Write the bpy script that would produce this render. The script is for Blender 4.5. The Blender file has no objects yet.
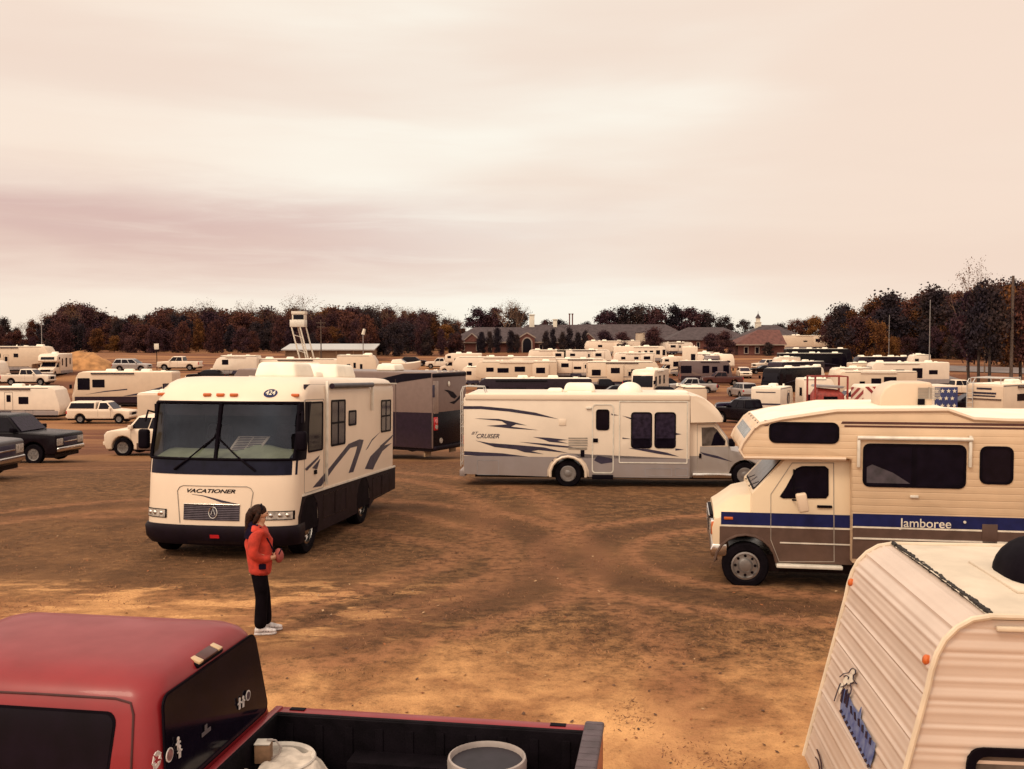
import bpy, bmesh, math, random
from mathutils import Vector, Matrix, noise as mnoise
R = math.radians
sc = bpy.context.scene
COL = sc.collection

# ------------------------------------------------------------------ camera model
FPX, CAMH, CX, CY = 1000.0, 3.75, 512.0, 384.5
PITCH = math.atan(44.5 / FPX)

def ray(px, py):
    dx = (px - CX) / FPX; dy = -(py - CY) / FPX
    c, s = math.cos(PITCH), math.sin(PITCH)
    return Vector((dx, c + dy * s, -s + dy * c))

def at(px, py, Y):
    d = ray(px, py)
    return Vector((0, 0, CAMH)) + d * (Y / d.y)

# ------------------------------------------------------------------ terrain
LEFTP = [(-60, 0), (12.6, 0), (15.4, -.10), (18.5, -.21), (28, -.4), (40, -1.2), (47, -1.7), (84, -3.2), (119, -1.6), (135, -.5), (160, 0), (250, 1), (400, 3), (3000, 6)]
RIGHTP = [(-60, 0), (12.6, 0), (15.4, -.10), (18.5, -.21), (28, -.4), (40, -1.1), (60, -2), (95, -3), (150, -2.5), (200, -1), (250, .7), (400, 3), (3000, 6)]

def pchip(pts):
    n = len(pts)
    xs = [p[0] for p in pts]; ys = [p[1] for p in pts]
    d = [(ys[i+1] - ys[i]) / (xs[i+1] - xs[i]) for i in range(n - 1)]
    m = [d[0]] + [0 if d[i-1] * d[i] <= 0 else 2 * d[i-1] * d[i] / (d[i-1] + d[i]) for i in range(1, n - 1)] + [d[-1]]
    def f(x):
        if x <= xs[0]: return ys[0]
        if x >= xs[-1]: return ys[-1]
        i = 0
        while x > xs[i+1]: i += 1
        h = xs[i+1] - xs[i]; t = (x - xs[i]) / h
        return ((1 + 2*t) * (1-t)**2 * ys[i] + t * (1-t)**2 * h * m[i] + t*t * (3 - 2*t) * ys[i+1] + t*t * (t-1) * h * m[i+1])
    return f
LP, RP = pchip(LEFTP), pchip(RIGHTP)

def sstep(a, b, x):
    t = max(0, min(1, (x - a) / (b - a)))
    return t * t * (3 - 2 * t)

def terrain(x, y):
    if y <= 12.6: return 0.0
    w = 1 - sstep(-.25, -.1, x / y)
    return LP(y) * w + RP(y) * (1 - w)

def gnd(px, Y):
    """point of the ground straight ahead at depth Y, on image column px"""
    x = (px - CX) / FPX * Y
    for _ in range(3):
        d = ray(px, 400); x = d.x / d.y * Y
    return Vector((x, Y, terrain(x, Y)))

def solve_depth(px, roof, h, lo=40, hi=330):
    def f(Y):
        g = gnd(px, Y)
        return 340 + (CAMH - g.z - h) / Y * FPX - roof
    a, b = lo, hi
    fa = f(a)
    for _ in range(50):
        m = (a + b) / 2
        if (f(m) > 0) == (fa > 0): a = m
        else: b = m
    return (a + b) / 2

# ------------------------------------------------------------------ materials
MATS = {}
def mat(name, col, rough=.5, metal=0, var=.12, scale=6.0, dirt=0.0, bump=0.0, bscale=40.0, spec=.5, coat=0, emit=None, col2=None, band=None):
    """one procedural material: noise-mottled colour, optional road dirt rising from the ground, optional bump"""
    if name in MATS: return MATS[name]
    m = bpy.data.materials.new(name); m.use_nodes = True
    nt = m.node_tree; N = nt.nodes; Lk = nt.links
    b = N['Principled BSDF']
    tc = N.new('ShaderNodeTexCoord')
    n1 = N.new('ShaderNodeTexNoise'); n1.inputs['Scale'].default_value = scale; n1.inputs['Detail'].default_value = 5
    Lk.new(tc.outputs['Object'], n1.inputs['Vector'])
    mx = N.new('ShaderNodeMix'); mx.data_type = 'RGBA'
    c = list(col) + [1]
    c2 = (list(col2) + [1]) if col2 else [v * (1 - var * 2) for v in col] + [1]
    c1 = c if col2 else [min(1, v * (1 + var * .6)) for v in col] + [1]
    mx.inputs[6].default_value = c1; mx.inputs[7].default_value = c2
    rmp = N.new('ShaderNodeMapRange'); rmp.inputs[1].default_value = .35; rmp.inputs[2].default_value = .72
    Lk.new(n1.outputs['Fac'], rmp.inputs[0]); Lk.new(rmp.outputs[0], mx.inputs[0])
    out = mx.outputs[2]
    if dirt > 0:
        sp = N.new('ShaderNodeSeparateXYZ'); Lk.new(tc.outputs['Object'], sp.inputs[0])
        n2 = N.new('ShaderNodeTexNoise'); n2.inputs['Scale'].default_value = 2.3; n2.inputs['Detail'].default_value = 6
        mp = N.new('ShaderNodeMapping'); mp.inputs['Scale'].default_value = (1, 1, .25)
        Lk.new(tc.outputs['Object'], mp.inputs[0]); Lk.new(mp.outputs[0], n2.inputs['Vector'])
        mr = N.new('ShaderNodeMapRange'); mr.inputs[1].default_value = 1.3; mr.inputs[2].default_value = .15
        mr.inputs[3].default_value = .12; mr.inputs[4].default_value = 1.1
        Lk.new(sp.outputs[2], mr.inputs[0])
        mu = N.new('ShaderNodeMath'); mu.operation = 'MULTIPLY'; Lk.new(mr.outputs[0], mu.inputs[0]); Lk.new(n2.outputs['Fac'], mu.inputs[1])
        mu2 = N.new('ShaderNodeMath'); mu2.operation = 'MULTIPLY'; mu2.inputs[1].default_value = dirt; mu2.use_clamp = True
        Lk.new(mu.outputs[0], mu2.inputs[0])
        m2 = N.new('ShaderNodeMix'); m2.data_type = 'RGBA'; m2.inputs[7].default_value = (.20, .105, .05, 1)
        Lk.new(out, m2.inputs[6]); Lk.new(mu2.outputs[0], m2.inputs[0]); out = m2.outputs[2]
    Lk.new(out, b.inputs['Base Color'])
    rr = N.new('ShaderNodeMapRange'); rr.inputs[3].default_value = max(.02, rough - .08); rr.inputs[4].default_value = min(1, rough + .12)
    Lk.new(n1.outputs['Fac'], rr.inputs[0]); Lk.new(rr.outputs[0], b.inputs['Roughness'])
    b.inputs['Metallic'].default_value = metal
    b.inputs['Specular IOR Level'].default_value = spec
    if coat: b.inputs['Coat Weight'].default_value = coat
    if bump > 0:
        n3 = N.new('ShaderNodeTexNoise'); n3.inputs['Scale'].default_value = bscale; n3.inputs['Detail'].default_value = 4
        Lk.new(tc.outputs['Object'], n3.inputs['Vector'])
        bp = N.new('ShaderNodeBump'); bp.inputs['Strength'].default_value = bump; bp.inputs['Distance'].default_value = .02
        Lk.new(n3.outputs['Fac'], bp.inputs['Height']); Lk.new(bp.outputs[0], b.inputs['Normal'])
    if emit:
        b.inputs['Emission Color'].default_value = list(emit) + [1]; b.inputs['Emission Strength'].default_value = .6
    MATS[name] = m
    return m

WHITE = mat('white_gelcoat', (.76, .605, .475), .3, dirt=.4, var=.02, scale=1.5)
WHITE2 = mat('aged_white_panel', (.75, .615, .50), .4, dirt=.5, var=.03, scale=2)
CREAM = mat('cream_paint', (.72, .56, .39), .38, dirt=.35, var=.03, scale=2)
CREAM2 = mat('pale_cream_panel', (.64, .485, .36), .42, dirt=.5, var=.03, scale=2)
ROOFW = mat('white_roof_membrane', (.84, .76, .64), .6, var=.06, scale=2.5)
GREY = mat('silver_grey_panel', (.27, .235, .24), .35, dirt=.5, var=.05, scale=2)
SILVER = mat('silver_paint', (.40, .355, .34), .3, metal=.3, dirt=.5, var=.04, scale=2)
BRONZE = mat('bronze_grey_paint', (.13, .085, .085), .3, dirt=.3, var=.05, spec=.3)
TAUPE = mat('taupe_paint', (.175, .115, .10), .3, dirt=.2, var=.05, spec=.3)
NAVY = mat('navy_paint', (.007, .007, .030), .25, var=.2, dirt=.10, spec=.12)
BLUE = mat('royal_blue_stripe', (.010, .014, .075), .3, var=.15, spec=.2)
BLACK = mat('black_paint', (.005, .003, .0065), .25, var=.2, dirt=.08, spec=.10)
DARKTRIM = mat('black_plastic', (.005, .003, .006), .55, var=.2, spec=.04)
DARKSKIRT = mat('dark_skirt_panel', (.006, .004, .010), .4, var=.2, dirt=.06, spec=.08)
PLUM = mat('dark_plum_paint', (.022, .012, .022), .3, var=.15, dirt=.15, spec=.15)
BROWNP = mat('brown_lower_paint', (.085, .050, .042), .4, var=.12, dirt=.3, spec=.25)
MAROON = mat('maroon_stripe', (.07, .018, .015), .4, var=.15)
CHARCOAL = mat('charcoal_decal', (.040, .032, .055), .4, var=.15, spec=.2)
GLASS = mat('dark_tinted_glass', (.006, .004, .009), .06, var=.2, spec=.12)
GLASSP = mat('curtained_glass', (.026, .018, .034), .12, var=.3, scale=9, spec=.12)
GLASSL = mat('pale_glass', (.11, .085, .075), .1, var=.25, spec=.3)
CHROME = mat('chrome_metal', (.62, .58, .55), .18, metal=1, var=.1)
STEEL = mat('dull_steel', (.34, .31, .30), .38, metal=.9, var=.15)
RIMG = mat('worn_rim_grey', (.20, .175, .165), .4, metal=.5, var=.35, scale=14)
ALU = mat('painted_aluminium', (.70, .64, .56), .4, metal=.2, var=.1)
RUBBER = mat('tyre_rubber', (.006, .004, .006), .8, var=.3, bump=.2, bscale=60, spec=.05)
ORANGE = mat('amber_lens', (.52, .105, .018), .3, var=.1)
REDL = mat('red_lens', (.45, .015, .02), .2, var=.1)
LENS = mat('headlamp_lens', (.42, .36, .32), .12, var=.3, scale=18)
RED = mat('dark_red_paint', (.215, .011, .016), .36, var=.08, scale=3, coat=.08, spec=.35)
REDM = mat('faded_red_metal', (.30, .035, .025), .5, var=.25)
BROWNW = mat('raw_wood', (.24, .13, .07), .7, var=.25, scale=12)
WIRE = mat('galvanised_metal', (.55, .52, .50), .4, metal=.6, var=.1)

# ------------------------------------------------------------------ mesh helper
class MB:
    def __init__(s): s.v = []; s.f = []; s.m = []
    def add(s, vs, fs, m=0):
        o = len(s.v); s.v += [tuple(v) for v in vs]
        s.f += [[i + o for i in f] for f in fs]; s.m += [m] * len(fs); return s
    def box(s, x0, x1, y0, y1, z0, z1, m=0):
        vs = [(x, y, z) for z in (z0, z1) for y in (y0, y1) for x in (x0, x1)]
        return s.add(vs, [(0, 2, 3, 1), (4, 5, 7, 6), (0, 1, 5, 4), (1, 3, 7, 5), (3, 2, 6, 7), (2, 0, 4, 6)], m)
    def prism(s, poly, y0, y1, m=0):
        n = len(poly)
        vs = [(x, y0, z) for x, z in poly] + [(x, y1, z) for x, z in poly]
        fs = [list(range(n)), list(range(2*n - 1, n - 1, -1))] + [(i, (i+1) % n, n + (i+1) % n, n + i) for i in range(n)]
        return s.add(vs, fs, m)
    def prismz(s, poly, z0, z1, m=0):
        n = len(poly)
        vs = [(x, y, z0) for x, y in poly] + [(x, y, z1) for x, y in poly]
        fs = [list(range(n)), list(range(2*n - 1, n - 1, -1))] + [(i, (i+1) % n, n + (i+1) % n, n + i) for i in range(n)]
        return s.add(vs, fs, m)
    def slab(s, q, th, m=0):
        """polygon given by its corners, thickened along its normal"""
        q = [Vector(p) for p in q]
        nn = (q[1] - q[0]).cross(q[2] - q[0]).normalized() * th
        n = len(q)
        vs = [p - nn * .5 for p in q] + [p + nn for p in q]
        fs = [list(range(n))[::-1], list(range(n, 2*n))] + [(i, (i+1) % n, n + (i+1) % n, n + i) for i in range(n)]
        return s.add(vs, fs, m)
    def ring(s, outer, inner, y0, y1, m=0):
        n = len(outer)
        vs = [(x, y, z) for y in (y0, y1) for P in (outer, inner) for x, z in P]
        fs = []
        for i in range(n):
            j = (i+1) % n
            fs += [(i, j, n+j, n+i), (2*n+i, 3*n+i, 3*n+j, 2*n+j), (i, 2*n+i, 2*n+j, j), (n+i, n+j, 3*n+j, 3*n+i)]
        return s.add(vs, fs, m)
    def cyl(s, p0, p1, r0, r1=None, n=14, m=0):
        r1 = r0 if r1 is None else r1
        p0, p1 = Vector(p0), Vector(p1); a = (p1 - p0).normalized()
        u = a.orthogonal().normalized(); w = a.cross(u)
        vs = []
        for p, r in ((p0, r0), (p1, r1)):
            for i in range(n):
                t = 2 * math.pi * i / n; vs.append(p + (u * math.cos(t) + w * math.sin(t)) * r)
        fs = [list(range(n))[::-1], list(range(n, 2*n))] + [(i, (i+1) % n, n + (i+1) % n, n + i) for i in range(n)]
        return s.add(vs, fs, m)
    def tube(s, pts, r, n=8, m=0):
        pts = [Vector(p) for p in pts]; rings = []
        prev = None
        for i, p in enumerate(pts):
            a = (pts[min(i+1, len(pts)-1)] - pts[max(i-1, 0)]).normalized()
            u = a.orthogonal().normalized() if prev is None else (prev - a * prev.dot(a)).normalized()
            prev = u; w = a.cross(u)
            rr = r[i] if isinstance(r, (list, tuple)) else r
            rings.append([p + (u * math.cos(2*math.pi*k/n) + w * math.sin(2*math.pi*k/n)) * rr for k in range(n)])
        return s.loft(rings, m, True)
    def loft(s, rings, m=0, caps=True):
        n = len(rings[0]); vs = [p for rg in rings for p in rg]; fs = []
        for i in range(len(rings) - 1):
            for k in range(n):
                j = (k+1) % n
                fs.append((i*n + k, i*n + j, (i+1)*n + j, (i+1)*n + k))
        if caps: fs += [list(range(n))[::-1], list(range((len(rings)-1)*n, len(rings)*n))]
        return s.add(vs, fs, m)
    def grid(s, P, m=0, skip=None):
        a, b = len(P), len(P[0])
        vs = [p for row in P for p in row]; fs = []
        for i in range(a - 1):
            for j in range(b - 1):
                if skip and skip(i, j): continue
                fs.append((i*b + j, i*b + j + 1, (i+1)*b + j + 1, (i+1)*b + j))
        return s.add(vs, fs, m)
    def lathe(s, prof, o=(0, 0, 0), axis='y', n=24, m=0, caps=True):
        rings = []
        for r, h in prof:
            rg = []
            for k in range(n):
                t = 2*math.pi*k/n; a, b = r*math.cos(t), r*math.sin(t)
                p = {'y': (a, h, b), 'z': (a, b, h), 'x': (h, a, b)}[axis]
                rg.append((p[0]+o[0], p[1]+o[1], p[2]+o[2]))
            rings.append(rg)
        return s.loft(rings, m, caps)
    def ell(s, c, r, nu=16, nv=10, m=0, zmin=-1.0):
        rings = []
        a0 = math.asin(zmin) if zmin > -1 else -math.pi/2 + .08
        for j in range(nv + 1):
            a = a0 + (math.pi/2 - .04 - a0) * j / nv
            rings.append([(c[0] + r[0]*math.cos(a)*math.cos(2*math.pi*k/nu), c[1] + r[1]*math.cos(a)*math.sin(2*math.pi*k/nu), c[2] + r[2]*math.sin(a)) for k in range(nu)])
        return s.loft(rings, m, True)
    def mesh(s, name, mats, bevel=0, seg=2, smooth=38, merge=False, recalc=True):
        me = bpy.data.meshes.new(name)
        bm = bmesh.new()
        vs = [bm.verts.new(p) for p in s.v]
        for f, mi in zip(s.f, s.m):
            if len(set(f)) < 3: continue
            try: fc = bm.faces.new([vs[i] for i in f]); fc.material_index = mi
            except ValueError: pass
        if merge: bmesh.ops.remove_doubles(bm, verts=bm.verts, dist=1e-4)
        if recalc: bmesh.ops.recalc_face_normals(bm, faces=bm.faces)
        if bevel > 0:
            es = [e for e in bm.edges if len(e.link_faces) == 2 and e.calc_face_angle(0) > R(28)]
            bmesh.ops.bevel(bm, geom=es, offset=bevel, offset_type='OFFSET', segments=seg, profile=.5, affect='EDGES', clamp_overlap=True)
        for f in bm.faces: f.smooth = smooth > 0
        if smooth > 0:
            for e in bm.edges:
                e.smooth = not (len(e.link_faces) == 2 and e.calc_face_angle(0) > R(smooth))
        bm.to_mesh(me); bm.free()
        for mt in (mats if isinstance(mats, (list, tuple)) else [mats]): me.materials.append(mt)
        return me
    def build(s, name, mats, parent=None, **kw):
        o = bpy.data.objects.new(name, s.mesh(name, mats, **kw)); COL.objects.link(o); o.parent = parent
        return o

def tag(o, label=None, cat=None, group=None, kind=None):
    if label: o['label'] = label
    if cat: o['category'] = cat
    if group: o['group'] = group
    if kind: o['kind'] = kind
    return o

def thing(name, label, cat, loc=(0, 0, 0), rz=0, group=None):
    o = bpy.data.objects.new(name, None); COL.objects.link(o)
    o.empty_display_size = .3
    o.location = loc; o.rotation_euler = (0, 0, rz)
    return tag(o, label, cat, group)

def rrect(x0, x1, z0, z1, r=.06, n=4):
    pts = []
    for cx, cz, a0 in ((x1 - r, z1 - r, 0), (x0 + r, z1 - r, 90), (x0 + r, z0 + r, 180), (x1 - r, z0 + r, 270)):
        for k in range(n + 1):
            a = R(a0 + 90 * k / n); pts.append((cx + r*math.cos(a), cz + r*math.sin(a)))
    return pts

def arch(xc, zc, r, z0, n=10):
    """points of a wheel arch along a bottom edge at z0, running from front (+x) to rear"""
    h = max(-r, min(r, z0 - zc)); a0 = math.asin(h / r)
    return [(xc + r*math.cos(a0 + (math.pi - 2*a0) * k / n), zc + r*math.sin(a0 + (math.pi - 2*a0) * k / n)) for k in range(n + 1)]

def add_text(name, s, m, parent, M, width, shear=0, bold=0, thick=.004, squash=1):
    cu = bpy.data.curves.new(name, 'FONT'); cu.body = s; cu.size = 1; cu.shear = shear; cu.offset = bold
    o = bpy.data.objects.new(name, cu); COL.objects.link(o)
    bpy.context.view_layer.update()
    me = bpy.data.meshes.new_from_object(o.evaluated_get(bpy.context.evaluated_depsgraph_get()))
    bpy.data.objects.remove(o); bpy.data.curves.remove(cu)
    xs = [v.co.x for v in me.vertices]; w = max(xs) - min(xs); k = width / w; x0 = min(xs)
    for v in me.vertices:
        v.co = M @ Vector(((v.co.x - x0) * k, v.co.y * k * squash, thick))
    me.materials.clear(); me.materials.append(m)
    t = bpy.data.objects.new(name, me); COL.objects.link(t); t.parent = parent
    return t

def MSIDE_L(x, y, z):   # lettering on a left wall (normal +y): reads towards -x
    return Matrix(((-1, 0, 0, x), (0, 0, 1, y), (0, 1, 0, z), (0, 0, 0, 1)))
def MSIDE_R(x, y, z):   # right wall (normal -y): reads towards +x
    return Matrix(((1, 0, 0, x), (0, 0, -1, y), (0, 1, 0, z), (0, 0, 0, 1)))
def MFRONT(x, y, z, lean=0):  # front wall (normal +x): reads towards +y
    return Matrix.Translation((x, y, z)) @ Matrix.Rotation(-lean, 4, 'Y') @ Matrix(((0, 0, 1, 0), (1, 0, 0, 0), (0, 1, 0, 0), (0, 0, 0, 1)))

def window(parent, side, W, x0, x1, z0, z1, r=.06, fr=.03, glass=None, frame=None, split=None, proud=.014, name='window'):
    """framed window on a side wall; the frame is the part and the pane its sub-part"""
    y = side * W / 2
    o = rrect(x0, x1, z0, z1, r); i = rrect(x0 + fr, x1 - fr, z0 + fr, z1 - fr, max(.01, r - fr * .6))
    b = MB().ring(o, i, y - .01 * side, y + proud * side)
    if split:
        for sx in split: b.box(sx - fr*.45, sx + fr*.45, min(y, y + .010*side), max(y, y + .010*side), z0 + fr, z1 - fr)
    w = b.build(name, frame or DARKTRIM, parent, smooth=30)
    MB().prism(i, y - .012 * side, y + .005 * side).build('pane', glass or GLASS, w, smooth=0)
    return w

def wheel(parent, x, y, r, w=.22, rim=None, side=1, rimr=.6, detail=True, dz=0):
    """tyre (the part) with its rim as sub-part; side = +1 when the visible face points to +y"""
    s = side
    t = MB().lathe([(r*rimr, -w/2), (r*.93, -w/2), (r, -w*.36), (r, w*.36), (r*.93, w/2), (r*.70, w/2*1.04), (r*rimr, w*.42)], (x, y, r + dz), 'y', 28 if detail else 16, caps=False)
    o = t.build('wheel', RUBBER, parent, smooth=30)
    b = MB()
    R1 = r * rimr
    if detail:
        b.lathe([(R1*1.02, -w*.4), (R1*1.02, w*.44*s), (R1*.9, w*.46*s), (R1*.84, w*.28*s), (R1*.55, w*.30*s), (R1*.42, w*.44*s), (R1*.2, w*.47*s), (R1*.05, w*.47*s)], (x, y, r + dz), 'y', 28)
        b.build('rim', rim or CHROME, o, smooth=30)
        h = MB()
        for k in range(8):
            a = 2*math.pi*k/8
            cx, cz = x + R1*.70*math.cos(a), r + dz + R1*.70*math.sin(a)
            h.cyl((cx, y + w*.27*s, cz), (cx, y + w*.31*s, cz), R1*.11, n=8)
        h.build('rim_hole', DARKTRIM, o, smooth=30)
    else:
        b.lathe([(R1*1.02, -w*.4), (R1*1.02, w*.46*s), (R1*.8, w*.36*s), (R1*.1, w*.44*s)], (x, y, r + dz), 'y', 14)
        b.build('rim', rim or RIMG, o, smooth=30)
    return o

def shift_tilt(o, pitch=0, roll=0):
    o.rotation_euler = (Matrix.Rotation(o.rotation_euler.z, 3, 'Z') @ Matrix.Rotation(pitch, 3, 'Y') @ Matrix.Rotation(roll, 3, 'X')).to_euler()

def anchor(px, Y, rz, side, W, x=0.0):
    """root location so that local (x, side*W/2, 0) stands on image column px at depth Y"""
    g = gnd(px, Y)
    off = Matrix.Rotation(rz, 3, 'Z') @ Vector((x, side * W / 2, 0))
    p = Vector((g.x, g.y, 0)) - Vector((off.x, off.y, 0))
    p.z = terrain(p.x, p.y)
    return p
# ------------------------------------------------------------------ camera, sky, sun
cam = bpy.data.cameras.new('camera'); camo = bpy.data.objects.new('camera', cam); COL.objects.link(camo)
camo.location = (0, 0, CAMH); camo.rotation_euler = (math.pi/2 - PITCH, 0, 0)
cam.sensor_width = 36; cam.lens = 36 * FPX / 1024; cam.clip_end = 9000; cam.clip_start = .05
sc.camera = camo
sc.view_settings.view_transform = 'Standard'; sc.view_settings.look = 'None'
sc.view_settings.exposure = 0; sc.view_settings.gamma = 1

SUN_EL, SUN_AZ = 50, 222      # azimuth measured clockwise from +Y: behind the camera, a little to its left
world = bpy.data.worlds.new('World'); sc.world = world; world.use_nodes = True
nt = world.node_tree; N, Lk = nt.nodes, nt.links
bg = N['Background']
sky = N.new('ShaderNodeTexSky'); sky.sky_type = 'NISHITA'; sky.sun_disc = False
sky.sun_elevation = R(SUN_EL); sky.sun_rotation = R(SUN_AZ); sky.dust_density = 3
tc = N.new('ShaderNodeTexCoord')
def vmap(scale, loc=(0, 0, 0)):
    m = N.new('ShaderNodeMapping'); m.inputs['Scale'].default_value = scale; m.inputs['Location'].default_value = loc
    Lk.new(tc.outputs['Generated'], m.inputs[0]); return m
def ntex(m, scale, detail=5, rough=.55, dist=0):
    n = N.new('ShaderNodeTexNoise'); n.inputs['Scale'].default_value = scale; n.inputs['Detail'].default_value = detail
    n.inputs['Roughness'].default_value = rough; n.inputs['Distortion'].default_value = dist
    Lk.new(m.outputs[0], n.inputs['Vector']); return n
def mrange(sock, a, b, c=0, d=1, smooth=True):
    m = N.new('ShaderNodeMapRange'); m.interpolation_type = 'SMOOTHSTEP' if smooth else 'LINEAR'
    for i, v in enumerate((a, b, c, d)): m.inputs[i + 1].default_value = v
    Lk.new(sock, m.inputs[0]); return m.outputs[0]
def mth(op, a, b):
    m = N.new('ShaderNodeMath'); m.operation = op
    for i, v in enumerate((a, b)):
        if isinstance(v, (int, float)): m.inputs[i].default_value = v
        else: Lk.new(v, m.inputs[i])
    return m.outputs[0]
def mixc(f, a, b):
    m = N.new('ShaderNodeMix'); m.data_type = 'RGBA'
    if isinstance(f, (int, float)): m.inputs[0].default_value = f
    else: Lk.new(f, m.inputs[0])
    for i, v in ((6, a), (7, b)):
        if isinstance(v, tuple): m.inputs[i].default_value = v + (1,)
        else: Lk.new(v, m.inputs[i])
    return m.outputs[2]
sep = N.new('ShaderNodeSeparateXYZ'); Lk.new(tc.outputs['Generated'], sep.inputs[0])
big = ntex(vmap((1, 1, 4.2), (.7, .2, .35)), 1.35, 3, .45, .15)
mid = ntex(vmap((1, 1, 6.0), (3.1, 1.2, .9)), 2.6, 4, .5, .3)
band = mth('ADD', mth('MULTIPLY', big.outputs['Fac'], .78), mth('MULTIPLY', mid.outputs['Fac'], .22))
cl = mrange(band, .37, .57)                                   # 1 = bright break in the cloud
low = mrange(sep.outputs[2], .10, .0)                         # brighter towards the horizon
cl2 = mth('MINIMUM', mth('ADD', cl, mth('MULTIPLY', low, .55)), 1.0)
cloud = mixc(cl2, (.93, .775, .655), (1.03, .985, .87))
# pinker towards both sides of the view, a long mauve bank low at the left, faint streaks higher up
side = mrange(mth('ABSOLUTE', sep.outputs[0], 0), .04, .46)
cloud = mixc(mth('MULTIPLY', side, .58), cloud, (.965, .740, .595))
bn = ntex(vmap((1, 1, 8), (2.2, .4, 1.7)), 2.0, 7, .55, .35)
fn = ntex(vmap((1, 1, 10), (.3, 4.4, .7)), 5.0, 7, .6, .5)
zz = mth('ADD', sep.outputs[2], mth('MULTIPLY', mth('SUBTRACT', bn.outputs['Fac'], .5), .11))
bank = mth('MULTIPLY', mrange(zz, .030, .100), mrange(zz, .175, .105))
bank = mth('MULTIPLY', bank, mrange(sep.outputs[0], .32, -.38))
bank = mth('MULTIPLY', bank, mrange(fn.outputs['Fac'], .25, .6, .6, 1.0))
bank2 = mth('MULTIPLY', mth('MULTIPLY', mrange(zz, .19, .24), mrange(zz, .31, .25)), mrange(sep.outputs[0], .25, -.4))
bank3 = mth('MULTIPLY', mrange(zz, .035, .07), mrange(zz, .115, .08))
cloud = mixc(mth('MULTIPLY', bank, .95), cloud, (.70, .475, .43))
cloud = mixc(mth('MULTIPLY', bank2, .50), cloud, (.85, .645, .54))
cloud = mixc(mth('MULTIPLY', bank3, .35), cloud, (.86, .645, .53))
cloud = mixc(mrange(fn.outputs['Fac'], .45, .75, 0, .15), cloud, (.90, .72, .60))
low = mrange(sep.outputs[2], .055, .0)
cloud = mixc(mth('MULTIPLY', low, .45), cloud, (1.0, .87, .68))
skys = N.new('ShaderNodeVectorMath'); skys.operation = 'SCALE'; skys.inputs['Scale'].default_value = .10
Lk.new(sky.outputs[0], skys.inputs[0])
skym = mixc(.04, cloud, skys.outputs[0])
dt = N.new('ShaderNodeVectorMath'); dt.operation = 'DOT_PRODUCT'      # warm sky lobe added around the sun, behind the viewer, to brighten camera-facing walls
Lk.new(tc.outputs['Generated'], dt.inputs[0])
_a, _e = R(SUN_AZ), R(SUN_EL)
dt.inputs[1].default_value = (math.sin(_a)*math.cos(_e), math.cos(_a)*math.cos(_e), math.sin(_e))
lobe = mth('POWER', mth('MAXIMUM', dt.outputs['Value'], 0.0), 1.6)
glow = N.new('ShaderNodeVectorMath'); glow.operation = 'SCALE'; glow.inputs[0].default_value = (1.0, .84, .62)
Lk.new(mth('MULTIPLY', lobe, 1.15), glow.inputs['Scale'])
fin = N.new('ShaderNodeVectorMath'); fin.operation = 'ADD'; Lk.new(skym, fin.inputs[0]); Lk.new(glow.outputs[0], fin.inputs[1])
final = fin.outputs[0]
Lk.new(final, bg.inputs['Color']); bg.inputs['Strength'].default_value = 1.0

sl = bpy.data.lights.new('sun', 'SUN'); sl.energy = 1.35; sl.angle = R(14); sl.color = (1.0, .84, .64)
so = bpy.data.objects.new('sun', sl); COL.objects.link(so)
az, el = R(SUN_AZ), R(SUN_EL)
sdir = Vector((math.sin(az)*math.cos(el), math.cos(az)*math.cos(el), math.sin(el)))
so.rotation_euler = sdir.to_track_quat('Z', 'Y').to_euler(); so.location = (0, -20, 30)

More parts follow.
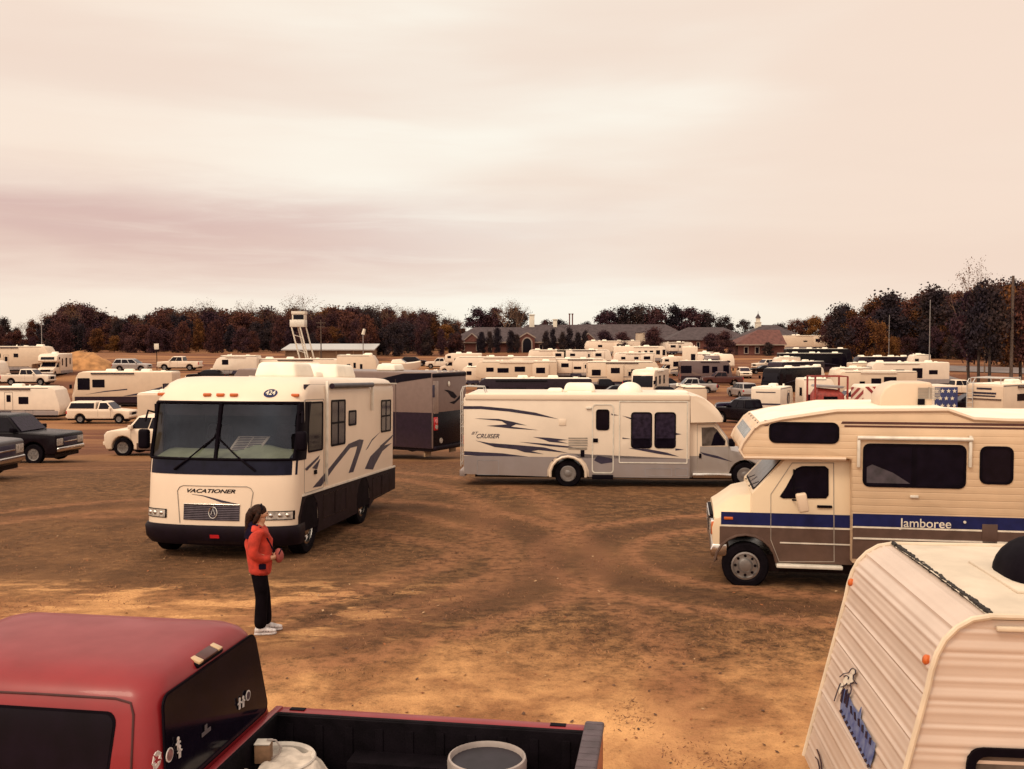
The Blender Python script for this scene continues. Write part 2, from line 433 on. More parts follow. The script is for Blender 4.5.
# ------------------------------------------------------------------ ground
def ground_material():
    m = bpy.data.materials.new('worn_field'); m.use_nodes = True
    nt = m.node_tree; N, Lk = nt.nodes, nt.links; b = N['Principled BSDF']
    tc = N.new('ShaderNodeTexCoord'); P = tc.outputs['Object']
    sp = N.new('ShaderNodeSeparateXYZ'); Lk.new(P, sp.inputs[0]); X, Y = sp.outputs[0], sp.outputs[1]
    def noise(s, d=6, r=.6, sc3=(1, 1, 1), dist=0):
        mp = N.new('ShaderNodeMapping'); mp.inputs['Scale'].default_value = sc3; Lk.new(P, mp.inputs[0])
        n = N.new('ShaderNodeTexNoise'); n.inputs['Scale'].default_value = s; n.inputs['Detail'].default_value = d
        n.inputs['Roughness'].default_value = r; n.inputs['Distortion'].default_value = dist
        Lk.new(mp.outputs[0], n.inputs['Vector']); return n.outputs['Fac']
    def M(op, a, b=0.0, c=None):
        q = N.new('ShaderNodeMath'); q.operation = op
        for i, v in enumerate((a, b) if c is None else (a, b, c)):
            if isinstance(v, (int, float)): q.inputs[i].default_value = v
            else: Lk.new(v, q.inputs[i])
        return q.outputs[0]
    def MR(s, a, b_, c=0, d=1):
        q = N.new('ShaderNodeMapRange'); q.interpolation_type = 'SMOOTHSTEP'
        for i, v in enumerate((a, b_, c, d)): q.inputs[i+1].default_value = v
        Lk.new(s, q.inputs[0]); return q.outputs[0]
    def MX(f, a, b_):
        q = N.new('ShaderNodeMix'); q.data_type = 'RGBA'; 
        if isinstance(f, (int, float)): q.inputs[0].default_value = f
        else: Lk.new(f, q.inputs[0])
        for i, v in ((6, a), (7, b_)):
            if isinstance(v, tuple): q.inputs[i].default_value = v + (1,)
            else: Lk.new(v, q.inputs[i])
        return q.outputs[2]
    # sandiness: bare sand close to the viewer, a worn sandy strip at the left, grass further off
    near = MR(Y, 15.2, 8.4)
    leftp = M('MULTIPLY', M('MULTIPLY', MR(Y, 11.4, 12.2), MR(Y, 16.4, 14.2)), MR(X, -2.2, -4.2))
    leftp = M('MULTIPLY', leftp, .55)
    n_big = noise(.16, 4, .55); n_mid = noise(.75, 6, .62, (1, .8, 1), .3); n_fine = noise(4.5, 10, .75); n_grit = noise(26, 5, .7)
    n_str = noise(1.5, 8, .7, (.6, 1.6, 1), .4)
    calm = MR(Y, 13.0, 17.0, 1.0, .40)
    sand = M('ADD', M('MULTIPLY', near, .72), leftp)
    sand = M('ADD', sand, M('MULTIPLY', M('SUBTRACT', n_big, .5), .30))
    sand = M('ADD', sand, M('MULTIPLY', calm, M('MULTIPLY', M('SUBTRACT', n_mid, .5), .55)))
    sand = M('ADD', sand, M('MULTIPLY', M('ADD', M('MULTIPLY', calm, .45), M('MULTIPLY', leftp, 1.2)), M('SUBTRACT', n_str, .5)))
    sand = M('ADD', sand, M('MULTIPLY', M('SUBTRACT', n_fine, .5), 1.25))
    sand = M('ADD', sand, M('MULTIPLY', M('SUBTRACT', n_grit, .5), .95))
    # wheel tracks: arcs about a turning centre, some worn pale, some dark
    trp = trn = None
    for (cx, cy, r, w, amt) in ((5.6, 18.0, 3.4, .20, .55), (5.6, 18.0, 5.1, .22, .6), (-6.3, 18.2, 6.2, .24, .45), (-6.3, 18.2, 7.9, .24, .5), (-9.5, 11.5, 11.3, .25, .4), (5.6, 18.0, 4.25, .34, -.55), (-6.3, 18.2, 7.05, .36, -.5), (9, 3, 15.6, .26, -.35), (-14, 22, 13.5, .3, .4), (-14, 22, 15.2, .3, .4)):
        dx = M('SUBTRACT', X, cx); dy = M('SUBTRACT', Y, cy)
        rr = M('SQRT', M('ADD', M('MULTIPLY', dx, dx), M('MULTIPLY', dy, dy)))
        dd = M('ABSOLUTE', M('SUBTRACT', M('ADD', rr, M('MULTIPLY', M('SUBTRACT', n_mid, .5), .7)), r))
        v = M('MULTIPLY', M('MULTIPLY', MR(dd, w * 2.0, w * .2), MR(n_fine, .3, .6)), abs(amt))
        if amt > 0: trp = v if trp is None else M('MAXIMUM', trp, v)
        else: trn = v if trn is None else M('MAXIMUM', trn, v)
    f = MR(sand, .02, .80)
    grass = MX(MR(n_fine, .38, .62), (.056, .027, .013), (.168, .082, .037))
    grass = MX(MR(n_big, .4, .65), grass, MX(MR(n_mid, .3, .7), (.088, .041, .019), (.182, .087, .039)))
    far = MR(Y, 26, 60)
    fieldc = MX(MR(noise(.07, 4, .6, (.5, 2.2, 1)), .42, .62), (.13, .044, .026), (.33, .155, .070))
    grass = MX(M('MULTIPLY', far, .8), grass, fieldc)
    sandc = MX(MR(n_mid, .35, .68), (.32, .140, .060), MX(MR(Y, 12.5, 8.5), (.56, .285, .12), (.80, .43, .185)))
    sandc = MX(M('MULTIPLY', MR(n_grit, .5, .75), .6), sandc, (.21, .078, .034))
    n_pix = noise(70, 3, .8)
    gc = MX(f, grass, sandc)
    strip = M('MULTIPLY', M('MULTIPLY', MR(Y, 11.6, 12.6), MR(Y, 16.6, 15.0)), MR(X, .2, -2.6))
    straw = M('MULTIPLY', strip, MR(M('ADD', M('MULTIPLY', n_str, .7), M('MULTIPLY', n_mid, .3)), .505, .575))
    gc = MX(M('MULTIPLY', straw, .8), gc, MX(MR(n_grit, .4, .65), (.70, .38, .16), (.42, .19, .085)))
    gc = MX(trp, gc, (.36, .155, .078)); gc = MX(trn, gc, (.060, .024, .014))
    gc = MX(M('MULTIPLY', MR(n_pix, .54, .74), .5), gc, (.085, .032, .016))
    gc = MX(M('MULTIPLY', MR(n_pix, .44, .28), .30), gc, (.62, .33, .16))
    Lk.new(gc, b.inputs['Base Color'])
    b.inputs['Roughness'].default_value = .95; b.inputs['Specular IOR Level'].default_value = .15
    hgt = M('ADD', M('MULTIPLY', n_fine, .75), M('ADD', M('MULTIPLY', n_grit, .25), M('MULTIPLY', n_mid, .8)))
    bp = N.new('ShaderNodeBump'); bp.inputs['Strength'].default_value = .8; bp.inputs['Distance'].default_value = .08
    Lk.new(hgt, bp.inputs['Height']); Lk.new(bp.outputs[0], b.inputs['Normal'])
    return m

def axis_steps(lo, hi, dens):
    v = [0.0]
    while v[-1] < hi: v.append(v[-1] + dens(v[-1]))
    w = [0.0]
    while w[-1] > lo: w.append(w[-1] - dens(w[-1]))
    return sorted(set(w + v))
xs = axis_steps(-3000, 3000, lambda a: max(.35, abs(a) * .06 + (.1 if abs(a) < 12 else 0)))
ys = axis_steps(-300, 4000, lambda a: max(.35, abs(a) * .035))
def zg(x, y):
    z = terrain(x, y)
    if y < 90: z += .035 * mnoise.noise((x * .55, y * .55, 0)) * min(1, max(.25, (y - 3) / 12)) - .004
    if y > 40: z += .25 * mnoise.noise((x * .03, y * .03, 4)) * sstep(40, 90, y)
    return z
gb = MB().grid([[(x, y, zg(x, y)) for x in xs] for y in ys])
tag(gb.build('ground', ground_material(), smooth=180), kind='structure')

def ribbon(name, pts, widths, dz, m, steps=40):
    P = []
    for i in range(steps + 1):
        t = i / steps * (len(pts) - 1); k = min(int(t), len(pts) - 2); u = t - k
        a, b = Vector(pts[k]), Vector(pts[k+1]); p = a.lerp(b, u); d = (b - a).normalized(); nrm = Vector((-d.y, d.x))
        w = widths[k] + (widths[k+1] - widths[k]) * u
        P.append([(p.x + nrm.x*w*s, p.y + nrm.y*w*s, zg(p.x + nrm.x*w*s, p.y + nrm.y*w*s) + dz) for s in (-.5, -.25, 0, .25, .5)])
    return tag(MB().grid(P).build(name, m, smooth=180), kind='structure')
ROADM = mat('worn_asphalt', (.17, .135, .13), .9, var=.15, scale=.3, bump=.2)
ribbon('road', [(52, 196), (74, 186), (92, 176), (130, 160), (190, 140)], [16, 16, 16, 16, 16], .12, ROADM)
ribbon('driveway', [(76, 184), (70, 168), (66, 150), (64, 132)], [5, 5, 5, 6], .13, ROADM)

# dry grass tufts and dead leaves: nobody could count them
rng = random.Random(5)
def tufts(n, y0, y1, name, label, m, hmin, hmax):
    b = MB()
    for _ in range(n):
        y = y0 * (y1 / y0) ** rng.random(); x = rng.uniform(-.62, .62) * y
        d = mnoise.noise((x * .35, y * .35, 9)) + .6 * mnoise.noise((x * 1.3, y * 1.3, 2))
        if d < .05 + .6 * sstep(14, 8, y) - .30 * sstep(14, 22, y): continue
        for _k in range(rng.randint(3, 6)):
            px, py = x + rng.gauss(0, .05), y + rng.gauss(0, .05); z = zg(px, py) - .005
            a = rng.uniform(0, 6.28); h = rng.uniform(hmin, hmax); w = .006 + h * .05
            lx, ly = rng.gauss(0, h * 1.3), rng.gauss(0, h * 1.3)
            b.add([(px - w*math.cos(a), py - w*math.sin(a), z), (px + w*math.cos(a), py + w*math.sin(a), z), (px + lx, py + ly, z + h)], [(0, 1, 2)], rng.randint(0, 2))
    tag(b.build(name, m, smooth=0, recalc=False), label, 'grass', kind='stuff')
G1 = mat('dry_grass_brown', (.17, .068, .034), .9, var=.3); G2 = mat('dry_grass_straw', (.36, .165, .078), .9, var=.3); G3 = mat('dry_grass_dark', (.12, .046, .025), .9, var=.3)
tufts(17000, 6.0, 32, 'grass', 'short dry brown grass across the worn sandy field', [G1, G2, G3], .008, .034)
b = MB()
for _ in range(1300):
    y = 6.0 * (30 / 6.0) ** rng.random(); x = rng.uniform(-.6, .6) * y; z = zg(x, y) + .008
    a = rng.uniform(0, 6.28); r = rng.uniform(.012, .035); t = rng.uniform(-.5, .5)
    c, s_ = math.cos(a), math.sin(a)
    b.add([(x + r*c, y + r*s_, z + r*t), (x - r*s_*.6, y + r*c*.6, z), (x - r*c, y - r*s_, z - r*t*.3 + .004), (x + r*s_*.6, y - r*c*.6, z + .008)], [(0, 1, 2, 3)], rng.choice((0, 0, 0, 2, 2, 1)))
LF = [mat('leaf_brown', (.10, .04, .018), .8, var=.2), mat('leaf_pale', (.42, .25, .13), .8, var=.2), mat('leaf_rust', (.26, .085, .025), .8, var=.2)]
tag(b.build('fallen_leaves', LF, smooth=0, recalc=False), 'small dead leaves scattered over the sandy grass', 'leaves', kind='stuff')
del b

# ------------------------------------------------------------------ trees
def leaf_mat(name, c1, c2, c3):
    m = bpy.data.materials.new(name); m.use_nodes = True
    nt = m.node_tree; N, Lk = nt.nodes, nt.links; b = N['Principled BSDF']
    oi = N.new('ShaderNodeObjectInfo'); tc = N.new('ShaderNodeTexCoord')
    n = N.new('ShaderNodeTexNoise'); n.inputs['Scale'].default_value = .55; n.inputs['Detail'].default_value = 3
    Lk.new(tc.outputs['Object'], n.inputs['Vector'])
    r = N.new('ShaderNodeValToRGB'); e = r.color_ramp.elements
    e[0].position = .32; e[0].color = c1 + (1,); e[1].position = .72; e[1].color = c3 + (1,)
    q = e.new(.52); q.color = c2 + (1,)
    ad = N.new('ShaderNodeMath'); ad.operation = 'MULTIPLY_ADD'; ad.inputs[1].default_value = .30; Lk.new(oi.outputs['Random'], ad.inputs[0])
    sb = N.new('ShaderNodeMath'); sb.operation = 'SUBTRACT'; sb.inputs[1].default_value = .15; Lk.new(n.outputs['Fac'], sb.inputs[0]); Lk.new(sb.outputs[0], ad.inputs[2])
    Lk.new(ad.outputs[0], r.inputs[0]); Lk.new(r.outputs[0], b.inputs['Base Color'])
    b.inputs['Roughness'].default_value = .9; b.inputs['Specular IOR Level'].default_value = .05
    return m
LM = {'russet': leaf_mat('russet_foliage', (.044, .021, .026), (.080, .032, .028), (.150, .058, .032)),  # foliage colours lightened to carry some distance haze
      'dark': leaf_mat('dark_foliage', (.022, .017, .025), (.034, .024, .028), (.056, .034, .030)),
      'gold': leaf_mat('gold_foliage', (.050, .021, .015), (.12, .048, .020), (.22, .095, .03)),
      'plum': leaf_mat('plum_foliage', (.036, .019, .029), (.058, .027, .033), (.088, .040, .036)),
      'bare': leaf_mat('bare_twigs', (.06, .030, .022), (.115, .055, .034), (.17, .085, .045))}
BARK = mat('dark_bark', (.045, .028, .022), .95, var=.3, scale=3)
BARKL = mat('pale_bark', (.17, .10, .065), .95, var=.3, scale=3)

def branch(b, p, d, ln, r, depth, rg, tips, m=0):
    pts = [p]; q = Vector(p); dd = Vector(d)
    for k in range(3):
        dd = (dd + Vector((rg.gauss(0, .13), rg.gauss(0, .13), rg.gauss(0, .06)))).normalized(); q = q + dd * ln / 3; pts.append(q.copy())
    b.tube(pts, [r, r*.8, r*.65, r*.5], 5, m)
    if depth == 0: tips.append(q.copy()); return
    for k in range(rg.randint(2, 3)):
        nd = (dd + Vector((rg.gauss(0, .55), rg.gauss(0, .55), rg.uniform(-.05, .45)))).normalized()
        branch(b, pts[rg.randint(2, 3)], nd, ln * rg.uniform(.55, .8), r * .5, depth - 1, rg, tips, m)

def leafquad(b, c, r, rg):
    n = Vector((rg.gauss(0, 1), rg.gauss(0, 1), rg.gauss(0, .8) + .3)).normalized(); u = n.orthogonal().normalized(); w = n.cross(u)
    a = rg.uniform(0, 6.28); u, w = u*math.cos(a) + w*math.sin(a), w*math.cos(a) - u*math.sin(a)
    b.add([c + u*r, c + w*r*.6, c - u*r*.9, c - w*r*.7], [(0, 1, 2, 3)])

def tree_meshes(kind, seed, q=.23):
    """a 10 m tree: (trunk mesh, crown mesh)"""
    rg = random.Random(seed); t = MB(); c = MB(); tips = []
    if kind == 'bare':
        t.tube([(0, 0, -.3), (.05, 0, 2), (-.05, .05, 4)], [.2, .16, .13], 7)
        for k in range(8):
            a = k * 2.4; branch(t, (0, 0, 3.0 + k * .28), (math.cos(a)*.6, math.sin(a)*.6, 1.0), 2.9, .075, 2, rg, tips)
        for p in tips:
            for _ in range(12): leafquad(c, p + Vector((rg.gauss(0, .4), rg.gauss(0, .4), rg.gauss(0, .4))), rg.uniform(.06, .12), rg)
    else:
        hb = {'round': .1, 'tall': .2, 'bush': 0, 'pine': 2.5}[kind]
        t.tube([(0, 0, -.3), (rg.gauss(0, .1), rg.gauss(0, .1), hb + 1), (rg.gauss(0, .2), rg.gauss(0, .2), 7.5)], [.24, .18, .06], 7)
        for k in range(9):
            a = k * 2.4 + rg.random(); z = hb + .4 + k * (6.0 - hb * .5) / 9
            t.tube([(0, 0, z), (math.cos(a)*1.0, math.sin(a)*1.0, z + .7), (math.cos(a)*2.0, math.sin(a)*2.0, z + 1.5)], [.09, .06, .03], 5)
        nclump = {'round': 42, 'tall': 38, 'bush': 26, 'pine': 20}[kind]
        for k in range(nclump):
            zt = rg.random()
            z = hb + .5 + zt * (9.2 - hb)
            wid = {'round': 3.2, 'tall': 2.3, 'bush': 4.2, 'pine': 1.9}[kind] * math.sqrt(max(.04, 1 - (2*zt - .7)**2 / 1.75)) * rg.uniform(.75, 1.12)
            a = rg.uniform(0, 6.28); rr = wid * math.sqrt(rg.random())
            cc = Vector((rr*math.cos(a), rr*math.sin(a), min(z, 9.5)))
            R0 = rg.choice((.7, .9, 1.2, 1.5))
            n_ = int(135 * R0 + 25)
            for _ in range(n_):
                dv = Vector((rg.gauss(0, .50), rg.gauss(0, .50), rg.gauss(0, .46))) * R0
                p = cc + dv
                if p.z > .05: leafquad(c, p, rg.uniform(.55, 1.25) * q, rg)
        for k in range(12):      # twigs standing out of the crown
            a = rg.uniform(0, 6.28); zt = rg.uniform(.45, 1.0); z = hb + zt * (9.0 - hb); wid = {'round': 2.6, 'tall': 1.8, 'bush': 3.4, 'pine': 1.4}[kind] * math.sqrt(max(.05, 1.05 - zt * zt))
            p0 = Vector((wid*math.cos(a), wid*math.sin(a), z)); d = Vector((math.cos(a) * .5, math.sin(a) * .5, rg.uniform(.5, 1.1))); ln = rg.uniform(.6, 1.4)
            t.tube([p0, p0 + d * ln * .5, p0 + d * ln + Vector((rg.gauss(0, .1), rg.gauss(0, .1), 0))], [.05, .035, .02], 4)
            for _ in range(10): leafquad(c, p0 + d * ln * rg.random() + Vector((rg.gauss(0, .18), rg.gauss(0, .18), rg.gauss(0, .18))), rg.uniform(.3, .7) * q, rg)
    return t, c
TREES = {}
def tree_variant(kind, seed, leaf):
    key = (kind, seed, leaf)
    if key not in TREES:
        t, c = tree_meshes(kind, seed)
        TREES[key] = (t.mesh('trunk', BARKL if kind == 'bare' else BARK, smooth=60), c.mesh('crown', LM[leaf], smooth=0, recalc=False))
    return TREES[key]
def tree(px, Y, top, kind, seed, leaf, name, label, group, wide=1.0, rg=random):
    g = gnd(px, Y); h = CAMH - (top - 340) * Y / FPX - g.z
    r = thing(name, label, 'tree', (g.x, g.y, g.z - .1), rg.uniform(0, 6.28), group)
    tm, cm = tree_variant(kind, seed, leaf)
    for nm, me in (('trunk', tm), ('crown', cm)):
        o = bpy.data.objects.new(nm, me); COL.objects.link(o); o.parent = r
    s = h / 10.2; r.scale = (s * wide, s * wide, s)
    return r
def prof(pts, x):
    for (a, ya), (b_, yb) in zip(pts, pts[1:]):
        if a <= x <= b_: return ya + (yb - ya) * (x - a) / (b_ - a)
    return pts[0][1] if x < pts[0][0] else pts[-1][1]
rt = random.Random(21)
TOPL = [(-60, 318), (0, 319), (8, 325), (22, 324), (35, 321), (60, 312), (78, 305), (90, 308), (110, 318), (150, 316), (180, 309), (200, 303), (218, 309), (232, 312), (245, 305), (262, 313), (285, 308), (310, 312), (340, 310), (362, 305), (378, 309), (400, 309), (425, 310), (440, 315), (452, 321)]
KN = {'russet': ('russet bushy tree with thinning autumn leaves in the treeline across the field', 'broadleaf_tree'),
      'dark': ('dark dense evergreen tree in the treeline across the field', 'evergreen_tree'),
      'plum': ('dusky purple brown tree in the treeline across the field', 'broadleaf_tree'),
      'gold': ('golden orange autumn tree in the treeline across the field', 'autumn_tree')}
x = -50
while x < 455:
    for row, (Y, dt) in enumerate(((292, 0), (262, rt.uniform(4, 9)), (236, rt.uniform(12, 19)))):
        leaf = rt.choices(['russet', 'dark', 'plum', 'gold'], [5, 3, 5, .7 if row < 2 else 1.3])[0]
        kind = rt.choice(['round', 'round', 'tall', 'bush' if row == 2 else 'round'])
        px = x + rt.uniform(-4, 4) + row * 3
        tree(px, Y + rt.uniform(-9, 9), prof(TOPL, px) + dt + rt.uniform(-4, 5), kind, rt.randint(1, 4), leaf, KN[leaf][1], KN[leaf][0], 'trees of the far treeline at the left', rt.uniform(.75, 1.45), rt)
    x += rt.uniform(9, 12.5)
for px, top, Y, lab in ((84, 304, 270, 'loose crowned bare tree poking above the left treeline'), (203, 301, 275, 'spindly bare tree above the treeline behind the white pickup'),
                    (297, 295, 270, 'bare branching tree standing behind the white tower'), (246, 302, 285, 'thin bare tree just left of the white tower'), (385, 303, 285, 'thin bare tree above the treeline behind the low shed')):
    tree(px, Y, top, 'bare', rt.randint(1, 2), 'bare', 'bare_tree', lab, None, 1.1, rt)
for px in (20, 52, 66, 118, 140, 168, 186, 222, 258, 276, 318, 336, 352, 408, 428, 446):
    tree(px + rt.uniform(-3, 3), 288, prof(TOPL, px) - rt.uniform(0, 5), 'bare', rt.randint(1, 3), 'bare', 'bare_tree', 'thin leafless tree whose twigs break the top of the far treeline', 'leafless trees in the far treeline', rt.uniform(.8, 1.2), rt)
# behind and around the brick buildings
for px, top, kind, leaf, Y, lab in ((458, 322, 'round', 'russet', 300, 'russet tree past the left end of the brick building'), (478, 309, 'round', 'plum', 330, 'dusky tree behind the left wing of the brick building'),
        (494, 306, 'tall', 'plum', 330, 'tall dusky tree beside the bare tree over the brick building'), (505, 300, 'bare', 'bare', 320, 'tall bare tree rising over the brick building'), (519, 302, 'bare', 'bare', 326, 'second bare tree rising over the brick building, nearer its white chimney'), (516, 308, 'round', 'dark', 335, 'dark tree behind the white chimney'),
        (545, 320, 'bush', 'plum', 340, 'low dark tree just right of the white chimney'), (560, 320, 'bush', 'dark', 345, 'low dark tree behind the small second chimney'),
        (606, 310, 'round', 'plum', 330, 'leftmost of the big round trees behind the long roofs'), (622, 308, 'round', 'dark', 332, 'second of the big round trees behind the long roofs'), (640, 306, 'round', 'dark', 335, 'tallest of the big round trees behind the long roofs'),
        (657, 308, 'round', 'plum', 330, 'dusky big round tree right of the tallest one behind the long roofs'), (674, 306, 'tall', 'dark', 335, 'narrow dark tree in the middle of the clump behind the long roofs'), (690, 308, 'round', 'plum', 333, 'dusky round tree in the right half of the clump behind the long roofs'), (706, 312, 'round', 'dark', 336, 'dark round tree at the right of the clump behind the long roofs'),
        (724, 317, 'round', 'dark', 338, 'lower dark tree towards the white cupola'), (742, 320, 'bush', 'dark', 340, 'low dark tree just left of the white cupola'), (778, 321, 'bush', 'dark', 345, 'low dark tree just right of the white cupola'), (795, 320, 'round', 'russet', 340, 'russet tree behind the long cream trailer'), (815, 317, 'round', 'gold', 340, 'golden brown tree behind the end of the long cream trailer'), (805, 320, 'round', 'plum', 350, 'dusky tree behind the long cream trailer'), (828, 320, 'round', 'plum', 330, 'dusky tree at the foot of the right hand woods'),
        (586, 322, 'bush', 'dark', 345, 'small dark tree between the two thin chimneys and the big round trees'),
        (605, 331, 'round', 'plum', 236, 'wine coloured round tree in front of the long roof'), (622, 332, 'round', 'plum', 232, 'second wine coloured round tree in front of the long roof'), (652, 328, 'round', 'plum', 235, 'wine coloured round tree right of the small cream gable'), (723, 331, 'round', 'plum', 232, 'broad dark round tree in front of the red roofed building'), (710, 333, 'round', 'plum', 236, 'dark round tree left of the broad one by the red roofed building'), (768, 342, 'round', 'dark', 230, 'small dark tree at the right end of the red roofed building')):
    tree(px, Y, top, kind, rt.randint(1, 2) if kind == 'bare' else rt.randint(1, 3), leaf, 'bare_tree' if kind == 'bare' else 'broadleaf_tree', lab, None, 1.25 if kind != 'bare' else 1.0, rt)
for px, top, w in ((452, 331, .8), (459, 333, .7), (482, 330, .9), (490, 333, .7), (497, 329, .8), (511, 331, .9), (517, 334, .8), (546, 331, .8), (553, 329, .7), (562, 331, .8), (569, 328, .8), (578, 332, .8), (585, 330, .7)):  # small trees stand in for the dark streaks across the building roof
    tree(px, 245, top + rt.uniform(-1, 1), 'tall', rt.randint(1, 3), 'dark', 'streak_tree', 'small dark tree standing in for a dark streak on the brick building roof', 'small stand-in trees in front of the brick building', w, rt)
# the nearer woods on the right
TOPR = [(826, 322), (833, 309), (842, 307), (850, 312), (862, 303), (875, 299), (889, 294), (898, 300), (912, 295), (930, 289), (940, 296), (955, 289), (975, 292), (988, 286), (1003, 282), (1024, 288), (1090, 284)]
KR = {k: (v[0].replace('in the treeline across the field', 'in the woods at the right'), v[1]) for k, v in KN.items()}
x = 834
while x < 1085:
    for row, dt in enumerate((0, rt.uniform(8, 20), rt.uniform(24, 44))):
        leaf = rt.choices(['russet', 'dark', 'plum', 'gold'], [6, 2.2, 2.6, 2.8])[0]
        kind = rt.choice(['round', 'tall', 'round', 'bush']) if row else rt.choice(['round', 'tall', 'tall'])
        px = x + rt.uniform(-5, 5) + row * 4
        Y = (252, 236, 220)[row] - max(0, (px - 900)) * .06
        tree(px, Y + rt.uniform(-6, 6), prof(TOPR, px) + dt + rt.uniform(-2, 3), kind, rt.randint(1, 3), leaf, KR[leaf][1], KR[leaf][0], 'trees of the woods at the right', rt.uniform(.85, 1.15), rt)
    x += rt.uniform(9.5, 13)
for px, top, kind, leaf, Y, lab, w in ((836, 308, 'pine', 'dark', 205, 'dark bushy pine standing apart at the left end of the right hand woods', 1.0), (858, 318, 'round', 'russet', 215, 'small russet tree beside the pine at the left end of the woods', 1.1),
        (889, 294, 'pine', 'dark', 225, 'dark pine on the rising edge of the right hand woods', 1.2), (931, 289, 'pine', 'dark', 222, 'tall dark pine in the middle of the right hand woods', 1.2),
        (873, 316, 'bush', 'gold', 213, 'bright orange tree low in the right hand woods', .9), (1004, 282, 'tall', 'gold', 190, 'tall orange leaved tree left of the thick utility pole', .95),
        (967, 263, 'bare', 'bare', 175, 'tallest bare tree, rising clear above the right hand woods', .62), (984, 278, 'bare', 'bare', 172, 'thin bare tree between the tallest one and the utility pole', .45),
        (968, 290, 'pine', 'plum', 152, 'roadside tree with bare lower trunk, leftmost of the four by the road', .7), (978, 286, 'pine', 'dark', 150, 'roadside tree with bare lower trunk, second of the four by the road', .7),
        (989, 288, 'pine', 'dark', 149, 'roadside tree with bare lower trunk, third of the four by the road', .75), (1020, 292, 'pine', 'russet', 150, 'roadside tree with bare lower trunk, at the frame edge', .8)):
    tree(px, Y, top, kind, rt.randint(1, 2) if kind == 'bare' else rt.randint(1, 3), leaf, 'bare_tree' if kind == 'bare' else ('pine_tree' if kind == 'pine' else 'broadleaf_tree'), lab, None, w, rt)

# straw coloured mound at the left
mb = MB(); P = []
g0 = gnd(90, 142)
for i in range(13):
    row = []
    for j in range(21):
        u, v = j / 10 - 1, i / 6 - 1
        hgt = max(0, (1 - u**4)) ** .7 * max(0, 1 - v*v) * (2.1 + .5 * mnoise.noise((u * 2.2, v * 2, 3))) * (1.1 - .5 * u)
        xx, yy = g0.x + u * 3.4, g0.y + v * 3.2
        row.append((xx, yy, terrain(xx, yy) - .15 + hgt + .12 * mnoise.noise((u * 9, v * 9, 1))))
    P.append(row)
tag(mb.grid(P).build('straw_mound', mat('straw_bank', (.42, .20, .075), .95, var=.25, scale=1.2, bump=.6, bscale=9), smooth=60), 'straw coloured grassy bank behind the small white motorhome', 'mound')

# ------------------------------------------------------------------ buildings
BRICK = mat('brick_wall', (.13, .042, .032), .9, var=.2, scale=5, bump=.2)
SHING = mat('grey_shingle', (.062, .042, .046), .9, var=.18, scale=1.2, bump=.3, bscale=12)
SHINGR = mat('red_brown_roof', (.12, .042, .034), .9, var=.2, scale=1.5)
TRIMW = mat('white_trim', (.68, .60, .50), .6)
TRIMD = mat('weathered_trim', (.30, .22, .18), .7)
def hip(b, x0, x1, y0, y1, z0, z1, hipl=True, hipr=True, m=0):
    ym = (y0 + y1) / 2; d = (y1 - y0) / 2
    a, c = x0 + (d if hipl else 0), x1 - (d if hipr else 0)
    vs = [(x0, y0, z0), (x1, y0, z0), (x1, y1, z0), (x0, y1, z0), (a, ym, z1), (c, ym, z1), (x0, y0, z0 - .2), (x1, y0, z0 - .2), (x1, y1, z0 - .2), (x0, y1, z0 - .2)]
    b.add(vs, [(0, 1, 5, 4), (1, 2, 5), (2, 3, 4, 5), (3, 0, 4), (0, 6, 7, 1), (1, 7, 8, 2), (2, 8, 9, 3), (3, 9, 6, 0), (9, 8, 7, 6)], m)
def bwin(parent, x, y, z, w, h, pane=GLASS):
    f = MB().ring(rrect(x - w/2, x + w/2, z - h/2, z + h/2, .02, 1), rrect(x - w/2 + .18, x + w/2 - .18, z - h/2 + .18, z + h/2 - .18, .02, 1), y - .1, y + .05).build('window', TRIMD, parent, smooth=0)
    MB().box(x - w/2 + .15, x + w/2 - .15, y - .03, y + .1, z - h/2 + .15, z + h/2 - .15).build('pane', pane, f, smooth=0)
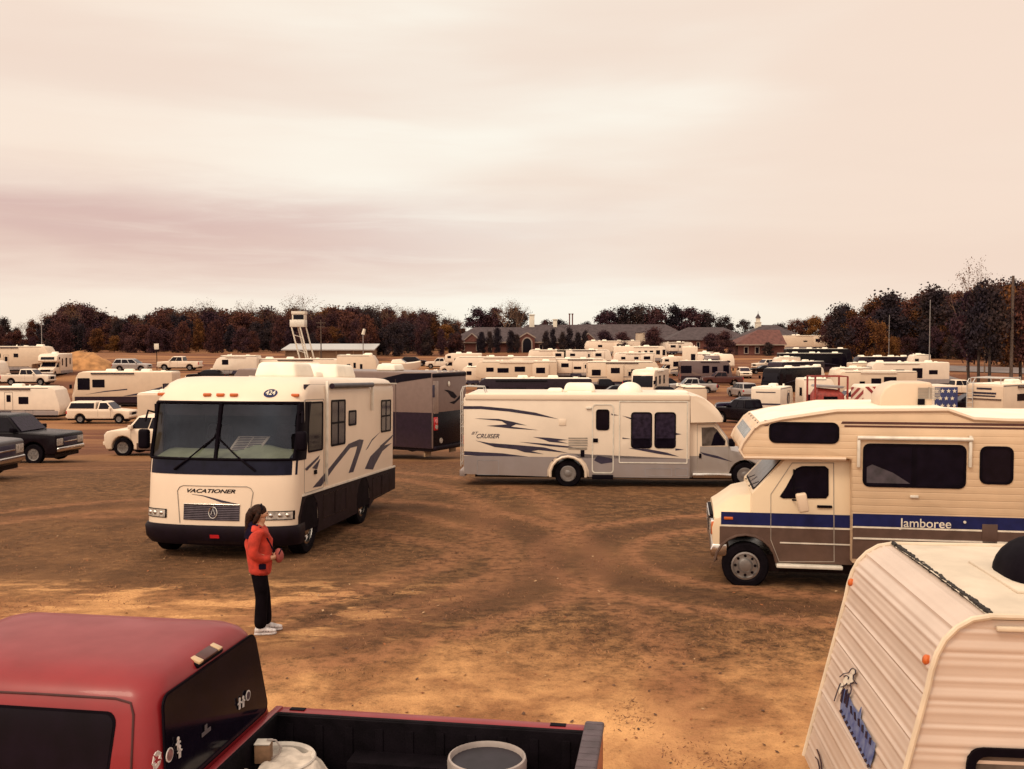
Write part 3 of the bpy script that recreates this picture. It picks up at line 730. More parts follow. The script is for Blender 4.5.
def bmain():
    Y = 250; g = gnd(520, Y); k = FPX / Y; X = lambda px: (px - 512) / k
    t = thing('brick_building', 'long low brick building with grey hipped roof and arched entrance gable', 'building', (0, Y, g.z))
    x0, x1 = X(447), X(600)
    MB().box(x0 + .5, x1, 0, 12, -1, 2.6).build('wall', BRICK, t, smooth=0)
    b = MB(); hip(b, x0, x1 + .5, -.6, 12.6, 2.6, 6.3, True, True); rf = b.build('roof', SHING, t, smooth=0)
    b = MB(); hip(b, X(500), X(640), 2, 16, 2.7, 7.0, True, True); b.build('roof', SHING, t, smooth=0)
    MB().box(x0 - .05, x1 + .5, -.75, -.55, 2.3, 2.62).build('fascia', TRIMD, t, smooth=0)
    for px in (456, 463, 478, 490, 541, 552, 565, 577): bwin(t, X(px), -.02, 1.2, 1.0, 1.7)
    # arched entrance gable
    xc = X(527); b = MB()
    b.prism([(xc - 1.9, -1), (xc - 1.9, 3.6), (xc, 4.7), (xc + 1.9, 3.6), (xc + 1.9, -1)], -1.2, 3)
    e = b.build('entrance_gable', BRICK, t, smooth=0)
    ar = [(xc + 1.05*math.cos(a), 2.2 + 1.3*math.sin(a)) for a in [math.pi*i/10 for i in range(11)]]
    MB().prism([(xc + 1.05, -1)] + ar + [(xc - 1.05, -1)], -1.28, -1.15).build('door', GLASS, e, smooth=0)
    o_ = [(xc + 1.35*math.cos(a), 2.2 + 1.6*math.sin(a)) for a in [math.pi*i/10 for i in range(11)]]
    b = MB()
    for i in range(10): b.prism([o_[i], o_[i+1], ar[i+1], ar[i]], -1.4, -1.1)
    b.box(xc - 1.35, xc - 1.05, -1.4, -1.1, -1, 2.2); b.box(xc + 1.05, xc + 1.35, -1.4, -1.1, -1, 2.2)
    b.slab([(xc - 2.1, -1.4, 3.55), (xc, -1.4, 4.8), (xc, -.6, 4.8), (xc - 2.1, -.6, 3.55)], .2); b.slab([(xc, -1.4, 4.8), (xc + 2.1, -1.4, 3.55), (xc + 2.1, -.6, 3.55), (xc, -.6, 4.8)], .2)
    b.build('trim', TRIMD, e, smooth=0)
    for px, s in ((472, 1.7), (588, 1.6)):
        xc = X(px); d = MB().prism([(xc - s, 2.6), (xc - s, 3.1), (xc, 4.5), (xc + s, 3.1), (xc + s, 2.6)], -.9, 3).build('dormer', BRICK, t, smooth=0)
        b = MB(); b.slab([(xc - s - .2, -1.1, 3.0), (xc, -1.1, 4.65), (xc, 2.5, 4.65), (xc - s - .2, 2.5, 3.0)], .12); b.slab([(xc, -1.1, 4.65), (xc + s + .2, -1.1, 3.0), (xc + s + .2, 2.5, 3.0), (xc, 2.5, 4.65)], .12)
        b.build('dormer_roof', TRIMD, d, smooth=0)
    for px, w, z in ((532.5, 1.3, 9.4), (556.5, 1.0, 8.2)):
        MB().box(X(px) - w/2, X(px) + w/2, 8, 9.6, 4.5, z).box(X(px) - w/2 - .15, X(px) + w/2 + .15, 7.85, 9.75, z, z + .25).build('chimney', TRIMW, t, bevel=.03)
    for px in (571.5, 574.5):
        MB().cyl((X(px), 9, 5), (X(px), 9, 9.6), .16).cyl((X(px), 9, 9.6), (X(px), 9, 9.9), .26).build('flue_pipe', BRICK, t)
bmain()
for i, (xa, xb, yy, Y, ridge, lab) in enumerate(((556, 692, 0, 285, 324, 'long grey roofed brick wing behind the white trailers'), (668, 752, 0, 275, 327, 'grey roofed brick wing behind the dark round trees'))):
    g = gnd((xa + xb)/2, Y); k = FPX / Y; X = lambda px: (px - 512) / k
    zr = CAMH - (ridge - 340) * Y / FPX - g.z
    t = thing('brick_wing', lab, 'building', (0, Y, g.z))
    MB().box(X(xa), X(xb), 0, 13, -1, 2.6).build('wall', BRICK, t, smooth=0)
    b = MB(); hip(b, X(xa) - .5, X(xb) + .5, -.6, 13.6, 2.6, zr); b.build('roof', SHING, t, smooth=0)
    for q in range(7): bwin(t, X(xa) + (X(xb) - X(xa)) * (q + .5) / 7, -.02, 1.2, 1.0, 1.7)
# red roofed building with the gable end, the church cupola, the pale gable
Y = 232; g = gnd(760, Y); k = FPX / Y; X = lambda px: (px - 512) / k
t = thing('gabled_building', 'brick building with red brown pitched roof behind the parked coaches', 'building', (0, Y, g.z))
MB().box(X(738), X(784), 0, 10, -1, 2.6).build('wall', BRICK, t, smooth=0)
b = MB(); hip(b, X(735), X(786), -.6, 12.6, 2.6, 6.0, True, False); b.build('roof', SHINGR, t, smooth=0)
MB().box(X(735), X(786), -.8, -.6, 2.35, 2.6).build('fascia', TRIMD, t, smooth=0)
for px in (746, 757, 768): bwin(t, X(px), -.02, 1.2, 1.1, 1.7)
Y = 300; g = gnd(762, Y); k = FPX / Y; X = lambda px: (px - 512) / k
t = thing('church', 'grey roofed hall with a small white cupola on its ridge', 'building', (0, Y, g.z))
MB().box(X(748), X(800), 0, 12, -1, 3).build('wall', BRICK, t, smooth=0)
b = MB(); hip(b, X(744), X(803), -.6, 12.6, 3, 6.6); b.build('roof', SHING, t, smooth=0)
xc = X(762.5)
cu = MB().box(xc - .8, xc + .8, 5.2, 6.8, 5.5, 7.3).box(xc - .95, xc + .95, 5.05, 6.95, 7.3, 7.45).box(xc - .55, xc + .55, 5.45, 6.55, 7.45, 8.7).build('cupola', TRIMW, t, smooth=0)
MB().lathe([(.85, 8.7), (.8, 8.95), (.4, 9.5), (.06, 10.1), (.03, 10.9)], (xc, 6, 0), 'z', 12).build('cupola_cap', SHING, cu)
Y = 238; g = gnd(643, Y); k = FPX / Y; X = lambda px: (px - 512) / k
t = thing('cream_shed', 'small pale cream gable wall between the wine coloured trees', 'shed', (0, Y, g.z))
MB().box(X(637.5), X(645), 0, 4, -.5, 5.1).build('wall', CREAM2, t, smooth=0)
MB().slab([(X(637), -.2, 5.1), (X(645.5), -.2, 5.4), (X(645.5), 4.2, 5.4), (X(637), 4.2, 5.1)], .12).build('roof', SHING, t, smooth=0)
MB().cyl((X(648.5), .5, -.5), (X(648.5), .5, 5.2), .22).build('downpipe', TRIMD, t)
# low shed with pale roof at the left
Y = 205; g = gnd(330, Y); k = FPX / Y; X = lambda px: (px - 512) / k
zt = CAMH - (344.5 - 340) * Y / FPX - g.z
t = thing('low_shed', 'low open shed with pale metal roof by the light pole', 'shed', (0, Y, g.z))
MB().box(X(285), X(372), 0, 7, -.5, zt - 1.0).build('wall', BROWNW, t, smooth=0)
MB().slab([(X(282), -.8, zt - 1.15), (X(375), -.8, zt - 1.15), (X(375), 7.8, zt), (X(282), 7.8, zt)], .14).build('roof', WIRE, t, smooth=0)
for q in range(6):
    xx = X(286) + (X(371) - X(286)) * q / 5
    MB().cyl((xx, -.6, -.5), (xx, -.6, zt - 1.1), .09).build('post', BROWNW, t)
# white tower with slanting legs
Y = 186; g = gnd(300, Y); k = FPX / Y; X = lambda px: (px - 512) / k; Z = lambda py: CAMH - (py - 340) / k - g.z
t = thing('observation_tower', 'white lookout cabin raised on four slanting legs above the trailers', 'tower', (0, Y, g.z))
b = MB().box(X(291.5), X(306), -1.2, 1.3, Z(327), Z(320)); b.build('railing_panel', ALU, t, bevel=.03)
c = MB().box(X(293.5), X(306), -1.0, 1.1, Z(320), Z(314.5)).box(X(293), X(306.5), -1.1, 1.2, Z(314.5), Z(311.5)); c = c.build('cabin', TRIMW, t, bevel=.03)
MB().box(X(295), X(305.2), -1.05, -.95, Z(319.5), Z(315)).build('window', GLASS, c, smooth=0)
MB().cyl((X(305.6), 0, Z(312)), (X(305.6), 0, Z(306.5)), .05).build('aerial', STEEL, t)
for xa, xb, yy in ((293, 299.5, -1), (297, 303.5, 1.1), (301.5, 308, -1), (305, 311.5, 1.1)):
    dz = (Z(353) + .3) / (Z(353) - Z(327)); 
    p0 = Vector((X(xa), yy, Z(327))); p1 = Vector((X(xb), yy, Z(353))); p2 = p0 + (p1 - p0) * (Z(327) / (Z(327) - Z(353)))
    MB().cyl(p0, p2, .14, n=8).build('leg', TRIMW, t)
for q in (.3, .62, .9):
    zz = Z(327) + (Z(353) - Z(327)) * q; sx = q * (X(299.5) - X(293))
    MB().cyl((X(293) + sx, -1, zz), (X(301.5) + sx, -1, zz - .5), .06, n=6).build('brace', ALU, t)
# poles
POLE = mat('weathered_pole', (.10, .065, .05), .9, var=.25, scale=4)
def pole(name, label, px, base_Y, top, r, arms=(), lamp=False, m=None, cat='pole'):
    g = gnd(px, base_Y); h = CAMH - (top - 340) * base_Y / FPX - g.z
    t = thing(name, label, cat, (g.x, g.y, g.z))
    MB().cyl((0, 0, -.5), (0, 0, h), r, r * .7, 10).build('pole_shaft', m or POLE, t)
    for z, w in arms: MB().box(-w, w, -.08, .08, h - z - .07, h - z + .07).build('crossarm', m or POLE, t, bevel=.01)
    if lamp: MB().cyl((0, 0, h - .1), (.25, 0, h + .9), .32, .24, 10).build('lamp_head', TRIMW, t)
    return t
pole('utility_pole', 'thin utility pole with crossarms right of the white tower', 321.5, 200, 320, .13, ((.6, 1.0), (1.4, .8)))
pole('light_pole', 'pale headed light pole above the low shed', 363.5, 180, 334, .10, lamp=True, m=STEEL)
pole('utility_pole', 'short pale pole behind the leftmost fifth wheel trailer', 43, 150, 321, .08, m=STEEL)
pole('utility_pole', 'thick dark utility pole at the right by the road', 1010.5, 148, 276, .26, ((.5, .5),))
pole('utility_pole', 'slender pole against the right hand woods', 928.5, 160, 300, .09, m=STEEL)
pole('utility_pole', 'thin second pole against the right hand woods, further left', 888, 175, 315, .07, m=STEEL)
g = gnd(157.5, 139)
t = thing('road_sign', 'small white square sign on a dark post between the silver and white vehicles', 'sign', (g.x, g.y, g.z))
zt = CAMH - (344 - 340) * .139 - g.z
MB().cyl((0, 0, -.3), (0, 0, zt), .05).build('post', DARKTRIM, t)
MB().box(-.32, .32, -.09, -.05, zt - .75, zt + .05).build('sign_board', TRIMW, t, bevel=.01)
# ------------------------------------------------------------------ helpers for the large vehicles
def root_matrix(o):
    return Matrix.Translation(o.location) @ o.rotation_euler.to_matrix().to_4x4() @ Matrix.Diagonal((*o.scale, 1))
def on_plane(o, axis, val):
    """f(px, py): the point of the thing's own plane (axis = val) that the photograph shows at that pixel"""
    I = root_matrix(o).inverted(); c = I @ Vector((0, 0, CAMH)); R3 = I.to_3x3()
    def f(px, py):
        d = R3 @ ray(px, py); t = (val - c[axis]) / d[axis]; return c + d * t
    return f
def xz(f, pts): return [((q := f(*p)).x, q.z) for p in pts]
def flat(parent, name, m, y, side, polys, th=.006):
    """decal or trim lying on a side wall: polygons in (x, z)"""
    b = MB()
    for p in polys: b.prism(p, y - .004 * side, y + th * side)
    return b.build(name, m, parent, smooth=0)
def wrect(f, x0, y0, x1, y1):
    a, c = f(x0, y0), f(x1, y1)
    return min(a.x, c.x), max(a.x, c.x), min(a.z, c.z), max(a.z, c.z)
def panel(parent, name, m, q, r=.06, th=.012, frame=None, fw=.03):
    """rounded pane on a slanting face: q = bottom-left, bottom-right, top-right, top-left"""
    q = [Vector(p) for p in q]; w = (q[1] - q[0]).length; h = (q[3] - q[0]).length
    def mp(pts): return [q[0].lerp(q[1], u / w).lerp(q[3].lerp(q[2], u / w), v / h) for u, v in pts]
    if frame:
        o = MB().slab(mp(rrect(0, w, 0, h, r)), th * .6).build(name, frame, parent, smooth=0)
        MB().slab(mp(rrect(fw, w - fw, fw, h - fw, max(.01, r - fw * .5))), th).build('pane', m, o, smooth=0)
        return o
    return MB().slab(mp(rrect(0, w, 0, h, r)), th).build(name, m, parent, smooth=0)
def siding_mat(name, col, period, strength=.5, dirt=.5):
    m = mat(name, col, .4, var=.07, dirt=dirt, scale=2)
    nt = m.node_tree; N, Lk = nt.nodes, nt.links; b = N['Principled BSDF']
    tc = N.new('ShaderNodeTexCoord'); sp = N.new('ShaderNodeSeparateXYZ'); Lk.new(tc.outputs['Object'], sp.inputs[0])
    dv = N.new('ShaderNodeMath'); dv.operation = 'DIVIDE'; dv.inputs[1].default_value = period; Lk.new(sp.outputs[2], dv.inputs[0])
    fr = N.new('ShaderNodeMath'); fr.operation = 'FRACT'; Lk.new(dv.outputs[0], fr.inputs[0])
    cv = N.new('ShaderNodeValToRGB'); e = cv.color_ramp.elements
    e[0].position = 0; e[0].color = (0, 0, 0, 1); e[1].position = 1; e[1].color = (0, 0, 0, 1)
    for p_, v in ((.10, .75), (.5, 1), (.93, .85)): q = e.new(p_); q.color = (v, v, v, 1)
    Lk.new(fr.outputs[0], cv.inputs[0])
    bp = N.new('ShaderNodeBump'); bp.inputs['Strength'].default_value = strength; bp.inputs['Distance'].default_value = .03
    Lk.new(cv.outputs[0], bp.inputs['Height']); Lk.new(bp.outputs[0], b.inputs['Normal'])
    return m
def rounded_unit(parent, name, x0, x1, y0, y1, z0, z1, m=None, bev=.07):
    b = MB(); dx, dy = (x1 - x0) * .08, (y1 - y0) * .08
    b.loft([[(x0, y0, z0), (x1, y0, z0), (x1, y1, z0), (x0, y1, z0)], [(x0 + dx, y0 + dy, z1), (x1 - dx, y0 + dy, z1), (x1 - dx, y1 - dy, z1), (x0 + dx, y1 - dy, z1)]])
    return b.build(name, m or ROOFW, parent, bevel=bev, seg=3)

# ================================================================== the tall white motorhome facing the camera
def vacationer():
    rz = R(-98.2); W = 2.86; A = .42; Ln = 7.15
    t = thing('class_a_motorhome', 'large white motorhome with dark skirt facing the camera behind the woman in red', 'motorhome', anchor(288, 17.5, rz, 1, W), rz); t.location.z = -.03
    shift_tilt(t, pitch=-R(2.45))
    zs = [.44, .60, .75, .95, 1.15, 1.36, 1.64, 1.9, 2.15, 2.4, 2.66, 2.80, 2.92, 3.01, 3.08, 3.125, 3.145]
    fz = [(.10, -.10), (.30, -.02), (.46, 0), (.55, -.01), (1.36, -.06), (1.64, -.10), (2.66, -.34), (2.80, -.42), (2.92, -.55), (3.01, -.70), (3.08, -.88), (3.125, -1.1), (3.145, -1.45)]
    hz = [(0, 0), (2.80, 0), (2.92, .012), (3.01, .045), (3.08, .10), (3.125, .19), (3.145, .36)]
    X0 = lambda z: prof(fz, z); hw = lambda z: W / 2 - prof(hz, z)
    def FS(tt, z, off=0):
        def base(u, zz):
            a = min(1, abs(u)); return Vector((X0(zz) - A * (1 - (1 - a ** 2.6) ** (1 / 2.6)) - .05 * a * a, u * hw(zz), zz))
        p = base(tt, z)
        if off:
            e = .01; u0, u1 = max(-.995, tt - e), min(.995, tt + e)
            n = (base(u1, z) - base(u0, z)).cross(base(min(.995, max(-.995, tt)), z + e) - base(min(.995, max(-.995, tt)), z - e)).normalized()
            p = p + n * off
        return p
    NT = 36; ts = [math.sin((i / NT * 2 - 1) * math.pi / 2) for i in range(NT + 1)]
    def ring(z):
        r = [FS(u, z) for u in ts]; h = hw(z); xr = -Ln + prof(hz, z)
        xa = r[-1].x
        return r + [Vector((xa + (xr - xa) * q, h, z)) for q in (.05, .5, .97)] + [Vector((xr, h - .08, z)), Vector((xr, -h + .08, z))] + [Vector((xa + (xr - xa) * q, -h, z)) for q in (.97, .5, .05)]
    rings = [ring(z) for z in zs]; n = len(rings[0])
    b = MB(); vs = [p for rg in rings for p in rg]; fs = []
    for i in range(len(zs) - 1):
        for k in range(n):
            j = (k + 1) % n
            if 1.64 <= zs[i] < 2.6 and k < NT and abs((ts[k] + ts[k+1]) / 2) < .955: continue
            fs.append((i*n + k, i*n + j, (i+1)*n + j, (i+1)*n + k))
    fs.append(list(range((len(zs)-1)*n, len(zs)*n)))
    b.add(vs, fs); b.build('body', WHITE, t, smooth=50, recalc=False)
    def patch(name, m, t0, t1, z0, z1, off, parent=None, nt_=28, nz=4, th=True):
        P = [[FS(t0 + (t1 - t0) * i / nt_, z0 + (z1 - z0) * j / nz, off) for i in range(nt_ + 1)] for j in range(nz + 1)]
        return MB().grid(P).build(name, m, parent or t, smooth=60, recalc=False)
    # bumper and side skirts
    b = MB(); rr = []
    for z, o in ((.07, -.05), (.10, .0), (.22, .05), (.41, .05), (.47, .02)):
        rg = [FS(u, max(z, .10), 0) + Vector((o, o * u, 0)) for u in ts]; xa = -.75
        rr.append(rg + [Vector((xa, W/2 + o*.3, z)), Vector((xa, -W/2 - o*.3, z))])
    b.loft(rr); b.build('bumper', DARKSKIRT, t, smooth=45)
    bp = MB(); bp.grid([[FS(u, z, .035) for u in [(-.35 + .7 * i / 8) for i in range(9)]] for z in (.15, .28)])
    bp.build('number_plate_recess', BLACK, t, recalc=False)
    MB().grid([[FS(u, z, .06) for u in (-.03, .03, .09)] for z in (.27, .32)]).build('emblem', REDL, t, recalc=False)
    for s in (1, -1):
        poly = [(-.42, .95), (-.40, .75), (-.44, .57), (-.52, .18)] + [(-.66, .18)]
        a1 = arch(-1.0, .46, .50, .18)[::1]; a2 = arch(-4.45, .46, .50, .22)
        poly = [(-.42, .56), (-.46, .93)] ; poly = [(-.43, .18)] + [(-.43, .60), (-.62, .95), (-Ln - .005, .95), (-Ln - .005, .42), (-5.3, .36)] + a2[::-1] + [(-3.3, .20)] + a1[::-1]
        b = MB().prism(poly, s * (W/2 - .06), s * (W/2 + .014))
        sk = b.build('skirt', DARKSKIRT, t, smooth=0)
        for xa, xb in ((-1.75, -2.45), (-2.5, -3.2), (-5.15, -5.9), (-5.95, -6.6)):
            MB().ring(rrect(xb, xa, .40, .86, .02, 1), rrect(xb + .012, xa - .012, .412, .848, .015, 1), s*(W/2 + .008), s*(W/2 + .019)).build('compartment_door', BLACK, sk, smooth=0)
        MB().prism([(-.64, .95), (-Ln, .95), (-Ln, .985), (-.66, .985)], s*(W/2 - .02), s*(W/2 + .02)).build('rub_rail', ALU, t, smooth=0)
    MB().box(-Ln + .1, -.5, -W/2 + .05, W/2 - .05, .50, .58).build('chassis', BLACK, t, smooth=0)
    MB().box(-Ln - .06, -Ln + .06, -W/2 + .02, W/2 - .02, .42, .95).build('rear_bumper', DARKSKIRT, t, bevel=.03)
    for x, r, dz in ((-1.0, .47, -.15), (-4.45, .46, -.09)):
        for s in (1, -1): wheel(t, x, s * (W/2 - .15), r, .27, side=s, dz=dz)
    for s in (1, -1):
        for x in (-1.0, -4.45): MB().prism([(x + .46*math.cos(a), .50 + .46*math.sin(a)) for a in [math.pi * i / 12 for i in range(13)]] + [(x - .46, .3), (x + .46, .3)], s * (W/2 - .03), s * (W/2 + .006)).build('wheel_well_shade', DARKTRIM, t, smooth=0)  # flat black half-discs in place of the shaded wheel recesses
    # windshield with its gasket, centre bar, sun curtain and dashboard
    band = patch('cowl_band', BANDM, -.985, .985, 1.37, 1.66, .008, nz=3)
    gk = MB()
    def strip(pts, w=.045, o=.012):
        pts = [FS(u, z, o) for u, z in pts]; gk.tube(pts, w / 2, 6)
    us = [-.955 + 1.91 * i / 24 for i in range(25)]
    strip([(u, 1.645) for u in us], .05); strip([(u, 2.655) for u in us], .06)
    for u in (-.955, .955): strip([(u, 1.645 + 1.01 * i / 6) for i in range(7)], .07)
    strip([(.0, 1.645 + 1.01 * i / 6) for i in range(7)], .075, .016)
    gk.build('windshield_gasket', DARKTRIM, t, smooth=60)
    for s in (1, -1):
        sp_ = MB(); sp_.grid([[FS(s * (.950 + .05 * i / 5), 1.62 + 1.06 * j / 4, .007) for i in range(6)] + [FS(s * 1.0, 1.62 + 1.06 * j / 4, 0) + Vector((-.12 * q, s * .008, 0)) for q in (1, 2)] for j in range(5)]); sp_.build('corner_pillar', DARKTRIM, t, smooth=60)
    ws = patch('windshield', CLEARG, -.955, .955, 1.64, 2.66, .002, nz=6)
    inr = MB().box(-2.6, -2.55, -W/2 + .06, W/2 - .06, .9, 3.0); inr.box(-2.6, -.35, -W/2 + .05, W/2 - .05, .95, 1.0)
    inr.box(-2.6, -.85, -W/2 + .04, -W/2 + .07, 1.0, 3.0).box(-2.6, -.85, W/2 - .07, W/2 - .04, 1.0, 3.0).box(-2.6, -1.05, -W/2 + .06, W/2 - .06, 2.84, 2.88)
    inr.build('cabin_lining', INTER, t, smooth=0)
    inv = MB()
    inv.grid([[FS(u * .93, z, o) for u in us] for z, o in ((2.64, -.06), (2.50, -.10), (2.45, -.14))]); inv.build('sun_visor', INTER, t, smooth=60, recalc=False)
    dash = MB(); P = []
    for q in range(7):
        P.append([Vector((FS(u * .95, 1.66, -.05).x - q * .16, FS(u * .95, 1.66, -.05).y * (1 - q * .01), 1.66 + .13 * math.sin(q / 6 * math.pi * .8) + (.10 * math.exp(-((u - .45) / .22) ** 2) if q > 2 else 0))) for u in us])
    dash.grid(P); dash.build('dashboard', DASHM, t, smooth=60, recalc=False)
    for yy in (.72, -.72):
        sb = MB().loft([[(-1.75, yy - .28, 1.3), (-1.55, yy - .28, 1.3), (-1.55, yy + .28, 1.3), (-1.75, yy + .28, 1.3)], [(-1.95, yy - .24, 2.2), (-1.8, yy - .24, 2.2), (-1.8, yy + .24, 2.2), (-1.95, yy + .24, 2.2)]])
        sb.build('seat', SEATM, t, bevel=.07, seg=3)
    MB().lathe([(.20, -.012), (.225, 0), (.20, .012), (.19, 0)], (0, 0, 0), 'x', 24).build('steering_wheel', DARKTRIM, t).location = (-1.05, .72, 1.78)
    pm = MB(); pm.slab([(-.52, .03, 1.74), (-.50, .62, 1.74), (-.86, .72, 2.02), (-.86, .10, 2.02)], .006)
    pap = pm.build('paper_sheet', PAPER, t, smooth=0)
    ln = MB()
    for q in range(9):
        for w0 in (.08, .52):
            a, c = Vector((-.52, .03, 1.752)).lerp(Vector((-.86, .10, 2.032)), (q + .7) / 10), Vector((-.50, .62, 1.752)).lerp(Vector((-.86, .72, 2.032)), (q + .7) / 10)
            p0, p1 = a.lerp(c, w0), a.lerp(c, w0 + .40); d = (Vector((-.34, .08, .28))) * .045
            ln.add([p0, p1, p1 + d, p0 + d], [(0, 1, 2, 3)])
    ln.build('printed_line', CHARCOAL, pap, smooth=0, recalc=False)
    for u0, u1, z1 in ((-.55, -.05, 2.02), (.52, .04, 1.98)):
        wb = MB().tube([FS(u0, 1.45, .03), FS((u0 + u1) / 2, 1.70, .05), FS(u1, z1, .03)], [.022, .016, .012], 6)
        o = wb.build('wiper', DARKTRIM, t)
        MB().tube([FS(u1 - .22 * (1 if u1 < 0 else -1) , z1 - .26, .022), FS(u1, z1, .024), FS(u1 + .07 * (1 if u1 < 0 else -1), z1 + .2, .022)], .014, 6).build('wiper_blade', DARKTRIM, o)
    # nose: hood outline, lettering, grille, lamps
    def line(pts, w, name, m, parent=t, o=.006):
        MB().tube([FS(u, z, o) for u, z in pts], w / 2, 6).build(name, m, parent, smooth=60)
    hood = [(-.42 + .84 * i / 14, 1.17) for i in range(15)] + [(.47, 1.14), (.50, 1.07), (.45, .50)]
    line([(-.45, .50), (-.50, 1.07), (-.47, 1.14)] + hood, .014, 'hood_seam', GREYD)
    g = patch('grille', GRILLE, -.40, .34, .56, .84, .012, nz=3)
    for q in range(9):
        z = .575 + .25 * q / 8; MB().tube([FS(-.395 + .73 * i / 8, z, .016) for i in range(9)], .007, 5).build('grille_bar', DARKTRIM, g)
    line([(-.40 + .74 * i / 10, .845) for i in range(11)], .02, 'grille_trim', CHROME, g, .016)
    em = MB(); em.tube([FS(.0 + .055 * math.sin(k / 16 * 6.283), .70 + .10 * math.cos(k / 16 * 6.283), .022) for k in range(17)], .010, 6); em.tube([FS(-.028, .66, .022), FS(0, .77, .024), FS(.028, .66, .022)], .008, 5)
    em.build('emblem', CHROME, t)
    sw = MB()
    def fpoly(b, pts, o=.005): # decal on the curved nose
        b.add([FS(u, z, o) for u, z in pts], [list(range(len(pts)))])
    def thin(b, top, bot):
        for i in range(len(top) - 1): fpoly(b, [top[i], top[i+1], bot[i+1], bot[i]][::-1])
    thin(sw, [(-.30, 1.02), (-.14, 1.00), (-.02, .965), (.10, .925), (.34, .855)], [(-.30, 1.015), (-.14, .985), (-.02, .935), (.10, .88), (.34, .85)])
    sw.build('nose_stripe', CHARCOAL, t, smooth=0, recalc=False)
    tx = add_text('lettering', 'VACATIONER', DARKTRIM, t, Matrix.Identity(4), .92, shear=.35, bold=.028, thick=0, squash=.62)
    for v in tx.data.vertices:
        v.co = FS((v.co.x - .45 - .07) / (W / 2), 1.05 + v.co.y, .006)
    for s in (1, -1):
        hb = MB().grid([[FS(s * (.645 + .33 * i / 8), z, .012) for i in range(9)] for z in (.575, .735)])
        hb = hb.build('headlight', DARKTRIM, t, smooth=60, recalc=False)
        MB().grid([[FS(s * (.665 + .29 * i / 8), z, .019) for i in range(9)] for z in (.59, .655, .72)]).build('headlight_lens', LENS, hb, smooth=60, recalc=False)
        for u in (.72, .82, .90):
            c = FS(s * u, .66, .02); MB().ell(c, (.02, .040, .036), 12, 6).build('headlight_bulb', CHROME, hb)
        # mirror on its arm
        mr = MB().tube([FS(s * .97, 2.45, 0), FS(s * .97, 2.5, .0) + Vector((.16, s * .10, 0)), FS(s * .97, 2.3, 0) + Vector((.18, s * .12, 0))], .022, 6).build('mirror_arm', DARKTRIM, t)
        c = FS(s * .97, 2.1, 0) + Vector((.17, s * .12, -.10))
        MB().box(c.x - .07, c.x + .07, c.y - .10, c.y + .10, c.z - .20, c.z + .16).build('mirror_head', DARKTRIM, mr, bevel=.05, seg=3)
    for u in (-.98 + .05, -.22, -.04, .14, .90):
        c = FS(u, 2.80, .0); MB().box(c.x - .02, c.x + .045, c.y - .075, c.y + .075, c.z - .03, c.z + .03).build('marker_light', ORANGE, t, bevel=.018)
    bd = MB(); pts = [(.60 + .085 * math.cos(k / 20 * 6.283), 2.83 + .075 * math.sin(k / 20 * 6.283)) for k in range(20)]
    fpoly(bd, pts[::-1], .008); bo = bd.build('oval_badge', BLUE, t, smooth=0, recalc=False)
    tx = add_text('badge_lettering', '424', TRIMW, bo, Matrix.Identity(4), .17, bold=.02, thick=0)
    for v in tx.data.vertices: v.co = FS(.60 + (v.co.x - .085) / (W/2), 2.80 + v.co.y, .012)
    # driver's side (towards the right of the picture)
    f = on_plane(t, 1, W / 2)
    Z = lambda pts: [(130 + x / 3.2036, 330 + y / 3.2036) for x, y in pts]
    x0, x1, z0, z1 = wrect(f, 308, 402, 322.5, 450)
    dx0, dx1, dz0, dz1 = wrect(f, 304.5, 400, 323.5, 494)
    dd = MB().ring(rrect(dx0, dx1, .99, 2.72, .05), rrect(dx0 + .014, dx1 - .014, 1.004, 2.706, .045), W/2 - .01, W/2 + .006).build('door', GREYD, t, smooth=0)
    window(dd, 1, W, max(x0, dx0 + .06), min(x1, dx1 - .06), z0, z1, .05, .035)
    MB().box((dx0 + dx1)/2 - .1, (dx0 + dx1)/2 + .02, W/2, W/2 + .03, 1.30, 1.38).build('handle', DARKTRIM, dd, bevel=.008)
    for (a, b_, c, d), sp in (((331, 400, 345, 444), True), ((348.5, 410.5, 356, 425), False), ((381, 400, 390.5, 431), True)):
        x0, x1, z0, z1 = wrect(f, a, b_, c, d)
        w = window(t, 1, W, x0, x1, z0, z1, .05, .04, glass=GLASSP)
        if sp: MB().box(x0 + .04, x1 - .04, W/2 + .004, W/2 + .014, (z0 + z1)/2 - .02, (z0 + z1)/2 + .02).box((x0 + x1)/2 - .02, (x0 + x1)/2 + .02, W/2 + .004, W/2 + .014, z0 + .03, z1 - .03).build('mullion', DARKTRIM, w, smooth=0)
    a = f(329.5, 386); c = f(370, 384)
    aw = MB().cyl((a.x, W/2 + .05, a.z), (c.x, W/2 + .05, a.z + .02), .055, n=12).build('awning_roll', PLUM, t)
    for px in (325.5, 371):
        p = f(px, 384); MB().box(p.x - .02, p.x + .02, W/2 + .005, W/2 + .06, 1.05 if px < 330 else 2.4, p.z + .05).build('awning_arm', ALU, aw, bevel=.008)
    p = f(345, 381); MB().box(f(396, 381).x, p.x + .1, W/2 - .05, W/2 + .02, 3.0, 3.03).build('gutter_rail_or_shade', ALU, t, smooth=0)
    sws = [[(585, 505), (640, 440), (700, 365), (735, 350), (748, 352), (742, 375), (715, 455), (700, 458), (722, 395), (728, 372), (705, 378), (655, 440), (612, 500)],
           [(755, 385), (775, 350), (800, 328), (775, 355), (762, 378)], [(752, 445), (770, 405), (800, 375), (838, 362), (808, 388), (785, 430), (778, 447)], [(800, 372), (843, 335), (838, 345), (806, 378)]]
    flat(t, 'side_stripe', CHARCOAL, W/2, 1, [xz(f, Z(s)) for s in sws], .005)
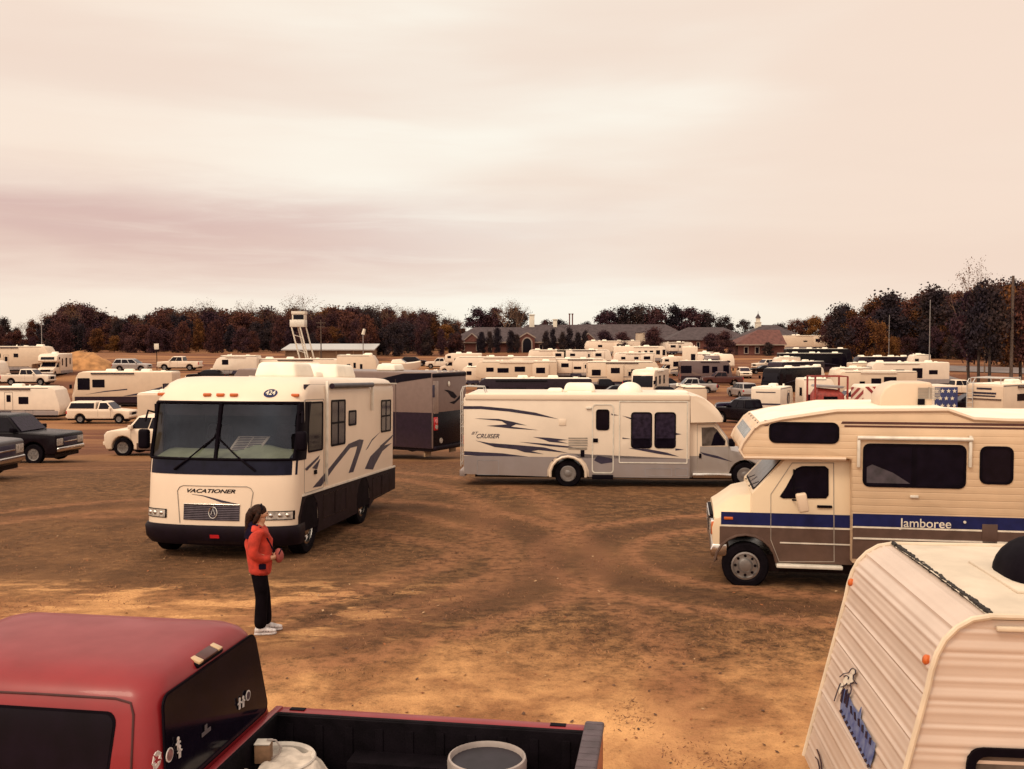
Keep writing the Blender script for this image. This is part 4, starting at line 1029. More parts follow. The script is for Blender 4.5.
    dsw = [[(560, 445), (606, 402), (602, 412), (566, 450)], [(583, 442), (608, 413), (598, 446)]]
    flat(t, 'side_stripe', CHARCOAL, W/2 + .006, 1, [xz(f, Z(s)) for s in dsw], .005)
    # roof: two air conditioners, vent, aerial
    rounded_unit(t, 'roof_air_conditioner', -2.9, -1.75, .0, .88, 3.12, 3.43)
    rounded_unit(t, 'roof_air_conditioner', -5.7, -4.3, .0, .90, 3.12, 3.44)
    rounded_unit(t, 'roof_vent', -4.0, -3.5, .2, .7, 3.13, 3.27, bev=.05)
    MB().box(-Ln + .1, -1.6, -.02, .02, 3.14, 3.16).build('roof_seam', ALU, t, smooth=0)
    return t
def clear_glass():
    m = bpy.data.materials.new('windshield_glass'); m.use_nodes = True
    nt = m.node_tree; N, Lk = nt.nodes, nt.links
    tr = N.new('ShaderNodeBsdfTransparent'); tr.inputs[0].default_value = (.55, .54, .53, 1)
    gl = N.new('ShaderNodeBsdfGlossy'); gl.inputs['Roughness'].default_value = .04; gl.inputs[0].default_value = (.56, .62, .80, 1)
    fr = N.new('ShaderNodeLayerWeight'); fr.inputs[0].default_value = .05
    nz = N.new('ShaderNodeTexNoise'); nz.inputs['Scale'].default_value = 1.2
    mm = N.new('ShaderNodeMath'); mm.operation = 'MULTIPLY_ADD'; mm.inputs[1].default_value = .085; Lk.new(nz.outputs['Fac'], mm.inputs[0]); Lk.new(fr.outputs['Fresnel'], mm.inputs[2])
    mx = N.new('ShaderNodeMixShader'); Lk.new(mm.outputs[0], mx.inputs[0]); Lk.new(tr.outputs[0], mx.inputs[1]); Lk.new(gl.outputs[0], mx.inputs[2])
    Lk.new(mx.outputs[0], N['Material Output'].inputs[0]); return m
CLEARG = clear_glass()
BANDM = mat('dark_navy_band', (.007, .007, .020), .35, var=.2, spec=.12)
INTER = mat('dark_cabin_fabric', (.020, .013, .024), .9, var=.3, scale=5)
SEATM = mat('seat_cloth', (.05, .04, .055), .9, var=.3, scale=8)
DASHM = mat('pale_green_dashboard', (.42, .48, .34), .7, var=.12, scale=3)
PAPER = mat('paper', (.55, .50, .46), .8)
GREYD = mat('warm_grey_seam', (.30, .25, .21), .5)  # warm grey for panel seams, door outlines and louvres
GRILLE = mat('grille_grey', (.13, .11, .14), .35, metal=.4, var=.2, scale=10)
vac = vacationer()

# ================================================================== the cream camper van with overhanging bunk
def jamboree():
    rz = R(170.5); W = 2.36; CW = 1.98
    t = thing('cabover_motorhome', 'old cream camper with blue stripe and overcab bunk facing left at the right', 'motorhome', anchor(745.4, 15.35, rz, 1, W, -.70), rz)
    f = on_plane(t, 1, W / 2); fc = on_plane(t, 1, CW / 2)
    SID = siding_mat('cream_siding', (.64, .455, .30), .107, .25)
    Z = lambda pts: [(690 + x / 3.066, 390 + y / 3.066) for x, y in pts]
    XR = -7.2
    top = xz(f, [(740, 450), (743, 443), (755, 427), (760, 423), (782, 418), (837, 410), (948, 409), (974, 418), (1010, 419.5)])
    zr = top[-1][1]
    und = xz(f, [(1000, 564), (852, 564), (852, 460), (846, 458.8), (744, 457.5)])
    zb = und[0][1]
    body = [*top, (XR + .1, zr), (XR, zr - .1), (XR, zb)] + arch(-5.3, .37, .45, zb)[::-1] + und[1:]
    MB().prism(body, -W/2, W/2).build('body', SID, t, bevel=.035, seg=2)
    # white edge moulding along the roof line and the bunk
    mo = MB()
    for s in (1, -1):
        pts = [(x, s * (W/2 + .004), z - .015) for x, z in top[2:]] + [(XR + .06, s * (W/2 + .004), zr - .015)]
        mo.tube(pts, .032, 6)
        mo.tube([(x, s * (W/2 - .0), z) for x, z in [top[2], top[1], top[0], und[-1], und[-2]]], .028, 6)
    mo.build('edge_moulding', CREAM2, t)
    rp = top[3:]; MB().grid([[(x, y, z + .012) for y in (-W/2 + .06, 0, W/2 - .06)] for x, z in rp + [(XR + .1, zr)]]).build('roof_skin', ROOFW, t, smooth=20, recalc=False)
    # overcab window on the slanting nose and the side bunk window
    a, c = Vector((top[1][0], 0, top[1][1])), Vector((top[2][0], 0, top[2][1])); d = c - a
    p0, p1 = a + d * .08, a + d * .90
    panel(t, 'bunk_window', GLASSL, [(p0.x, W/2 - .1, p0.z), (p0.x, -W/2 + .1, p0.z), (p1.x, -W/2 + .1, p1.z), (p1.x, W/2 - .1, p1.z)][::-1], .05, .014, CREAM2, .04)
    for y in (.95, .5, 0, -.5, -.95):
        q = Vector((top[3][0] - .02, y, top[3][1] - .035)); MB().box(q.x - .03, q.x + .05, y - .05, y + .05, q.z - .03, q.z + .03).build('marker_light', MAROON, t, bevel=.012)
    for r in ((769, 421.6, 839, 444), (863, 443.2, 965.7, 489), (980, 446, 1013, 484.8)):
        x0, x1, z0, z1 = wrect(f, *r); big = r[0] == 863
        w = window(t, 1, W, x0, x1, z0, z1, .10, .035, glass=GLASS)
        if big:
            sx = (x0 + x1)/2 + .0
            MB().box(sx - .03, sx + .03, W/2 + .004, W/2 + .014, z0 + .03, z1 - .03).build('mullion', DARKTRIM, w, smooth=0)
            MB().prism([(sx + .05, z0 + .06), (x1 - .06, z0 + .06), (x1 - .06, z0 + .30), (sx + .6, z0 + .34), (sx + .3, z0 + .22)], W/2 + .0053, W/2 + .0065).build('curtain', mat('window_curtain', (.05, .038, .05), .6, var=.3), w, smooth=0)
    window(t, -1, W, -4.4, -3.0, 1.45, 2.05, .1, .035)
    # maroon twin stripe
    def band(y0, y1, xa, xb, name, m, plane=None, th=.006):
        g = plane or f; yy = (W if g is f else CW) / 2
        q = xz(g, [(xa, y0), (xa, y1)]); return q[0][1], q[1][1]
    za, zc = f(880, 421.8).z, f(880, 424.2).z; zd, ze = f(880, 425.6).z, f(880, 427.4).z
    xs_ = f(841, 422).x
    flat(t, 'upper_stripe', MAROON, W/2, 1, [[(xs_, zc), (xs_ - .02, za), (XR, za), (XR, zc)], [(xs_ - .05, ze), (xs_ - .05, zd), (XR, zd), (XR, ze)]])
    xs2 = f(768, 423).x; flat(t, 'upper_stripe', MAROON, W/2, 1, [[(xs2, zc - .02), (xs2 - .12, za), (xs2 + .06, za)], [(xs2 + .05, ze), (xs2 + .07, zd), (xs2 - .02, zd), (xs2, ze)]])
    # blue belt, white pinstripe, brown lower part on the coach body
    z1, z2, z3 = f(900, 514.8).z, f(900, 527.2).z, f(900, 529).z
    xb = f(852, 520).x
    flat(t, 'blue_belt', BLUE, W/2, 1, [[(xb - .01, z2), (xb - .01, z1), (XR, z1), (XR, z2)]])
    flat(t, 'pinstripe', TRIMW, W/2, 1, [[(xb - .01, z3), (xb - .01, z2 - .003), (XR, z2 - .003), (XR, z3)]])
    low = [(xb - .01, zb + .005), (xb - .01, z3 - .003), (XR, z3 - .003), (XR, zb + .005)] + arch(-5.3, .37, .46, zb + .005)[::-1]
    flat(t, 'lower_panel', BROWNP, W/2, 1, [low])
    flat(t, 'lower_panel', BROWNP, -W/2, -1, [low])
    za = z3 - .17; MB().prism([(xb - .02, za), (XR, za), (XR, za + .025), (xb - .02, za + .025)], W/2 + .004, W/2 + .02).build('rub_rail', ALU, t, smooth=0)
    x0, x1, zz0, zz1 = wrect(f, 982, 524, 997, 545)
    MB().box(x0, x1, W/2, W/2 + .02, zz0, zz1).build('service_hatch', BROWNP, t, bevel=.006)
    q = f(899, 527.5)
    add_text('lettering', 'Jamboree', TRIMW, t, MSIDE_L(q.x, W/2 + .007, q.z + .012), .74, bold=.006, thick=.001, squash=1.0)
    q = f(964.5, 522); MB().cyl((q.x, W/2, q.z), (q.x, W/2 + .02, q.z), .02).build('lock', ALU, t)
    q = f(914, 496.5); MB().box(q.x - .06, q.x + .06, W/2, W/2 + .03, q.z - .02, q.z + .02).build('catch', ALU, t, bevel=.006)
    # folded awning frame over the big window
    a, c = f(857, 437.5), f(972, 437.5)
    aw = MB().cyl((a.x, W/2 + .05, a.z), (c.x, W/2 + .05, a.z), .032, n=10).build('awning_bar', ALU, t)
    for px in (858.5, 970):
        p = f(px, 437); q = f(px, 467); MB().box(p.x - .022, p.x + .022, W/2 + .01, W/2 + .06, q.z, p.z + .02).build('awning_arm', ALU, aw, bevel=.008)
    # roof air conditioner and vents
    a, c = f(874, 403.5), f(936, 403.5)
    prf = xz(f, [(889, 410), (890, 399), (895, 391), (902, 386.5), (911, 384.5), (943, 384.5), (945, 387), (945, 410)])
    ac = MB().prism(prf, -.30, .44).build('roof_air_conditioner', CREAM2, t, bevel=.04, seg=3)
    x0, x1, zz0, zz1 = wrect(on_plane(t, 1, .44), 918, 387, 940, 399); lv = MB()
    for k in range(8): lv.box(x0, x1, .44, .455, zz0 + (zz1 - zz0) * k / 8, zz0 + (zz1 - zz0) * (k + .55) / 8)
    lv.box((x0 + x1)/2 - .01, (x0 + x1)/2 + .01, .44, .46, zz0, zz1)
    lv.build('louvre', GREYD, ac, smooth=0)
    q = on_plane(t, 1, .44)(921, 402); MB().box(q.x - .05, q.x + .05, .43, .47, q.z - .04, q.z + .05).build('cable_box', DARKTRIM, ac, smooth=0)
    rounded_unit(t, 'roof_vent', -6.2, -5.7, -.3, .3, zr, zr + .13, bev=.04)
    # ---------------- van cab
    cab = t
    g = xz(fc, [(716.5, 501), (726, 498), (752, 493.5), (785, 459.5), (853, 459.5), (853, 563), (790, 563)])
    zc_ = g[-1][1]; wx = fc(745.4, 560).x; wr = .36
    low = [(g[0][0] + .03, zc_ + .10), (g[0][0] + .07, .78)]
    hx = g[2][0]
    cpoly = [(fc(713, 543).x, .62), (fc(712, 520).x, .95), (g[0][0] + .02, 1.10), (g[0][0] - .12, 1.135), (hx + .02, 1.16), *g[2:6]] + [(g[6][0], zc_)] + arch(wx, .38, .47, zc_ - .0)[::-1] + [(fc(717, 548).x, zc_ + .02)]
    MB().prism(cpoly, -CW/2, CW/2).build('cab_body', CREAM, cab, bevel=.05, seg=3)
    hr = []
    for x, zz, w0, w1 in ((g[0][0] + .035, 1.20, .86, .60), (g[0][0] - .05, 1.245, .90, .64), (g[0][0] - .30, g[1][1] + .0, .92, .67), (hx - .05, g[2][1] - .02, .95, .74)):
        hr.append([(x, -w0, 1.09), (x, -w0 + .04, 1.13), (x, -w1, zz - .02), (x, -w1 + .10, zz), (x, 0, zz + .015), (x, w1 - .10, zz), (x, w1, zz - .02), (x, w0 - .04, 1.13), (x, w0, 1.09)])
    MB().loft(hr).build('hood', CREAM, cab, smooth=40)
    a, c = Vector((g[2][0], 0, g[2][1])), Vector((g[3][0], 0, g[3][1])); d = c - a
    p0, p1 = a + d * .06 , a + d * .96
    panel(cab, 'windshield', GLASSP, [(p0.x, -CW/2 + .20, p0.z), (p0.x, CW/2 - .12, p0.z), (p1.x, CW/2 - .22, p1.z), (p1.x, -CW/2 + .28, p1.z)], .08, .014, DARKTRIM, .035)
    for yy in (.45, -.35):
        MB().tube([p0 + Vector((.03, yy, 0)), p0 + Vector((.05, yy + .1, .03)), p0 + d * .22 + Vector((.03, yy + .42, .02))], .007, 5).build('wiper', DARKTRIM, cab)
    # cab door with its window and the mirror
    dr = wrect(fc, 770.5, 461, 835, 562)
    do = MB()
    opl = xz(fc, [(770.5, 494), (792, 462.5), (834, 462.5), (834.5, 562), (779, 562), (770.5, 540)])
    cx_, cz_ = sum(p[0] for p in opl)/6, sum(p[1] for p in opl)/6
    do.ring(opl, [(cx_ + (x - cx_) * .978, cz_ + (z - cz_) * .984) for x, z in opl], CW/2 - .01, CW/2 + .007); do = do.build('door', GREYD, cab, smooth=0)
    wpl = xz(fc, [(779.7, 496.5), (786, 487), (796, 468.5), (802, 466), (825, 466), (828.6, 469), (828.6, 495), (826, 498.3), (783, 498.3)])
    MB().prism(wpl, CW/2 - .01, CW/2 + .012).build('window_seal', DARKTRIM, do, smooth=0)
    cx_, cz_ = sum(p[0] for p in wpl)/9, sum(p[1] for p in wpl)/9
    MB().prism([(cx_ + (x - cx_) * .93, cz_ + (z - cz_) * .92) for x, z in wpl], CW/2, CW/2 + .018).build('window', GLASS, do, smooth=0)
    a, c = fc(794, 468), fc(793, 498); MB().box(a.x - .015, a.x + .015, CW/2 + .005, CW/2 + .022, c.z, a.z - .02).build('quarter_light_bar', DARKTRIM, do, smooth=0)
    x0, x1, zz0, zz1 = wrect(fc, 817, 505, 832, 508); MB().box(x0, x1, CW/2, CW/2 + .03, zz0, zz1).build('handle', DARKTRIM, do, bevel=.008)
    q = fc(796, 500); MB().tube([(q.x + .05, CW/2, q.z), (q.x, CW/2 + .22, q.z + .03), (q.x - .03, CW/2 + .26, q.z + .05)], .014, 6).build('mirror_arm', DARKTRIM, do)
    q = fc(800, 499)
    MB().prism([(x, z) for x, z in xz(fc, [(793, 491), (803.5, 489.5), (807, 508), (797, 509.5)])], CW/2 + .24, CW/2 + .36).build('mirror_head', CREAM2, do, bevel=.03, seg=3)
    # blue belt, pinstripe and brown lower on the cab
    xf, xe = fc(721, 520).x, fc(853, 520).x
    zA, zB, zC = fc(780, 513.3).z, fc(780, 526).z, fc(780, 527.8).z
    flat(cab, 'blue_belt', BLUE, CW/2, 1, [[(xf, zB), (xf, zA), (xe, zA), (xe, zB)]])
    flat(cab, 'pinstripe', TRIMW, CW/2, 1, [[(xf, zC), (xf, zB - .003), (xe, zB - .003), (xe, zC)]])
    lowp = [(xf + .02, zc_ + .16), (xf + .02, zC - .003), (xe, zC - .003), (xe, zc_ + .004), (g[6][0], zc_ + .004)] + [p for p in arch(wx, .38, .475, zc_ + .004)[::-1] if p[0] < xf]
    for s in (1, -1): flat(cab, 'lower_panel', BROWNP, s * CW/2, s, [lowp])
    MB().tube([(x, CW/2 + .012, z) for x, z in arch(wx, .38, .475, zc_)], .022, 6).build('arch_trim', BROWNP, cab)
    zt = zC - .24; MB().prism([(wx - .52, zt), (xe, zt), (xe, zt + .02), (wx - .52, zt + .02)], CW/2 + .004, CW/2 + .016).build('side_moulding', ALU, cab, smooth=0)
    x0, x1, zz0, zz1 = wrect(fc, 724, 516.5, 733, 519.5); MB().box(x0, x1, CW/2 + .004, CW/2 + .022, zz0, zz1).build('side_marker', ORANGE, cab, bevel=.008)
    add_text('cab_script', 'CHATEAU', DARKTRIM, cab, MSIDE_L(fc(741, 511).x, CW/2 + .004, fc(741, 511.5).z), .34, thick=.003) if False else None
    # front: grille, lamps, bumper
    xg = fc(712, 520).x
    gr = MB().box(xg - .05, xg + .025, -.62, .62, .80, 1.10).build('grille', DARKTRIM, cab, bevel=.015)
    gb_ = MB()
    for k in range(6): gb_.box(xg + .02, xg + .04, -.62, .62, .82 + k * .05, .832 + k * .05)
    gb_.build('grille_bar', CHROME, gr, smooth=0)
    for s in (1, -1):
        hl = MB().box(xg - .06, xg + .02, s*.64, s*.92, .82, 1.06).build('headlight', CHROME, cab, bevel=.02)
        MB().box(xg + .018, xg + .03, s*.67, s*.89, .85, 1.03).build('headlight_lens', LENS, hl, bevel=.006)
        MB().box(xg - .1, xg + .01, s*.925, s*.985, .84, 1.04).build('turn_signal', ORANGE, cab, bevel=.012)
    bx = fc(711, 548).x; zb_ = fc(711, 548).z
    MB().prism([(bx - .25, .50), (bx, .48), (bx + .02, .60), (bx - .02, .70), (bx - .25, .70)], -CW/2 - .01, CW/2 + .01).build('bumper', CHROME, cab, bevel=.03, seg=3)
    x0, x1, zz0, zz1 = wrect(fc, 776, 563, 842, 569); MB().box(x0, x1, CW/2 - .12, CW/2 + .10, zz0, zz1).build('step_bar', ALU, cab, bevel=.015)
    MB().box(XR + .2, xg - .3, -.85, .85, .26, .52).build('chassis', BLACK, t, smooth=0)  # chassis box hung low to block light and darken the ground beneath
    # body side return behind the cab
    for s in (1, -1):
        wheel(t, wx, s * (CW/2 - .10), wr, .23, rim=STEEL, side=s, rimr=.60); wheel(t, -5.3, s * (W/2 - .20), wr, .26, rim=STEEL, side=s)
    return t
jam = jamboree()

# ================================================================== the white and grey motorhome side-on in the middle
def cruiser():
    rz = R(-4.6); W = 2.42; CW = 2.0
    t = thing('low_profile_motorhome', 'white and grey motorhome seen side on in the middle, dark swooshes towards its tail', 'motorhome', anchor(568, 28.3, rz, -1, W, -5.57), rz)
    f = on_plane(t, 1, -W / 2); fc = on_plane(t, 1, -CW / 2)
    Z = lambda pts: [(440 + x / 3.6615, 290 + y / 3.6615) for x, y in pts]
    S = lambda *r: wrect(f, *r)
    xr = f(463.5, 430).x; zt = f(575, 393.6).z; zb = f(575, 477).z; xf = f(690, 430).x; wx, wr = f(568, 474).x, .385
    zg_ = f(600, 457).z
    body = [(xf, zb), (xf, zt - .03), (xf - .05, zt), (xr + .15, zt), (xr, zt - .15), (xr, zb + .05)] + arch(wx, .37, .49, zb)[::-1]
    MB().prism(body, -W/2, W/2).build('body', WHITE2, t, bevel=.045, seg=3)
    for s in (-1, 1):
        lowp = [(xf - .005, zb + .004), (xf - .005, zg_ - .03), (xr + .01, zg_), (xr + .01, zb + .06)] + arch(wx, .37, .60, zb + .004)[::-1]
        flat(t, 'lower_panel', GREY, s * W/2, s, [lowp], .008)
    MB().box(f(690, 400).x, xr + .05, -W/2 - .03, -W/2 + .02, zt - .19, zt - .02).build('awning_case', WHITE, t, bevel=.03, seg=3)
    ap = arch(wx, .37, .49, zb); ap2 = arch(wx, .37, .62, zb)
    MB().tube([(x, -W/2 - .02, z) for x, z in arch(wx, .37, .51, zb)], .04, 8).build('wheel_arch_trim', WHITE, t)
    # front cap and van cab
    cap = xz(fc, [(689.5, 395.5), (697, 395.8), (705, 398.5), (713, 404.5), (719, 411), (723.5, 418), (723, 421.6), (690, 422)])
    b = MB(); rings = []
    for y, k in ((-W/2 + .01, .90), (-W/2 + .05, .97), (-W/2 + .35, 1.0), (0, 1.03), (W/2 - .35, 1.0), (W/2 - .05, .97), (W/2 - .01, .90)):
        x0, z0 = cap[-1]; rings.append([(x0 + (x - x0) * k, y, z0 + (z - z0) * (.96 + .04 * k)) for x, z in cap])
    b.loft(rings); b.build('front_cap', WHITE, t, smooth=50)
    wfx = fc(745, 477).x; zc_ = fc(745, 478).z
    g = [(690, 421), (716.5, 423), (727.5, 437), (731, 450.5), (752, 454.5), (760, 459), (764.5, 466.5), (766, 472), (763, 479)]
    cpoly = [(f(688, 470).x, zc_)] + xz(fc, g) + [(fc(761, 481).x, zc_)] + arch(wfx, .36, .45, zc_)
    cab = t
    MB().prism(cpoly, -CW/2, CW/2).build('cab_body', SILVER, cab, bevel=.05, seg=3)
    up = xz(fc, [(689, 421.5), (716, 423.3), (726, 437), (728, 446.5), (700, 446.5), (699.5, 456), (689, 456)])
    flat(cab, 'upper_panel', WHITE, -CW/2, -1, [up], .005)
    a, c = fc(731, 450), fc(718, 424.5); d = Vector((c.x - a.x, 0, c.z - a.z)); p0 = Vector((a.x - .0, 0, a.z)) + d * .05; p1 = p0 + d * .86
    panel(cab, 'windshield', GLASS, [(p0.x + .01, -CW/2 + .10, p0.z), (p0.x + .01, CW/2 - .10, p0.z), (p1.x + .01, CW/2 - .18, p1.z), (p1.x + .01, -CW/2 + .18, p1.z)], .08, .014, DARKTRIM, .03)
    dpl = xz(fc, [(697, 424), (714, 424), (727, 440), (729, 448), (729, 473), (697, 473)])
    cx_, cz_ = sum(p[0] for p in dpl)/6, sum(p[1] for p in dpl)/6
    do = MB().ring(dpl, [(cx_ + (x - cx_) * .975, cz_ + (z - cz_) * .98) for x, z in dpl], -CW/2 - .008, -CW/2 + .01).build('door', GREYD, cab, smooth=0)
    wpl = xz(fc, [(701.5, 427.5), (713.5, 427), (717, 429.5), (725.5, 440.5), (725, 445.4), (702, 446)])
    MB().prism(wpl, -CW/2 - .012, -CW/2).build('window', GLASSL, do, smooth=0)
    wp2 = xz(fc, [(714, 435), (717, 431), (725, 441.5), (724.5, 445.2), (711, 445.5)])
    MB().prism(wp2, -CW/2 - .016, -CW/2).build('window', GLASS, do, smooth=0)
    x0, x1, z0, z1 = wrect(fc, 699, 453.5, 701.3, 458); MB().box(x0, x1, -CW/2 - .03, -CW/2, z0, z1).build('handle', DARKTRIM, do, bevel=.006)
    q = fc(729, 444); MB().box(q.x - .02, q.x + .14, -CW/2 - .24, -CW/2 - .02, q.z - .05, q.z + .16).build('mirror', DARKTRIM, do, bevel=.03)
    bpl = xz(fc, [(756, 467), (766.5, 467.5), (767.5, 471), (764, 474), (757, 473)])
    MB().prism(bpl, -CW/2 - .012, CW/2 + .012).build('bumper', CHROME, cab, bevel=.03)
    for s in (1, -1):
        q = fc(761.5, 461); MB().box(q.x - .16, q.x + .05, s*.70, s*.985, q.z - .09, q.z + .08).build('headlight', LENS, cab, bevel=.03)
    flat(cab, 'fender_stripe', CHARCOAL, -CW/2, -1, [xz(fc, [(700, 452), (718, 456), (733, 462), (722, 459.5), (704, 455)])], .004)
    x0, x1, z0, z1 = wrect(fc, 692, 472.5, 731, 478); MB().box(x0, x1, -CW/2 - .12, -CW/2 + .1, z0, z1).build('step_bar', CHROME, cab, bevel=.03)
    for s in (1, -1):
        wheel(t, wfx, s * (CW/2 - .13), .365, .23, rim=STEEL, side=s); wheel(t, wx, s * (W/2 - .16), wr, .27, rim=STEEL, side=s)
    MB().box(xr + .3, xf + 1.2, -.95, .95, .24, .60).build('chassis', BLACK, t, smooth=0)  # chassis box made deep so the ground under the body goes darker
    # entry door
    x0, x1, z0, z1 = S(592, 404, 613.6, 473)
    dp = rrect(x0, x1, z0 - .01, z1, .10)
    do = MB().ring(dp, rrect(x0 + .03, x1 - .03, z0 + .02, z1 - .03, .08), -W/2 - .016, -W/2 + .01).build('door', ALU, t, smooth=0)
    MB().prism(rrect(x0 + .03, x1 - .03, z0 + .02, z1 - .03, .08), -W/2 - .003, -W/2 + .01).build('door_leaf', WHITE2, do, smooth=0)
    a = S(596, 409.3, 609.3, 430.2); window(do, -1, W, *a, .08, .03, proud=.022)
    q = f(595.5, 440.5); MB().box(q.x - .07, q.x + .07, -W/2 - .03, -W/2, q.z - .05, q.z + .06).build('handle', DARKTRIM, do, bevel=.01)
    q = S(594, 455.5, 613, 464); flat(do, 'door_stripe', CHARCOAL, -W/2 - .008, -1, [[(q[0], q[2] + .1), (q[0] + .1, q[3]), (q[1] - .02, q[3] - .08), (q[1] - .02, q[2] + .05), (q[0] + .2, q[2])]], .004)
    x0, x1, z0, z1 = S(592, 473.8, 613, 477.5); MB().box(x0, x1, -W/2 - .15, -W/2 + .05, z0 - .04, z1 - .02).build('entry_step', DARKTRIM, do, bevel=.01)
    q = f(588, 408); MB().box(q.x - .05, q.x + .1, -W/2 - .05, -W/2, q.z - .03, q.z + .03).build('porch_light', ALU, t, bevel=.01)
    # slide-out with its two windows
    x0, x1, z0, z1 = S(619, 400.8, 687.5, 463.8)
    so_ = MB().ring(rrect(x0, x1, z0, z1, .03), rrect(x0 + .03, x1 - .03, z0 + .03, z1 - .03, .02), -W/2 - .02, -W/2 + .01).build('slide_out', ALU, t, bevel=.004)
    for r in ((631, 412, 652, 448.5), (654.5, 412, 675.8, 448.5)):
        a = S(*r); w = window(so_, -1, W, *a, .10, .035, glass=GLASSP)
        MB().box(a[0] + .03, a[1] - .03, -W/2 - .016, -W/2 - .003, a[2] + .26, a[2] + .285).build('mullion', DARKTRIM, w, smooth=0)
        MB().prism(rrect(a[0] + .05, a[1] - .05, a[2] + .03, a[2] + .255, .04), -W/2 - .0065, -W/2 - .003).build('lower_pane', GLASS, w, smooth=0)
    # compartment hatches and vents
    for r in ((477, 460, 499, 475), (645, 468, 672, 476.3), (675, 468, 688, 476)):
        a = S(*r); MB().ring(rrect(*a, .02, 2), rrect(a[0] + .015, a[1] - .015, a[2] + .015, a[3] - .015, .015, 2), -W/2 - .014, -W/2).build('compartment_door', mat('hatch_edge', (.26, .24, .25), .5), t, smooth=0)
    for r in ((568.5, 436.5, 587.5, 446), (568.5, 447, 587, 449.5)):
        a = S(*r); lv = MB()
        for k in range(4): lv.box(a[0], a[1], -W/2 - .012, -W/2, a[2] + (a[3] - a[2]) * k / 4, a[2] + (a[3] - a[2]) * (k + .6) / 4)
        lv.build('vent_grille', GREYD, t, smooth=0)
    a = S(580.6, 450, 584.4, 457); MB().box(a[0], a[1], -W/2 - .02, -W/2, a[2], a[3]).build('utility_hatch', DARKTRIM, t, bevel=.006)
    a = S(559, 419, 566, 425.5); MB().box(a[0], a[1], -W/2 - .015, -W/2, a[2], a[3]).build('utility_hatch', WHITE, t, bevel=.006)
    # swooshes, measured on the photograph
    sw = [[(85, 425), (150, 425), (260, 435), (350, 449), (432, 472), (340, 458), (250, 445), (150, 436), (85, 436)],
          [(128, 470), (215, 472), (270, 483), (318, 496), (278, 492), (260, 500), (300, 505), (360, 513), (270, 508), (170, 497), (245, 492), (225, 480)],
          [(130, 551), (180, 560), (290, 568), (380, 576), (470, 597), (360, 586), (335, 590), (380, 601), (310, 594), (280, 584), (200, 575)],
          [(290, 556), (380, 562), (470, 572), (520, 582), (400, 572)], [(340, 538), (400, 541), (470, 549), (430, 552), (470, 562), (400, 556), (380, 548)],
          [(88, 590), (230, 598), (415, 622), (415, 627), (230, 614), (88, 604)]]
    flat(t, 'side_stripe', CHARCOAL, -W/2, -1, [xz(f, Z(s)) for s in sw], .004)
    sw2 = [[(625, 452), (655, 459), (630, 459)], [(668, 460), (700, 468), (700, 474)], [(690, 579), (760, 582), (830, 595), (875, 610), (800, 600)], [(862, 523), (885, 528), (862, 531)], [(668, 540), (700, 545), (668, 545)], [(862, 580), (892, 584), (862, 588)], [(640, 628), (655, 632), (640, 638)]]
    flat(t, 'side_stripe', CHARCOAL, -W/2 - .001, -1, [xz(f, Z(s)) for s in sw2], .005)
    q = f(471.5, 434.5); add_text('lettering', 'BT', CHARCOAL, t, MSIDE_R(q.x, -W/2 - .005, q.z), .20, shear=.4, thick=.001, squash=.8)
    q = f(476.5, 438); add_text('lettering', 'CRUISER', CHARCOAL, t, MSIDE_R(q.x, -W/2 - .005, q.z), .66, shear=.4, bold=.012, thick=.001, squash=1.0)
    # roof gear
    def roofunit(px0, px1, py, name, d0=-.35, d1=.45, bev=.08):
        g_ = on_plane(t, 1, d0); a, c = g_(px0, 390), g_(px1, 390); z = g_((px0 + px1)/2, py).z
        rounded_unit(t, name, a.x, c.x, d0, d1, zt - .02, z, bev=bev)
    roofunit(563, 596, 383.5, 'roof_air_conditioner', -.4, .5, .10); roofunit(566, 593, 391, 'roof_shroud', -.45, .55)
    roofunit(546.5, 563, 388.5, 'roof_vent', -.3, .3, .06); roofunit(656, 690, 391, 'roof_vent', -.3, .3, .05)
    g_ = on_plane(t, 1, -.2); q = g_(630, 392); MB().ell((q.x, -.1, zt), (.37, .37, zt and (g_(630, 382).z - zt)), 24, 10, zmin=0).build('satellite_dome', ROOFW, t)
    # ladder on the tail
    ld = MB()
    for yy in (-W/2 + .18, -W/2 + .58):
        ld.tube([(xr - .10, yy, zb + .25), (xr - .10, yy, zt + .02), (xr - .04, yy, zt + .17), (xr + .12, yy, zt + .19), (xr + .55, yy, zt + .17), (xr + .62, yy, zt)], .017, 6)
    for k in range(7): ld.cyl((xr - .10, -W/2 + .18, zb + .35 + k * .28), (xr - .10, -W/2 + .58, zb + .35 + k * .28), .014, n=6)
    for zz in (.9, 1.7, 2.4):
        ld.cyl((xr - .10, -W/2 + .18, zz), (xr, -W/2 + .18, zz), .012, n=6)
    ld.build('ladder', WIRE, t)
    for zz in (1.2,): MB().box(xr - .02, xr + .02, -W/2 + .1, -W/2 + .25, zz, zz + .25).build('tail_light', REDL, t, bevel=.01)
    MB().box(xr - .12, xr + .05, -W/2 + .03, W/2 - .03, zb - .02, zb + .16).build('bumper', GREY, t, bevel=.02)
    return t
cru = cruiser()

